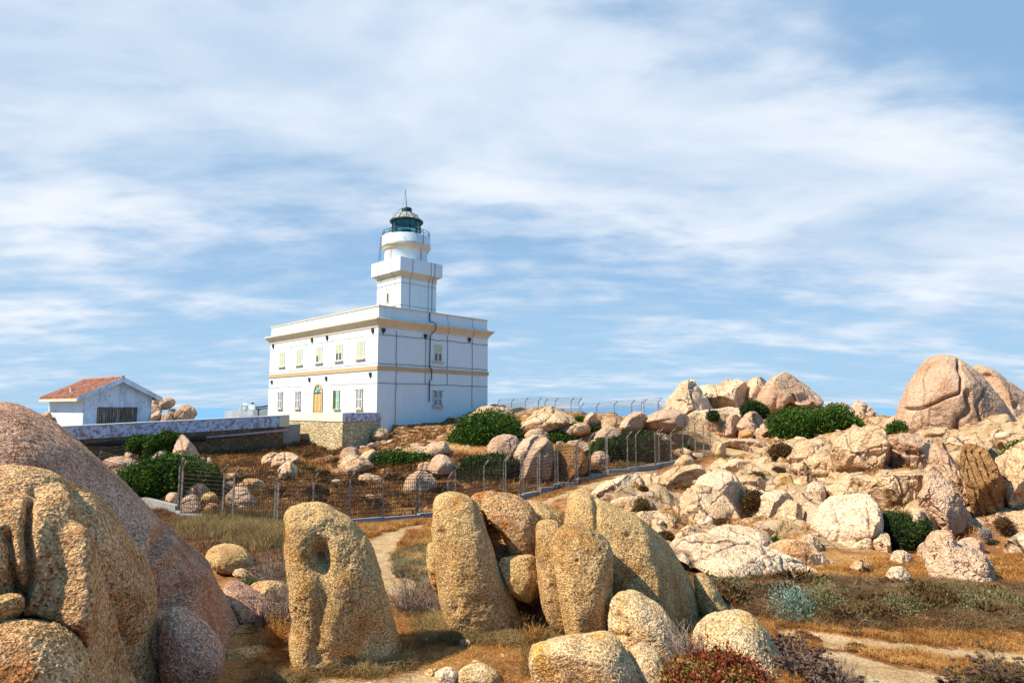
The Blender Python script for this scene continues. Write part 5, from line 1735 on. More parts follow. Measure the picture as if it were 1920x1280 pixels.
# ---- right hillside
hill = [
    # back ridge
    ('left shoulder of the pale craggy skyline ridge, sloping down to the fence', [(1215, 808), (1232, 778), (1254, 742), (1274, 718), (1296, 713), (1318, 718), (1335, 745), (1340, 800), (1270, 812)], 70, 4.5, 'white',
     dict(n=80, facets=12, kinks=0.05, big=0.07, power=0.55, keep=0.74, creases=[([(1245, 785), (1330, 770)], 3, 0.04)])),
    ('middle mass of the pale craggy skyline ridge', [(1300, 800), (1305, 735), (1325, 720), (1342, 722), (1360, 714), (1388, 712), (1405, 722), (1412, 795)], 72, 4.5, 'white',
     dict(n=80, facets=12, kinks=0.055, big=0.07, power=0.55, keep=0.74)),
    ('right mass of the pale craggy skyline ridge, next to the cave boulder', [(1380, 795), (1384, 725), (1400, 710), (1425, 706), (1448, 712), (1462, 740), (1465, 790)], 73, 4.0, 'white',
     dict(n=80, facets=12, kinks=0.055, big=0.07, power=0.55, keep=0.74)),
    ('long smooth pale ledge under the skyline ridge', [(1262, 800), (1280, 780), (1330, 768), (1390, 762), (1420, 772), (1410, 792), (1340, 806)], 66, 2.5, 'white', dict(n=60, kinks=0.025, power=0.6)),
    ('big pinkish boulder with dark cave like overhang on the skyline ridge', [(1418, 750), (1440, 712), (1462, 703), (1480, 700), (1504, 708), (1525, 716), (1540, 738), (1543, 752), (1535, 770), (1505, 778), (1465, 780), (1438, 772)], 69, 4.0, 'pale2',
     dict(n=80, facets=6, kinks=0.025, keep=0.8, power=0.6, hollows=[(1486, 764, 14, 12, 0.22), (1506, 746, 20, 8, 0.10), (1525, 756, 10, 7, 0.10)], creases=[([(1445, 715), (1455, 745), (1450, 770)], 4, 0.05)])),
    ('pink boulder wall below the skyline ridge, left part', [(1322, 800), (1330, 780), (1352, 772), (1370, 778), (1372, 800), (1365, 820), (1340, 826)], 60, 2.2, 'pale2', dict(facets=6)),
    ('round pink boulder in the row below the ridge', [(1345, 810), (1350, 795), (1362, 792), (1370, 800), (1368, 814), (1355, 818)], 58, 1.2, 'pale2', {}),
    ('upright rounded pink boulder left of the arch shaped one', [(1358, 818), (1360, 788), (1372, 776), (1385, 778), (1388, 800), (1380, 820)], 58, 1.5, 'pale2', {}),
    ('arch shaped pink boulder with an orange hollow below the ridge', [(1372, 815), (1385, 785), (1405, 772), (1425, 772), (1440, 785), (1436, 805), (1415, 822), (1385, 822)], 57, 2.0, 'pale2', dict(n=50, hollows=[(1412, 786, 8, 8, 0.12)], creases=[([(1395, 790), (1400, 815)], 3, 0.05)])),
    ('low orange stained boulder under the arch shaped one', [(1380, 820), (1386, 808), (1402, 804), (1414, 812), (1410, 824), (1392, 826)], 55, 1.0, 'front', {}),
    ('two lobed pink boulder beside the green mat bush', [(1412, 818), (1420, 798), (1440, 790), (1458, 796), (1466, 810), (1452, 824), (1425, 826)], 55, 1.6, 'pale2', dict(creases=[([(1445, 792), (1440, 818)], 3, 0.06)])),
    ('pale wedge boulder touching the green mat bush', [(1452, 822), (1466, 806), (1474, 812), (1470, 830), (1440, 838)], 52, 1.2, 'pale', {}),
    ('small boulders shelf at the foot of the pink row', [(1345, 838), (1360, 825), (1400, 822), (1430, 828), (1435, 840), (1390, 846)], 50, 1.6, 'pale2', dict(facets=8, kinks=0.07)),
    # spiky rocks right of mat
    ('pale pointed rock on the skyline between ridge and green mat', [(1542, 770), (1550, 757), (1560, 753), (1568, 760), (1570, 772), (1555, 778)], 66, 1.3, 'pale2', dict(facets=6)),
    ('broken pale rock on the skyline above the mat bush', [(1562, 775), (1570, 756), (1582, 753), (1592, 760), (1600, 775), (1585, 786)], 64, 1.8, 'pale', dict(facets=8, kinks=0.06)),
    ('jagged leaning rock spikes at the right end of the skyline gap', [(1590, 800), (1596, 765), (1612, 757), (1622, 764), (1630, 760), (1640, 768), (1650, 775), (1656, 790), (1645, 806), (1610, 810)], 60, 2.5, 'pale2', dict(n=50, facets=12, kinks=0.12, creases=[([(1622, 765), (1630, 800)], 3, 0.08), ([(1640, 770), (1645, 800)], 3, 0.08)])),
    ('low smooth rock left of the great domed boulder', [(1648, 806), (1660, 785), (1690, 776), (1705, 790), (1700, 812), (1665, 816)], 50, 1.8, 'pale2', {}),
    # great dome
    ('pale pink boulder peak on the skyline behind the great domed boulder', [(1815, 760), (1822, 690), (1832, 682), (1850, 684), (1872, 695), (1897, 720), (1925, 742), (1965, 765), (1990, 840), (1880, 850)], 50, 4.0, 'pale2', dict(n=70, seat=False, kinks=0.01, keep=0.85, grow=1.02, centre=(1885, 770), power=0.65, hollows=[(1850, 705, 10, 6, 0.06), (1905, 760, 8, 6, 0.05)])),
    ('great domed pink granite boulder cracked into lobes on the right skyline', [(1680, 795), (1688, 765), (1700, 730), (1716, 706), (1736, 680), (1760, 669), (1785, 670), (1806, 680), (1828, 695), (1848, 715), (1868, 742), (1890, 770), (1912, 800), (1905, 820), (1860, 832), (1790, 836), (1720, 830), (1684, 815)], 42, 5.0, 'pale2',
     dict(n=120, power=0.62, kinks=0.0, keep=0.9, centre=(1790, 765), big=0.04, facets=3, famt=0.5, creases=[([(1700, 767), (1730, 765), (1760, 752), (1800, 735), (1803, 705), (1795, 678)], 2.8, 0.055), ([(1812, 735), (1818, 765), (1800, 790), (1790, 825)], 4.5, 0.06), ([(1850, 730), (1832, 760), (1845, 800), (1870, 815)], 3, 0.035), ([(1745, 765), (1742, 800)], 2, 0.012)],
          hollows=[(1795, 795, 8, 24, 0.04)])),
    # crest rocks under dome
    ('small pale boulder in the row under the great domed boulder, left of the green sprig', [(1640, 818), (1652, 805), (1672, 804), (1680, 814), (1660, 824)], 38, 1.0, 'pale', {}),
    ('row boulder under the right foot of the great dome, rounded and white', [(1800, 828), (1812, 818), (1835, 816), (1842, 828), (1825, 838)], 33, 1.0, 'white', {}),
    ('rounded white boulder beside the far right green bush', [(1838, 832), (1846, 812), (1866, 803), (1886, 808), (1890, 826), (1870, 840)], 32, 1.3, 'pale', {}),
    ('small red veined boulder between the white row boulders', [(1856, 842), (1865, 828), (1882, 826), (1888, 838), (1872, 848)], 30, 0.7, 'rust', {}),
    # shelf left of the skull
    ('row of low pale stones above the overhanging boulder', [(1480, 858), (1492, 838), (1512, 830), (1530, 834), (1548, 828), (1570, 838), (1570, 858), (1530, 868), (1495, 868)], 33, 1.5, 'pale', dict(n=44, facets=9, kinks=0.09)),
    ('smooth flaring pale rock shoulder left of the overhanging boulder', [(1498, 886), (1508, 868), (1524, 856), (1548, 853), (1568, 868), (1574, 890), (1550, 899), (1505, 897)], 26.5, 1.6, 'pale', dict(n=50, hollows=[(1545, 893, 22, 4, 0.06)])),
    ('big smooth overhanging boulder like a skull in the middle of the right slope', [(1563, 880), (1560, 850), (1576, 822), (1603, 809), (1636, 810), (1662, 828), (1674, 850), (1668, 874), (1655, 888), (1640, 893), (1624, 886), (1602, 878), (1582, 884)], 25.6, 1.9, 'pale',
     dict(n=80, power=0.7, big=0.05, hollows=[(1636, 857, 10, 8, 0.05), (1600, 884, 22, 7, 0.10)], creases=[([(1622, 815), (1598, 850), (1585, 870)], 6, -0.03)])),
    ('dark undercut boulder tucked right of the overhanging boulder', [(1664, 872), (1668, 846), (1685, 835), (1705, 845), (1718, 862), (1714, 880), (1690, 884)], 26.6, 1.1, 'pale2', dict(hollows=[(1705, 874, 14, 6, 0.10)])),
    ('smooth long pale slab right above the undercut boulder', [(1660, 836), (1672, 820), (1705, 814), (1735, 818), (1750, 840), (1762, 872), (1752, 890), (1730, 884), (1705, 862), (1685, 840)], 28, 1.8, 'pale2', dict(n=60, hollows=[(1712, 850, 20, 4, 0.07)])),
    ('jutting angular rock with dark underside below the overhanging boulder', [(1550, 930), (1558, 912), (1578, 898), (1604, 888), (1624, 888), (1642, 900), (1632, 914), (1610, 928), (1580, 940)], 24.2, 1.3, 'pale', dict(n=50, facets=9, hollows=[(1600, 932, 20, 6, 0.08)])),
    ('small bleached boulder left of the jutting angular rock', [(1506, 922), (1512, 908), (1530, 904), (1548, 912), (1548, 928), (1530, 936)], 25.5, 0.9, 'white', dict(facets=6)),
    ('pale hump with smooth ledge and dark mouth, centre of the right slope', [(1637, 935), (1634, 908), (1648, 893), (1680, 888), (1712, 889), (1738, 898), (1745, 925), (1728, 950), (1706, 966), (1684, 955), (1660, 962)], 23.6, 1.7, 'pale',
     dict(n=70, hollows=[(1678, 950, 16, 8, 0.10), (1712, 920, 8, 14, 0.05)], creases=[([(1728, 900), (1732, 930), (1715, 955)], 3.5, 0.04)])),
    ('tall smooth slab with orange streak standing below the jutting rock', [(1546, 948), (1562, 934), (1590, 930), (1624, 926), (1642, 945), (1650, 975), (1640, 1010), (1620, 1028), (1585, 1030), (1545, 1018), (1524, 1000), (1528, 972)], 21.6, 1.3, 'white',
     dict(n=70, power=0.55, kinks=0.03, facets=7, famt=0.7, creases=[([(1565, 945), (1575, 985), (1570, 1010)], 4, 0.04), ([(1626, 935), (1630, 985)], 2.5, 0.05), ([(1560, 1015), (1620, 1012)], 2, 0.04)])),
    ('long tongue shaped boulder sloping down to the right with a pitted end', [(1718, 900), (1728, 878), (1752, 880), (1772, 900), (1795, 935), (1815, 962), (1822, 985), (1806, 1006), (1782, 1010), (1752, 995), (1736, 965), (1722, 935)], 22.4, 1.6, 'pale2',
     dict(n=80, power=0.68, creases=[([(1735, 890), (1745, 930), (1770, 985)], 3, 0.035)], hollows=[(1790, 1005, 18, 6, 0.05)])),
    ('smooth slab under the dark bush leading to the tongue boulder', [(1690, 975), (1700, 955), (1730, 952), (1752, 980), (1765, 1010), (1735, 1020), (1700, 1005)], 20, 1.1, 'pale', dict(facets=5)),
    ('rounded ridge boulder with sharp spine above the tongue boulder', [(1738, 860), (1742, 828), (1760, 820), (1775, 850), (1800, 885), (1830, 925), (1838, 955), (1820, 962), (1790, 925), (1758, 892)], 25.2, 1.4, 'pale2', dict(n=60, creases=[([(1752, 825), (1772, 870), (1815, 940)], 4, -0.04)])),
    ('round boulder with dark seam in the fan of slabs', [(1505, 990), (1508, 965), (1524, 953), (1545, 955), (1556, 968), (1545, 985), (1522, 1000)], 21.6, 0.8, 'pale2', dict(facets=4)),
    ('arched slab at the top of the fan of slabs', [(1476, 935), (1486, 922), (1506, 921), (1530, 932), (1550, 950), (1556, 972), (1540, 968), (1515, 952), (1492, 945)], 23.5, 0.9, 'pale', dict(facets=5)),
    ('upright pale slab in the fan, left of the round seamed boulder', [(1450, 985), (1462, 955), (1480, 938), (1500, 946), (1508, 965), (1496, 1000), (1470, 1003)], 22, 0.9, 'pale', dict(facets=6, creases=[([(1478, 950), (1465, 990)], 2.5, 0.05)])),
    ('wide smooth slab left of the fan with a rusty edge', [(1408, 958), (1420, 935), (1445, 924), (1475, 925), (1486, 938), (1470, 965), (1448, 990), (1425, 980)], 24, 1.1, 'white', dict(n=50, facets=5)),
    ('great convex plate of pale rock in the middle of the near slope', [(1308, 915), (1320, 892), (1345, 884), (1372, 888), (1388, 905), (1398, 935), (1410, 965), (1400, 980), (1378, 962), (1350, 935), (1322, 928)], 27, 1.4, 'white', dict(n=60, facets=4)),
    ('whitish split slab right of the great convex plate', [(1380, 900), (1395, 893), (1425, 895), (1445, 910), (1425, 925), (1408, 945), (1392, 930)], 27.5, 1.1, 'pale', dict(facets=6)),
    ('low humped boulder with hollow and lichen, front of the near slope', [(1266, 962), (1270, 938), (1288, 918), (1320, 912), (1350, 924), (1375, 950), (1398, 972), (1394, 984), (1350, 984), (1300, 984)], 23, 1.3, 'pale', dict(n=70, hollows=[(1308, 946, 14, 8, 0.06), (1374, 966, 8, 8, 0.06)])),
    ('rusty edged ledge above the low humped boulder', [(1322, 925), (1330, 914), (1350, 916), (1375, 938), (1382, 960), (1360, 945), (1340, 932)], 24.2, 0.7, 'front', dict(facets=6)),
    ('cracked striped slab right of the concrete kerb', [(1232, 915), (1245, 890), (1275, 876), (1308, 874), (1320, 884), (1310, 905), (1290, 925), (1258, 936), (1236, 930)], 29.5, 1.4, 'pale', dict(n=60, facets=5, kinks=0.03, creases=[([(1250, 900), (1300, 885)], 2, 0.04), ([(1250, 912), (1305, 896)], 2, 0.04), ([(1255, 925), (1300, 910)], 2, 0.04)])),
    ('first flat slab beside the sandy track', [(1092, 940), (1110, 920), (1145, 900), (1185, 886), (1215, 895), (1205, 915), (1165, 935), (1125, 948)], 30.5, 1.2, 'white', dict(n=60, facets=6, creases=[([(1130, 920), (1185, 915)], 2, 0.04)])),
    ('dark sided block on the edge of the flat slab beside the track', [(1202, 902), (1212, 888), (1232, 886), (1240, 900), (1225, 912)], 32, 0.8, 'pale', dict(facets=8)),
    ('low pale slab below the first flat slab', [(1130, 958), (1150, 940), (1190, 930), (1225, 938), (1215, 955), (1170, 966)], 26.5, 1.0, 'pale', dict(facets=6)),
    ('small boulder cluster on the near slope above the grassy seam', [(1225, 985), (1240, 965), (1262, 960), (1280, 972), (1275, 992), (1250, 998)], 22, 0.8, 'pale', dict(facets=8, kinks=0.08)),
    ('low smooth slab left of the humped boulder', [(1172, 985), (1190, 965), (1225, 958), (1245, 968), (1228, 990), (1195, 998)], 22.5, 0.9, 'pale', dict(facets=6)),
    ('top left slab block on the crest of the near slope', [(1328, 885), (1335, 866), (1352, 858), (1366, 870), (1372, 884), (1350, 892)], 31, 1.0, 'pale', dict(facets=7)),
    ('wide slab on the crest of the near slope', [(1355, 876), (1370, 862), (1395, 862), (1420, 872), (1410, 884), (1375, 890)], 31, 1.2, 'white', dict(facets=6)),
    ('long thin slab on the crest right of the wide one', [(1410, 885), (1425, 870), (1460, 866), (1490, 874), (1480, 890), (1440, 896)], 30, 1.1, 'pale', dict(facets=7, kinks=0.04)),
    ('square cut yellow block in the grassy notch', [(1458, 918), (1459, 890), (1484, 888), (1488, 915), (1472, 922)], 27, 0.6, 'tan', dict(facets=4, power=0.5)),
    ('pale stone right of the square cut block', [(1488, 908), (1496, 896), (1514, 892), (1524, 902), (1512, 914), (1495, 916)], 26.5, 0.7, 'pale', dict(facets=7)),
    # low front slabs
    ('big flat bleached slab at the foot of the near slope', [(1256, 1040), (1275, 1018), (1320, 1008), (1380, 1016), (1440, 1034), (1500, 1055), (1545, 1078), (1500, 1088), (1420, 1084), (1340, 1072), (1285, 1060)], 15.4, 1.5, 'white', dict(n=90, facets=5, power=0.6, big=0.04, creases=[([(1300, 1045), (1380, 1040), (1460, 1070)], 2, 0.015), ([(1400, 1035), (1440, 1075)], 2, 0.015)])),
    ('oval bleached slab just above the big flat slab', [(1325, 1012), (1340, 996), (1375, 989), (1410, 995), (1435, 1012), (1432, 1030), (1395, 1036), (1350, 1028)], 18.2, 1.2, 'white', dict(n=60, facets=4)),
    ('narrow pale slab left of the oval slab', [(1262, 1012), (1275, 996), (1300, 988), (1330, 1000), (1325, 1014), (1290, 1020)], 18.5, 0.9, 'pale', dict(facets=6)),
    ('low wedge shaped slab right of the oval slab with a dark slot', [(1444, 1030), (1455, 1018), (1490, 1014), (1530, 1025), (1545, 1045), (1560, 1062), (1520, 1060), (1470, 1040)], 16.2, 0.8, 'pale', dict(n=50, facets=6, hollows=[(1480, 1034, 22, 4, 0.05)])),
    ('pale knobbly boulder between the tall slab and the path', [(1500, 1040), (1505, 1012), (1520, 1003), (1535, 1015), (1545, 1035), (1530, 1045)], 17.2, 0.7, 'pale', dict(facets=7)),
    ('pale block at the foot of the green juniper bush', [(1636, 1030), (1640, 1005), (1655, 995), (1668, 1005), (1670, 1030), (1655, 1040)], 17.8, 0.6, 'pale', dict(facets=8)),
    # bone shaped
    ('twisted bone shaped pink boulder with deep scooped sides at the right', [(1738, 1055), (1735, 1025), (1748, 1008), (1775, 1006), (1790, 1025), (1820, 1032), (1845, 1045), (1862, 1075), (1866, 1096), (1830, 1100), (1785, 1092), (1750, 1076)], 13.8, 1.0, 'pale2',
     dict(n=90, power=0.7, big=0.09, hollows=[(1752, 1040, 10, 22, 0.14), (1812, 1068, 22, 14, 0.05)], creases=[([(1775, 1010), (1778, 1050), (1800, 1085)], 12, -0.05), ([(1795, 1055), (1815, 1060)], 4, 0.06)])),
    ('rounded pink boulder behind the bone shaped one', [(1790, 1030), (1800, 1016), (1825, 1012), (1845, 1022), (1850, 1042), (1820, 1048)], 16, 0.8, 'pale2', {}),
    ('small round boulder left of the bone shaped one', [(1716, 1040), (1722, 1022), (1740, 1014), (1750, 1028), (1745, 1052), (1725, 1054)], 14.6, 0.6, 'pale2', {}),
    ('angular white and grey stone on the golden grass left of the bone boulder', [(1668, 1052), (1672, 1038), (1692, 1033), (1710, 1042), (1714, 1056), (1695, 1066), (1676, 1062)], 13.9, 0.3, 'white', dict(facets=12, famt=0.95)),
    ('pointed pinkish white stone on the golden grass, nearest the scrub', [(1660, 1092), (1664, 1072), (1684, 1064), (1700, 1072), (1714, 1092), (1710, 1104), (1680, 1108)], 12.3, 0.35, 'white', dict(facets=11, famt=0.95)),
    ('tiny stone right of the pointed pinkish white stone', [(1715, 1103), (1720, 1094), (1730, 1092), (1738, 1102), (1725, 1107)], 12.2, 0.15, 'white', dict(facets=9)),
    ('broken low stone on the golden grass below the wedge slab', [(1590, 1070), (1600, 1058), (1618, 1054), (1634, 1066), (1625, 1078), (1600, 1080)], 13.6, 0.35, 'pale', dict(facets=11, kinks=0.1)),
    # right masses
    ('rust brown streaked cliff rock with slanting grooves at the right', [(1800, 860), (1812, 836), (1840, 840), (1865, 870), (1882, 910), (1893, 945), (1875, 965), (1848, 985), (1832, 965), (1815, 920)], 23.5, 1.7, 'rust',
     dict(n=80, power=0.6, facets=6, kinks=0.03, creases=[([(1812, 845), (1835, 905), (1858, 975)], 3, 0.05), ([(1825, 845), (1850, 905), (1872, 960)], 3, 0.05), ([(1840, 850), (1868, 910)], 3, 0.05), ([(1815, 880), (1840, 960)], 2.5, 0.05)])),
    ('pale crumbly rock above the rust brown cliff rock', [(1765, 850), (1775, 828), (1805, 820), (1845, 828), (1862, 845), (1855, 862), (1820, 866), (1785, 872)], 26.5, 1.5, 'pale', dict(n=50, facets=9, kinks=0.09)),
    ('pale rock mass with cave at the far right edge', [(1862, 880), (1866, 845), (1885, 815), (1920, 805), (1980, 810), (2000, 880), (1990, 960), (1930, 955), (1900, 935), (1885, 915)], 24.5, 2.0, 'pale', dict(n=70, power=0.6, facets=8, kinks=0.04, hollows=[(1907, 935, 10, 9, 0.10)])),
    ('low ground slab at the far right under the cliff', [(1848, 985), (1870, 965), (1915, 960), (1980, 970), (1980, 1000), (1900, 1003)], 18, 1.2, 'pale', dict(facets=5)),
    ('whitish low slab at the right edge above the golden grass', [(1878, 1030), (1895, 1008), (1930, 1000), (1980, 1010), (1980, 1045), (1910, 1045)], 15, 0.9, 'white', dict(facets=6)),
]
for lab, poly, dd, th, mt, kw in hill:
    kw = dict(kw)
    kw.setdefault('n', 36)
    kw.setdefault('fine', 0.012 if dd < 20 else 0.025)
    kw.setdefault('fscale', 0.16 if dd < 20 else 0.3)
    kw.setdefault('facets', 9)
    kw.setdefault('power', 0.55)
    kw.setdefault('keep', 0.70)
    kw.setdefault('kinks', 0.045)
    kw['n'] = int(kw['n'] * 1.4)
    kw.setdefault('famt', 0.97)
    low = max(p_[1] for p_ in poly) > 838
    kw.setdefault('seat', low)
    kw.setdefault('grow', 1.12 if low else 1.03)
    hpx = max(p_[1] for p_ in poly) - min(p_[1] for p_ in poly)
    kw.setdefault('sink', 0.32 * hpx if low else 8)
    rock(lab, poly, dd, th, mat=mt, **kw)
# ------------------------------------------------------------------ scattered stones
def gfull(x, y):
    x = np.atleast_1d(np.asarray(x, float))
    y = np.atleast_1d(np.asarray(y, float))
    z, r = terr(x, y)
    pm = pathmask(x, y)
    return z + relief(x, y, r, pm), r, pm


def sample_region(poly, n, rs, dmax=75):
    """n world points, even over the ground, that fall in a region of the hill given by its outline"""
    poly = np.asarray(poly, float)
    hs = []
    bb = np.array([poly.min(0), poly.max(0)])
    for a in np.linspace(bb[0, 0], bb[1, 0], 7):
        for b in np.linspace(bb[0, 1], bb[1, 1], 7):
            h = hit(a, min(b, 1330))
            if h is not None: hs.append(h[:2])
    hs = np.array(hs)
    lo, hi = hs.min(0) - 0.5, np.minimum(hs.max(0) + 0.5, (200, dmax))
    out = np.zeros((0, 3))
    tries = 0
    while len(out) < n and tries < 12:
        tries += 1
        m = int(n * 2.2) + 50
        x = rs.uniform(lo[0], hi[0], m)
        y = rs.uniform(lo[1], hi[1], m)
        z, r = terr(x, y)
        px, py = project(np.stack([x, y, z], 1))
        k = inpoly(px, py, poly)
        x, y = x[k], y[k]
        if len(x) == 0: continue
        zz, _, _ = gfull(x, y)
        out = np.vstack([out, np.stack([x, y, zz], 1)])
    return out[:n]


def stone_variants(mats, n, seed):
    rs = np.random.RandomState(seed)
    out = []
    for i in range(n):
        v, f = cube_sphere(10 if i % 2 else 12)
        s = np.array([1, rs.uniform(0.6, 1.0), rs.uniform(0.5, 0.8)])
        loc = v.copy()
        for _ in range(9):
            nn = rs.normal(size=3)
            nn /= np.linalg.norm(nn)
            dd = loc @ nn
            loc = loc - nn * np.maximum(dd - rs.uniform(0.5, 0.85), 0)[:, None] * 0.9
        loc = loc * s
        loc = loc * (1 + 0.10 * fbm(loc * 1.5 + i * 9, 3))[:, None]
        me = bpy.data.meshes.new('stone')
        me.from_pydata([tuple(q) for q in loc], [], [tuple(map(int, q)) for q in f])
        for p_ in me.polygons: p_.use_smooth = True
        me.materials.append(M[mats[i % len(mats)]])
        out.append(me)
    return out


var_pale = stone_variants(['pale', 'white', 'pale2', 'pale'], 8, 4)
var_mid = stone_variants(['pale2', 'pale', 'front'], 6, 14)


def scatter(meshes, poly, n, smin, smax, seed, label, group, name='stone', expo=2.2, flat=1.0):
    rs = np.random.RandomState(seed)
    pts = sample_region(poly, n, rs)
    for p_ in pts:
        o = bpy.data.objects.new(name, meshes[rs.randint(len(meshes))])
        col.objects.link(o)
        s = smin + (smax - smin) * rs.rand() ** expo
        o.scale = (s * rs.uniform(0.8, 1.3), s, s * rs.uniform(0.6, 1.0) * flat)
        o.rotation_euler = (rs.uniform(-0.3, 0.3), rs.uniform(-0.3, 0.3), rs.uniform(0, 6.28))
        o.location = (p_[0], p_[1], p_[2] + s * 0.12)
        tag(o, label, 'stone', group)


scatter(var_pale, [(1100, 935), (1250, 885), (1480, 868), (1560, 900), (1540, 1010), (1560, 1060), (1450, 1050), (1250, 1030), (1150, 975)], 70, 0.10, 0.42, 31,
        'pale loose rock among the slabs of the near rocky slope', 'loose rocks on the near rocky slope', name='rock')
scatter(var_pale, [(1480, 870), (1560, 830), (1700, 812), (1920, 815), (1920, 900), (1850, 900), (1700, 900), (1560, 930)], 60, 0.15, 0.7, 32,
        'pale loose rock on the upper right slope under the great dome', 'loose rocks on the upper right slope', name='rock')
scatter(var_pale, [(1340, 850), (1340, 800), (1480, 780), (1640, 800), (1560, 850), (1450, 862)], 40, 0.2, 0.9, 33,
        'pinkish loose stone on the shelf behind the last fence posts', 'loose stones behind the last fence posts')
scatter(var_pale, [(880, 800), (960, 780), (1230, 800), (1240, 830), (1100, 840), (960, 835), (1000, 812)], 50, 0.2, 0.9, 34,
        'pale loose rock on the crest behind the fence, against the sea', 'loose rocks on the crest', name='rock')
scatter(var_pale, [(700, 815), (860, 790), (900, 800), (840, 850), (700, 880), (640, 870)], 70, 0.12, 0.6, 35,
        'pale loose stone on the bank below the shaded house wall', 'loose stones below the house wall', flat=0.6)
scatter(var_mid, [(190, 865), (420, 870), (640, 860), (1000, 900), (900, 950), (560, 970), (300, 950)], 75, 0.08, 0.5, 36,
        'small brownish stone in the undergrowth behind the wire fence', 'small stones behind the fence')
scatter(var_pale, [(1480, 1040), (1900, 1000), (1920, 1100), (1560, 1090)], 30, 0.04, 0.16, 37,
        'small pale stone on the golden grass at the right', 'small stones on the golden grass')
scatter(var_mid, [(470, 1170), (1000, 1170), (1000, 1280), (500, 1280)], 26, 0.015, 0.05, 38,
        'pebble on the reddish dirt between the foreground boulders', 'pebbles between the foreground boulders', name='pebble')
scatter(var_mid, [(480, 1195), (1000, 1185), (1010, 1230), (960, 1285), (520, 1285)], 26, 0.03, 0.11, 43,
        'broken stone lying on the dirt near the foreground boulders', 'broken stones near the foreground boulders')
# dry stone heap at the terrace corner
scatter(var_pale, [(662, 845), (665, 822), (700, 818), (712, 835), (700, 850)], 40, 0.16, 0.34, 39,
        'pale stone of the loose heap at the foot of the terrace corner', 'stones heaped at the terrace corner')


# ------------------------------------------------------------------ plants
def blades(pts, h, w, lean, rs, curl=0.35):
    """bent grass blades: 5 points, 3 triangles each"""
    n = len(pts)
    a = rs.uniform(0, 2 * math.pi, n)
    dirs = np.stack([np.cos(a), np.sin(a), np.zeros(n)], 1)
    b = rs.uniform(0, 2 * math.pi, n)
    side = np.stack([np.cos(b), np.sin(b), np.zeros(n)], 1) * (w * rs.uniform(0.6, 1.4, n))[:, None] * 0.5
    ln = lean * rs.uniform(0.2, 1.6, n)
    up = np.array([0, 0, 1.0])
    m = pts + dirs * (h * ln * 0.4)[:, None] + up * (h * 0.55)[:, None]
    t = pts + dirs * (h * ln * (1 + curl))[:, None] + up * (h / (1 + 0.6 * ln))[:, None]
    base = pts - up * 0.02
    V = np.stack([base - side, base + side, m - side * 0.8, m + side * 0.8, t], 1).reshape(-1, 3)
    k = np.arange(n)[:, None] * 5
    Fc = np.concatenate([k + [0, 1, 2], k + [1, 3, 2], k + [2, 3, 4]], 0)
    return V, Fc


def grass(name, label, poly, n, h, w, lean, mat, seed, clump=0, clump_r=0.15, thresh=None, rockmax=1.1, pathmax=0.5, nscale=1.2, kind='stuff', hnoise=True):
    rs = np.random.RandomState(seed)
    if clump:
        c = sample_region(poly, max(1, n // clump), rs)
        pts = np.repeat(c, clump, 0)
        pts[:, :2] += rs.normal(size=(len(pts), 2)) * clump_r
        pts[:, 2] = gfull(pts[:, 0], pts[:, 1])[0]
    else:
        pts = sample_region(poly, n, rs)
    z, r, pm = gfull(pts[:, 0], pts[:, 1])
    k = (pm < pathmax) & (r < rockmax)
    nz = fbm(np.stack([pts[:, 0] * nscale, pts[:, 1] * nscale, np.full(len(pts), seed * 1.0)], 1), 3)
    if thresh is not None: k &= nz > thresh
    pts, nz = pts[k], nz[k]
    if len(pts) == 0: return None
    hh = rs.uniform(h[0], h[1], len(pts)) * (1 + (0.8 * np.clip(nz, -0.5, 0.7) if hnoise else 0))
    V, Fc = blades(pts, hh, w, lean, rs)
    o = mesh_np(name, V, Fc, M[mat], smooth=False)
    tag(o, label, None, None, kind)
    return o


BEHIND = [(175, 845), (240, 850), (420, 842), (550, 838), (640, 845), (700, 880), (860, 850), (960, 880), (1120, 840), (1180, 870), (1090, 905), (950, 935), (860, 960), (520, 985), (330, 962), (210, 900)]
grass('undergrowth', 'brown dry undergrowth covering the slope behind the wire fence', BEHIND, 75000, (0.10, 0.50), 0.035, 1.1, 'brown', 50, thresh=-0.08, nscale=0.45, clump=18, clump_r=0.35)
grass('grass', 'russet dry grass on the slope behind the wire fence', BEHIND, 42000, (0.10, 0.5), 0.028, 0.6, 'drygrass', 51, thresh=0.0, nscale=0.4, clump=14, clump_r=0.3)
grass('grass', 'olive green low growth in patches behind the wire fence', BEHIND, 24000, (0.08, 0.3), 0.03, 0.9, 'scrub', 68, thresh=0.12, nscale=0.3, clump=14, clump_r=0.3)
grass('dry_grass', 'straw coloured tall grass before the fence at the left', [(350, 985), (420, 968), (535, 975), (540, 1040), (470, 1038), (400, 1022), (340, 1010)], 26000, (0.30, 0.62), 0.014, 0.35, 'straw', 52, clump=26, clump_r=0.22)
grass('low_scrub', 'grey brown low scrub below the tall straw grass', [(290, 955), (350, 975), (410, 1020), (540, 1035), (540, 1090), (480, 1080), (360, 1015), (300, 975)], 24000, (0.10, 0.30), 0.016, 1.1, 'brown', 53, clump=20, clump_r=0.2)
grass('dry_grass', 'dry grass beside the sandy track in the centre', [(560, 985), (700, 985), (790, 975), (830, 985), (850, 1100), (760, 1115), (730, 1060), (745, 1015), (640, 1000)], 36000, (0.08, 0.26), 0.014, 0.7, 'drygrass', 54, pathmax=0.25, thresh=-0.3)
grass('low_scrub', 'dark green brown scrub beside the track, left of the central rock group', [(740, 1040), (800, 1030), (830, 1080), (800, 1100), (745, 1095)], 9000, (0.10, 0.26), 0.016, 1.0, 'scrub', 55, clump=24, clump_r=0.15)
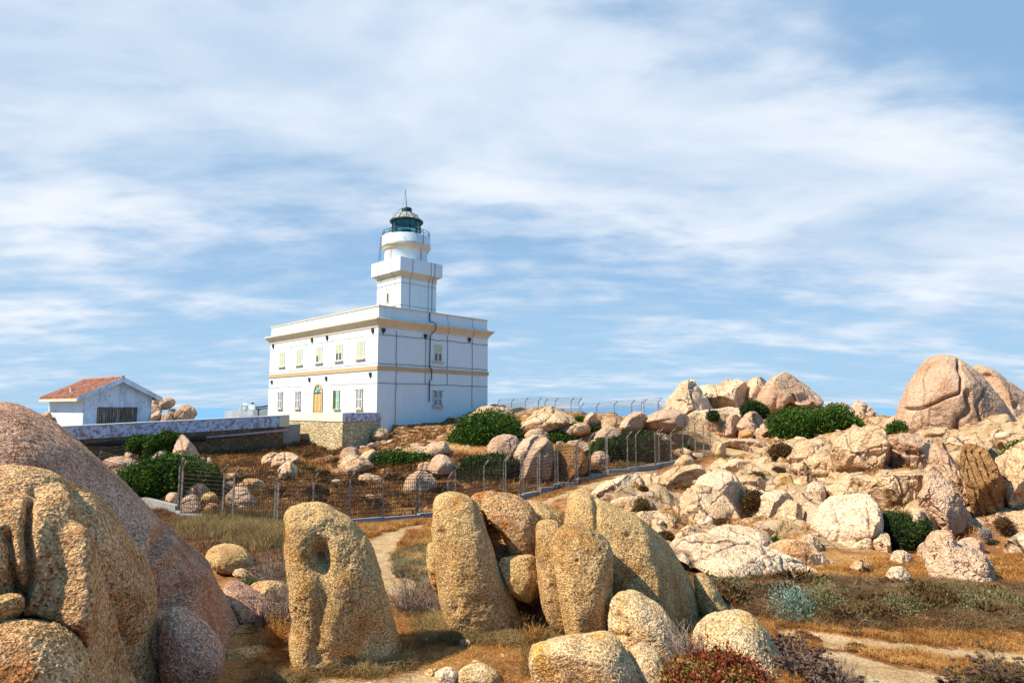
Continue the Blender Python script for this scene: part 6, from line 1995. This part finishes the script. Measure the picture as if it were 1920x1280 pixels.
grass('dry_grass', 'short golden grass on the flat ground at the lower right', [(1290, 1150), (1920, 1160), (1920, 1290), (1480, 1290), (1400, 1200)], 60000, (0.03, 0.10), 0.007, 0.9, 'drygrass', 56, pathmax=0.22, thresh=-0.35, nscale=2.0)
grass('dry_grass', 'golden grass between the scrub band and the rocky slope', [(1440, 1070), (1560, 1060), (1700, 1040), (1920, 1040), (1920, 1115), (1600, 1100)], 40000, (0.04, 0.14), 0.012, 0.9, 'drygrass', 57, thresh=-0.3, nscale=1.6, rockmax=0.6)
SCR = [(1285, 1052), (1400, 1078), (1520, 1090), (1640, 1100), (1760, 1098), (1930, 1108), (1930, 1176), (1800, 1178), (1600, 1172), (1450, 1160), (1370, 1145), (1310, 1095)]
grass('scrub_stems', 'brown stems of the low scrub band across the right', SCR, 90000, (0.08, 0.26), 0.010, 1.6, 'brown', 58, clump=30, clump_r=0.14)
grass('scrub_stems', 'grey green stems of the low scrub band across the right', SCR, 70000, (0.08, 0.24), 0.011, 1.6, 'scrub', 59, clump=30, clump_r=0.14, thresh=-0.1)
grass('dry_litter', 'reddish dry litter and creeping stems between the foreground boulders', [(470, 1150), (760, 1110), (860, 1170), (1000, 1150), (1300, 1160), (1300, 1290), (460, 1290)], 42000, (0.015, 0.05), 0.006, 3.2, 'drygrass', 60, thresh=-0.3, nscale=2.0, pathmax=0.7)
grass('dry_litter', 'dark brown litter at the feet of the foreground boulders', [(470, 1150), (760, 1150), (860, 1170), (1000, 1160), (1300, 1180), (1300, 1290), (460, 1290)], 16000, (0.02, 0.07), 0.006, 2.5, 'brown', 61, thresh=0.0, nscale=2.0)
grass('dry_grass', 'tan grass tufts at the foot of the central rock group', [(770, 1150), (850, 1150), (900, 1190), (1010, 1185), (1000, 1210), (800, 1205)], 11000, (0.05, 0.16), 0.007, 0.8, 'straw', 62, clump=22, clump_r=0.08)
grass('dry_grass', 'brown tufts in the seams of the rocky slope', [(1090, 945), (1250, 890), (1480, 870), (1560, 840), (1920, 830), (1920, 1010), (1560, 1060), (1450, 1050), (1250, 1030), (1150, 975)], 42000, (0.08, 0.24), 0.022, 0.9, 'drygrass', 63, clump=24, clump_r=0.25, thresh=0.10, nscale=0.6)
grass('dry_grass', 'dry grass along the kerb of the wire fence', [(950, 948), (1100, 905), (1260, 872), (1270, 885), (1110, 918), (1000, 955)], 9000, (0.06, 0.2), 0.02, 0.9, 'drygrass', 64, pathmax=0.6)
for k_, (pl_, nn_) in enumerate((([(520, 1235), (780, 1235), (780, 1285), (520, 1285)], 7000), ([(840, 1165), (1130, 1165), (1000, 1215), (840, 1205)], 7000), ([(980, 1190), (1500, 1200), (1520, 1290), (980, 1290)], 6000))):
    grass('dry_grass', ('dry tufts around the foot of the standing boulder', 'dry tufts around the foot of the central pillars', 'dry tufts between the low boulders at the bottom')[k_], pl_, nn_, (0.05, 0.20), 0.006, 0.8, 'straw', 90 + k_, clump=28, clump_r=0.05, thresh=-0.1)
grass('weeds', 'weeds at the foot of the yard wall and terrace', [(190, 835), (550, 828), (650, 838), (650, 856), (550, 856), (190, 855)], 26000, (0.25, 0.7), 0.035, 0.5, 'brown', 65)
grass('weeds', 'dry weeds on the bank below the shaded house wall', [(700, 812), (900, 780), (860, 800), (800, 830), (700, 860)], 9000, (0.08, 0.22), 0.035, 0.8, 'brown', 66, thresh=-0.1)
grass('grass', 'green brown ground cover behind the right part of the fence', [(950, 930), (1000, 905), (1090, 880), (1180, 865), (1240, 862), (1150, 885), (1040, 908)], 9000, (0.08, 0.3), 0.03, 0.8, 'scrub', 67)


def leaves_on(pts, f, n, size, rs, depth=0.12, elong=1.7, tilt=0.7):
    """leaf quads scattered on and just inside a body's surface"""
    a, b, c, d = (pts[f[:, k]] for k in range(4))
    cr = np.cross(c - a, d - b)
    area = np.linalg.norm(cr, axis=1)
    cen = pts.mean(0)
    nr = cr / (area[:, None] + 1e-9)
    sg = np.sign((nr * ((a + c) / 2 - cen)).sum())
    nr = nr * (sg if sg != 0 else 1)
    k = rs.choice(len(f), n, p=area / area.sum())
    u, v = rs.rand(n, 1), rs.rand(n, 1)
    p = (a[k] * (1 - u) + b[k] * u) * (1 - v) + (d[k] * (1 - u) + c[k] * u) * v
    N = nr[k]
    spr = (rs.rand(n, 1) < 0.10) * rs.uniform(0, 1.6, (n, 1))
    p = p + N * ((rs.uniform(-1, 0.5, (n, 1)) + spr) * depth)
    ax = N * 0.7 + rs.normal(size=(n, 3)) * tilt + np.array([0, 0, 0.35])
    ax /= np.linalg.norm(ax, axis=1)[:, None]
    sd_ = np.cross(ax, rs.normal(size=(n, 3)))
    sd_ /= np.linalg.norm(sd_, axis=1)[:, None] + 1e-9
    s = size * rs.uniform(0.6, 1.4, (n, 1))
    V = np.stack([p, p + ax * s * elong * 0.5 + sd_ * s * 0.5, p + ax * s * elong, p + ax * s * elong * 0.5 - sd_ * s * 0.5], 1).reshape(-1, 3)
    Fq = np.arange(n)[:, None] * 4 + np.array([0, 1, 2, 3])
    return V, Fq


def bush(label, poly, d=None, thick=None, n=9000, size=0.10, mat='leaf', seed=1, lump=0.10, depth=0.15, cat='bush', name='bush', power=0.75, sink=0, cut=0.0, centre=None, tilt=0.7, elong=1.7, lumps=3.0, core_mat=None):
    rs = np.random.RandomState(seed)
    poly = np.asarray(poly, float)
    if sink:
        y0, y1 = poly[:, 1].min(), poly[:, 1].max()
        poly[:, 1] += np.clip((poly[:, 1] - y0) / (y1 - y0) * 2 - 1, 0, 1) * sink
    if d is None:
        lo = poly[np.argsort(poly[:, 1])[-3:]].mean(0)
        hp = hit(lo[0], min(lo[1], 1278))
        d = hp[1] + 0.35 * (thick or 1.0)
    pts, f, fr = blob_shape(poly, d, thick, 40, centre, power)
    C, rt, fw, w, h, th = fr
    size_ = math.sqrt(w * h)
    nrm_ = pts - C
    nrm_ /= np.linalg.norm(nrm_, axis=1)[:, None]
    q = pts / size_
    size, n = size * 0.55, int(n * 2.4)
    f1, e, cid = worley(q * lumps * 1.6 + seed, seed)
    disp = lump * size_ * (1.1 * fbm(q * 3 + seed, 4) + 0.8 * (0.45 - f1) + 0.6 * fbm(q * 10, 3))
    pts = pts + nrm_ * disp[:, None]
    V, Fq = leaves_on(pts, f, n, size, rs, depth, elong, tilt)
    core = C + (pts - C) * (1 - min(0.35, depth * 1.1 / size_))
    Vall = np.vstack([V, core])
    Fall = np.vstack([Fq, f + len(V)])
    o = mesh_np(name, Vall, Fall, M[mat], smooth=False)
    return tag(o, label, cat)


bush('big dark green dome shaped bush right of the lighthouse', [(838, 855), (842, 825), (858, 800), (885, 784), (920, 778), (955, 784), (980, 798), (994, 815), (985, 850), (960, 885), (920, 895), (870, 885)], 53, 3.2, 26000, 0.17, seed=3, lump=0.05, depth=0.3)
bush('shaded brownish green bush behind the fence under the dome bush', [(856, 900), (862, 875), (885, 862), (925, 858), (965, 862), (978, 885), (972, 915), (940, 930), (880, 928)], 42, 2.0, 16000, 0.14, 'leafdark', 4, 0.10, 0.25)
bush('low flat dark green bush between pale boulders below the lighthouse', [(678, 876), (688, 860), (720, 852), (760, 850), (800, 852), (815, 860), (806, 874), (785, 884), (730, 887), (690, 886)], 47, 1.6, 12000, 0.15, seed=5, lump=0.05, depth=0.25)
bush('small dark green bush on the crest between pale slabs', [(1018, 826), (1026, 812), (1045, 808), (1070, 812), (1086, 824), (1075, 832), (1035, 832)], 51, 1.2, 5000, 0.14, seed=6)
bush('tiny round green bush on the crest below the fence', [(1076, 790), (1082, 782), (1094, 782), (1100, 790), (1090, 796)], 55, 0.6, 1500, 0.12, seed=7)
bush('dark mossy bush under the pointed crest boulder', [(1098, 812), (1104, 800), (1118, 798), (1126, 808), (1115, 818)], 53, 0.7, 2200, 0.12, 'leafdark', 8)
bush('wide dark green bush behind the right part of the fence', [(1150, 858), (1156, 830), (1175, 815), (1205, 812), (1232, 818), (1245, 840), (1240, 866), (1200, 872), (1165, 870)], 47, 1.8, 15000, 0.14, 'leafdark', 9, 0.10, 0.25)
bush('bright green leafy bush left of the wide dark one behind the fence', [(1108, 850), (1114, 830), (1130, 822), (1150, 826), (1162, 845), (1158, 866), (1135, 872), (1118, 866)], 46.5, 1.2, 8000, 0.13, 'leaf', 10, 0.14)
bush('green bush behind the fence posts right of the wide dark one', [(1232, 862), (1240, 838), (1262, 832), (1290, 838), (1310, 850), (1300, 862), (1262, 866)], 49.5, 1.2, 8000, 0.13, 'leafdark', 11, 0.12)
bush('large green juniper mat sprawling behind the fence at the left', [(205, 905), (225, 890), (262, 876), (300, 862), (335, 858), (370, 868), (405, 882), (418, 898), (408, 912), (360, 912), (340, 925), (300, 945), (270, 944), (232, 925)], 35, 2.2, 26000, 0.13, 'leaf', 12, 0.05, 0.22, name='juniper')
bush('round green bush under the yard wall, left of the taller one', [(237, 838), (240, 826), (256, 818), (276, 820), (284, 832), (278, 846), (255, 848)], 45.5, 1.1, 6500, 0.12, 'leaf', 13, 0.12)
bush('taller green bush beside the tent shaped boulder', [(266, 850), (276, 830), (296, 818), (318, 812), (336, 815), (338, 828), (320, 840), (310, 856), (285, 862)], 45, 1.2, 9000, 0.12, 'leaf', 14, 0.12)
bush('wide dark green mat of bushes on the skyline left of the great dome', [(1440, 800), (1448, 782), (1475, 775), (1510, 775), (1550, 774), (1572, 762), (1585, 775), (1605, 790), (1618, 803), (1585, 812), (1560, 816), (1520, 820), (1490, 835), (1462, 834), (1458, 815)], 52, 3.0, 26000, 0.17, 'leaf', 15, 0.06, 0.3, centre=(1525, 798))
bush('dark bush against the cave boulder on the skyline', [(1388, 774), (1395, 760), (1412, 754), (1430, 760), (1445, 775), (1430, 782), (1402, 782)], 60, 1.5, 7000, 0.17, 'leafdark', 16, 0.12)
bush('small dark bush on the pink boulders left of the cave boulder', [(1326, 784), (1330, 774), (1340, 772), (1348, 780), (1340, 788)], 58, 0.8, 2500, 0.15, 'leafdark', 17)
bush('small bright green bush at the left foot of the great dome', [(1664, 812), (1670, 799), (1684, 792), (1698, 802), (1696, 814), (1678, 818)], 36, 0.8, 4500, 0.12, 'leaf', 18, 0.2)
bush('dark spreading juniper under the pale hump boulder', [(1644, 985), (1655, 970), (1680, 966), (1705, 978), (1735, 974), (1742, 992), (1738, 1008), (1710, 1018), (1690, 1030), (1665, 1022), (1655, 1005)], 17.6, 0.9, 20000, 0.055, 'leafdark', 19, 0.16, 0.12, name='juniper')
bush('round brown and green withered bush on the near slope', [(1393, 942), (1398, 926), (1415, 922), (1432, 930), (1435, 944), (1420, 957), (1402, 954)], 23.0, 0.5, 5000, 0.06, 'leafbrown', 20, 0.2, 0.1)
bush('dark brown withered bush above the near slope', [(1442, 850), (1450, 838), (1468, 834), (1484, 842), (1482, 854), (1455, 858)], 33, 0.7, 4500, 0.09, 'leafbrown', 21, 0.2)
bush('green bush cut by the right edge of the photo', [(1884, 858), (1892, 840), (1920, 830), (1960, 835), (1960, 890), (1915, 895), (1900, 875)], 23.5, 1.1, 9000, 0.08, 'leaf', 22, 0.15)
bush('dry brown bush in the notch under the crumbly rock at the right', [(1764, 888), (1770, 874), (1790, 872), (1800, 884), (1792, 898), (1772, 898)], 22.6, 0.6, 4500, 0.06, 'leafbrown', 23, 0.2)
bush('brown green tuft bush on the flat slab beside the track', [(1222, 928), (1230, 914), (1248, 912), (1260, 922), (1245, 934)], 27.5, 0.5, 2500, 0.07, 'leafbrown', 24, 0.2)
bush('dark tuft bush at the left edge of the near slope', [(1186, 950), (1194, 938), (1212, 940), (1216, 952), (1200, 960)], 24.5, 0.5, 2500, 0.06, 'leafbrown', 25, 0.2)
bush('small dark bush behind the bone shaped boulder on the golden slope', [(1866, 984), (1872, 976), (1890, 976), (1896, 986), (1880, 992)], 16.8, 0.3, 2000, 0.04, 'leafbrown', 26, 0.2)
bush('dark scrub growing on the right side of the bone shaped boulder', [(1818, 1082), (1828, 1056), (1842, 1058), (1852, 1078), (1850, 1098), (1830, 1100)], 12.9, 0.3, 3500, 0.035, 'leafbrown', 27, 0.2)
bush('small bright green plant above the pinkish slab', [(440, 1106), (450, 1096), (475, 1088), (500, 1090), (490, 1100), (465, 1112)], 11.2, 0.25, 3500, 0.028, 'leaf', 28, 0.3, 0.05)
bush('low strip of green succulent on the slabs of the near slope', [(1446, 1018), (1458, 1008), (1485, 1008), (1506, 1016), (1490, 1022)], 17.3, 0.35, 3500, 0.04, 'leaf', 29, 0.2)
bush('red and green succulent plant at the bottom edge under the rounded boulder', [(1250, 1285), (1262, 1262), (1290, 1248), (1330, 1246), (1370, 1252), (1400, 1264), (1430, 1274), (1450, 1295), (1400, 1325), (1290, 1325)], 6.7, 0.40, 9000, 0.036, 'redplant', 30, 0.30, 0.12, name='succulent', cat='plant', tilt=0.9, elong=2.2, lumps=5)
bush('silvery teal shrub in the scrub band', [(1415, 1150), (1432, 1134), (1475, 1124), (1515, 1128), (1535, 1142), (1525, 1160), (1460, 1162)], None, 0.8, 9000, 0.03, 'teal', 31, 0.25, 0.14, name='shrub', cat='shrub', elong=2.4)
bush('grey green shrub right of the teal one in the scrub band', [(1500, 1145), (1512, 1122), (1550, 1118), (1580, 1130), (1575, 1155), (1530, 1160)], None, 0.5, 8000, 0.028, 'scrub', 32, 0.25, 0.14, name='shrub', cat='shrub', elong=2.4)
bush('pale green shrub at the left end of the scrub band', [(1345, 1110), (1355, 1096), (1385, 1094), (1400, 1106), (1390, 1130), (1360, 1130)], None, 0.45, 7000, 0.03, 'scrub', 33, 0.25, 0.14, name='shrub', cat='shrub', elong=2.4)
bush('silver grey shrub in the right half of the scrub band', [(1640, 1160), (1650, 1135), (1690, 1128), (1725, 1140), (1720, 1162), (1670, 1168)], None, 0.5, 8000, 0.028, 'scrub', 34, 0.3, 0.14, name='shrub', cat='shrub', elong=2.4)
bush('olive shrub near the right end of the scrub band', [(1775, 1150), (1790, 1128), (1830, 1125), (1855, 1140), (1840, 1162), (1795, 1165)], None, 0.5, 8000, 0.028, 'scrub', 35, 0.3, 0.16, name='shrub', cat='shrub', elong=2.4)
bush('brown shrub between the silver grey and the olive ones', [(1715, 1150), (1730, 1120), (1770, 1112), (1800, 1125), (1790, 1150), (1740, 1160)], None, 0.45, 8000, 0.024, 'leafbrown', 36, 0.3, 0.16, name='shrub', cat='shrub', elong=2.4)
bush('whitish tiny plant beside the low ground slab at the right', [(1838, 1000), (1846, 992), (1858, 996), (1856, 1008), (1844, 1010)], 16.4, 0.2, 1500, 0.03, 'twig', 37, 0.3)


def twig_shrub(label, px, py, d, r, h, n, mat='twig', seed=1, heads=None, name='shrub', spread=0.9, w=0.006):
    """bare branching shrub: stems rise from one root and fork"""
    rs = np.random.RandomState(seed)
    c = ray(px, py) * d
    c[2] = gfull(c[0], c[1])[0][0] - 0.02
    V, Fc, nv = [], [], 0
    tips = []

    def seg(p, q, w0, w1):
        nonlocal nv
        t = q - p
        t = t / (np.linalg.norm(t) + 1e-9)
        a = np.cross(t, rs.normal(size=3))
        a /= np.linalg.norm(a) + 1e-9
        b = np.cross(t, a)
        vs = []
        for pt, ww in ((p, w0), (q, w1)):
            for k in range(3):
                th = 2.094 * k
                vs.append(pt + ww * (a * math.cos(th) + b * math.sin(th)))
        V.extend(vs)
        for k in range(3): Fc.append((nv + k, nv + (k + 1) % 3, nv + 3 + (k + 1) % 3, nv + 3 + k))
        nv += 6

    for i in range(n):
        a = rs.uniform(0, 6.283)
        el = rs.uniform(0.25, 1.45) if spread > 0.5 else rs.uniform(0.8, 1.5)
        dr = np.array([math.cos(a) * math.cos(el), math.sin(a) * math.cos(el), math.sin(el)])
        p = c + np.array([math.cos(a), math.sin(a), 0]) * r * 0.25 * rs.rand()
        L = h * rs.uniform(0.5, 1.1)
        q = p
        for k in range(4):
            dr = dr + rs.normal(size=3) * 0.22
            dr /= np.linalg.norm(dr)
            q2 = q + dr * np.array([r / h * spread, r / h * spread, 1]) * L / 4
            seg(q, q2, w * (1 - k * 0.2), w * (0.8 - k * 0.2))
            if k >= 1:
                for _ in range(2):
                    e = dr + rs.normal(size=3) * 0.5
                    e /= np.linalg.norm(e)
                    q3 = q2 + e * L * rs.uniform(0.12, 0.3)
                    seg(q2, q3, w * 0.5, w * 0.25)
                    tips.append(q3)
            q = q2
        tips.append(q)
    o = mesh_np(name, np.array(V), np.array(Fc), M[mat], smooth=False, loc=c)
    tag(o, label, 'shrub')
    if heads:
        hv, hf = cube_sphere(3)
        VV, FF, k = [], [], 0
        tt = [tips[i] for i in rs.choice(len(tips), min(heads, len(tips)), replace=False)]
        for t_ in tt:
            s = rs.uniform(0.010, 0.024)
            VV.append(t_ + hv * np.array([s * 1.4, s * 1.4, s * 0.7]) * rs.uniform(0.6, 1.3, (len(hv), 1)))
            FF.append(hf + k)
            k += len(hv)
        hd = mesh_np('seed_heads', np.vstack(VV), np.vstack(FF), M['seed'], parent=o)
        hd['kind'] = 'stuff'
    return o


twig_shrub('grey leafless shrub left of the standing boulder, upper one', 512, 1110, 11.2, 0.55, 0.75, 130, seed=71)
twig_shrub('grey leafless shrub touching the left side of the standing boulder', 525, 1160, 9.6, 0.38, 0.55, 90, seed=72)
twig_shrub('bent dark twigs lying over the pinkish slab', 500, 1185, 9.2, 0.45, 0.35, 26, 'seed', seed=73, spread=1.6, w=0.009)
twig_shrub('grey leafless shrub right of the standing boulder', 765, 1150, 10.4, 0.50, 0.60, 130, seed=74)
twig_shrub('grey leafless shrub against the left pillar boulder', 805, 1150, 10.3, 0.40, 0.50, 90, seed=75)
twig_shrub('brown twiggy shrub at the foot between pillar and middle boulders', 985, 1165, 8.9, 0.30, 0.32, 70, 'brown', seed=76)
twig_shrub('orange dry tuft at the foot of the tall narrow boulder', 998, 1185, 8.6, 0.20, 0.26, 70, 'drygrass', seed=77)
twig_shrub('thorny grey shrub between the largest boulder and the rounded pale one', 1290, 1215, 7.5, 0.40, 0.50, 120, seed=78)
twig_shrub('dark thin shrub in front of the squat brownish boulder', 1268, 1250, 7.1, 0.22, 0.40, 50, 'brown', seed=79)
twig_shrub('dry shrub with dark seed heads right of the rounded pale boulder', 1505, 1268, 7.3, 0.38, 0.34, 90, 'twig', seed=80, heads=150)
twig_shrub('dry shrub with dark seed heads at the right foot of the rounded pale boulder', 1470, 1225, 8.0, 0.35, 0.35, 80, 'brown', seed=81, heads=90)
twig_shrub('sparse dry stems with seed heads at the bottom edge near the sandy patch', 1570, 1275, 7.0, 0.35, 0.28, 60, 'twig', seed=82, heads=60)
twig_shrub('seed head shrub in the bottom right corner', 1880, 1275, 7.0, 0.55, 0.42, 130, 'scrub', seed=83, heads=190)
twig_shrub('smaller seed head shrub left of the corner one', 1815, 1282, 6.9, 0.35, 0.28, 80, 'scrub', seed=84, heads=90)
twig_shrub('dry tuft over the red plant with dark heads', 1345, 1262, 6.6, 0.25, 0.34, 40, 'brown', seed=85, heads=40)
twig_shrub('two tall thin dry stalks before the big flat slab', 1512, 1085, 12.6, 0.10, 1.1, 4, 'brown', seed=86, spread=0.3, w=0.008)
twig_shrub('orange dry bush at the left foot of the standing boulder', 515, 1215, 8.5, 0.26, 0.38, 110, 'drygrass', seed=87)
twig_shrub('tiny dry plant in the shade below the low brown boulder', 378, 1255, 7.0, 0.14, 0.25, 30, 'drygrass', seed=88)


def shrub_copies(mat, poly, n, smin, smax, seed, label, group, nleaf=1500, leaf=0.03, flat=0.7):
    """one small ragged shrub, then copies of it with their own turn and size"""
    rs = np.random.RandomState(seed)
    v, f = cube_sphere(8)
    up = v.copy()
    up[:, 2] = np.where(up[:, 2] < 0, up[:, 2] * 0.3, up[:, 2])
    up = up * (1 + 0.35 * fbm(v * 1.6 + seed, 3))[:, None] * (1, 1, flat)
    V, Fq = leaves_on(up, f, nleaf, leaf * 4, rs, 0.22, 2.6, 0.9)
    o0 = mesh_np('shrub', np.vstack([V, up * 0.55]), np.vstack([Fq, f + len(V)]), M[mat], smooth=False, loc=(0, 0, 0))
    for k, p_ in enumerate(sample_region(poly, n, rs)):
        o = o0 if k == 0 else o0.copy()
        if k: col.objects.link(o)
        s_ = rs.uniform(smin, smax)
        o.scale = (s_ * rs.uniform(0.8, 1.4), s_ * rs.uniform(0.8, 1.4), s_ * rs.uniform(0.7, 1.1))
        o.rotation_euler = (0, 0, rs.uniform(0, 6.28))
        o.location = (p_[0], p_[1], p_[2])
        tag(o, label, 'shrub', group)


shrub_copies('leafbrown', SCR, 42, 0.14, 0.30, 201, 'small brown shrub in the scrub band at the right', 'brown shrubs of the scrub band')
shrub_copies('scrub', SCR, 30, 0.12, 0.26, 202, 'small grey green shrub in the scrub band at the right', 'grey green shrubs of the scrub band')
shrub_copies('leafbrown', [(430, 900), (640, 860), (900, 900), (860, 950), (540, 975), (430, 960)], 34, 0.25, 0.6, 203, 'dark withered shrub in the undergrowth behind the wire fence', 'withered shrubs behind the fence')
shrub_copies('brown', [(300, 900), (420, 870), (640, 855), (900, 880), (900, 930), (600, 970), (330, 955)], 40, 0.2, 0.5, 204, 'low brown shrub in the undergrowth behind the wire fence', 'brown shrubs behind the fence')
shrub_copies('leafbrown', [(1180, 950), (1300, 890), (1480, 880), (1560, 960), (1450, 1040), (1250, 1020)], 16, 0.12, 0.3, 205, 'small withered shrub in a seam of the near rocky slope', 'withered shrubs on the rocky slope')
shrub_copies('brown', [(1300, 1170), (1920, 1180), (1920, 1270), (1500, 1270)], 14, 0.05, 0.12, 206, 'tiny brown shrub on the golden ground at the lower right', 'tiny shrubs on the golden ground', nleaf=700)


# ------------------------------------------------------------------ fences
ARM = np.array([0.26, -0.24, 0.36])


def fence(label, posts, kerb, off_py, dlist=None, leaning=()):
    P0 = []
    for i, (px, top, base) in enumerate(posts):
        if dlist is None:
            h = hit(px, base + off_py)
            dd = h[1]
        else:
            dd = np.interp(px, [q[0] for q in dlist], [q[1] for q in dlist])
        b_ = ray(px, base) * dd
        t_ = ray(px, top) * dd
        P0.append((b_, t_[2]))
    root = empty('wire_fence', tuple(P0[0][0]), label, 'fence')
    if kerb:
        for i in range(len(P0) - 1):
            a, c = P0[i][0], P0[i + 1][0]
            t_ = c - a
            t_[2] = 0
            L = np.linalg.norm(t_)
            if L < 0.5: continue
            t_ /= L
            nn = np.array([-t_[1], t_[0], 0])
            zt_ = a[2]
            B = MB()
            q = [a - nn * 0.13, c - nn * 0.13, c + nn * 0.13, a + nn * 0.13]
            vs = [(p_[0], p_[1], zt_ - 1.4) for p_ in q] + [(p_[0], p_[1], zt_) for p_ in q]
            B.add(vs, [(0, 3, 2, 1), (4, 5, 6, 7), (0, 1, 5, 4), (1, 2, 6, 5), (2, 3, 7, 6), (3, 0, 4, 7)])
            B.build('kerb', M['concrete'], root)
    for i, (b_, zt_) in enumerate(P0):
        B = MB()
        s = 0.045
        lean_ = np.array([0, 0, 0.0])
        zb = b_[2] - 0.5
        za = zt_ - ARM[2]
        if i in leaning: lean_ = np.array([0.25, 0, 0])
        p0 = np.array([b_[0], b_[1], zb])
        p1 = np.array([b_[0], b_[1], za]) + lean_
        B.tube([p0, p1, p1 + ARM], s, 4)
        B.build('post', M['post'], root)
    for i in range(len(P0) - 1):
        (a, za), (c, zc_) = P0[i], P0[i + 1]
        L = np.hypot(*(c - a)[:2])
        if L < 0.5 or L > 6: continue
        zbot = (a[2] if kerb else (a[2] + c[2]) / 2) + 0.06
        ztop_a, ztop_c = za - ARM[2] - 0.05, (zc_ if not kerb else zc_) - ARM[2] - 0.05
        B = MB()
        n = int(L / 0.095)
        for k in range(1, n):
            t_ = k / n
            p_ = a * (1 - t_) + c * t_
            zt2 = ztop_a * (1 - t_) + ztop_c * t_
            zb2 = a[2] * (1 - t_) + c[2] * t_ + 0.05 if not kerb else zbot
            B.tube([(p_[0], p_[1], zb2), (p_[0], p_[1], zt2)], 0.0095, 3, False)
        hgt = min(ztop_a, ztop_c) - max(a[2], zbot)
        m = int(hgt / 0.17)
        for k in range(m + 1):
            t_ = k / m
            z1_ = (zbot if kerb else a[2] + 0.05) * (1 - t_) + ztop_a * t_
            z2_ = (zbot if kerb else c[2] + 0.05) * (1 - t_) + ztop_c * t_
            B.tube([(a[0], a[1], z1_), (c[0], c[1], z2_)], 0.013, 3, False)
        B.build('mesh_panel', M['wire'], root)
        B = MB()
        for k in (0.3, 0.65, 1.0):
            q1 = np.array([a[0], a[1], za - ARM[2]]) + ARM * k
            q2 = np.array([c[0], c[1], zc_ - ARM[2]]) + ARM * k
            mid_ = (q1 + q2) / 2 - np.array([0, 0, 0.02])
            B.tube([q1, mid_, q2], 0.013, 3, False)
        B.build('top_wires', M['wire'], root)
    return root


A_posts = [(182, 846, 905), (241, 860, 925), (333.5, 857, 956), (339, 863, 962), (417, 869, 969), (436, 877, 977), (514.4, 878, 980), (519.6, 886, 982), (586, 885, 979), (655, 883, 973.7), (718, 882, 970), (780, 880, 966),
           (785, 880, 962), (839, 883, 957), (853, 868, 950), (907, 861, 940), (944, 853, 934), (948, 852, 932), (976, 845, 928), (981, 843, 925), (1008, 836, 917), (1012, 833, 914), (1041, 828, 908), (1046, 826, 904), (1079, 823, 899),
           (1083, 821, 895), (1106, 811, 888.5), (1136, 806, 882), (1139, 805, 880), (1177, 808, 876), (1193, 805, 874), (1229, 804, 870), (1236, 802.5, 868), (1259, 802.5, 864), (1281, 798, 855)]
fence('lower wire mesh fence on a stepped concrete kerb, crossing the slope from left to right', A_posts, True, 9)
B_posts = [(933, 748.5, 787), (959, 747, 786), (985, 745, 785), (1005, 744, 783), (1022, 746.5, 784), (1041, 745.6, 786), (1071, 745, 788), (1086, 745, 790), (1089, 755, 792), (1119, 754, 795), (1152, 751.5, 798), (1185, 749, 801),
           (1204, 747, 801), (1208, 747, 801), (1235, 745.6, 804), (1253, 763, 822), (1269, 772, 829), (1291, 782, 843), (1304, 785, 849), (1320, 789, 858), (1333, 797, 857)]
fence('upper wire mesh fence standing on the crest against the sea', B_posts, False, 0, dlist=[(933, 63), (985, 59), (1089, 57), (1185, 55.5), (1208, 55), (1235, 54), (1269, 51), (1304, 48.5), (1333, 47)], leaning=(3,))
B = MB()
q0, q1 = P(1168, 806, 54.3), P(1232, 806, 52.3)
B.prism([q0, q1, q1 + (0, 0.4, 0), q0 + (0, 0.4, 0)], (0, 0, 0.42))
B.prism([q0 - (0.02, 0.05, 1.2), q1 - (-0.02, 0.05, 1.2), q1 + (0.02, 0.45, -1.2), q0 + (-0.02, 0.45, -1.2)], (0, 0, 1.197))
tag(B.build('concrete_footing', M['cornice']), 'pale concrete footing under the crest fence', 'footing')
B = MB()
q0, q1 = P(1302, 853, 47.2), P(1322, 855, 46.6)
B.box((q0[0], q0[1], q0[2] - 0.8), (q1[0], q0[1] + 0.35, q0[2] + 0.12))
B.box((q0[0] - 0.05, q0[1] - 0.05, q0[2] - 0.9), (q1[0] + 0.05, q0[1] + 0.4, q0[2] - 0.28))
tag(B.build('concrete_step', M['cornice']), 'small pale concrete step at the fence corner', 'step')
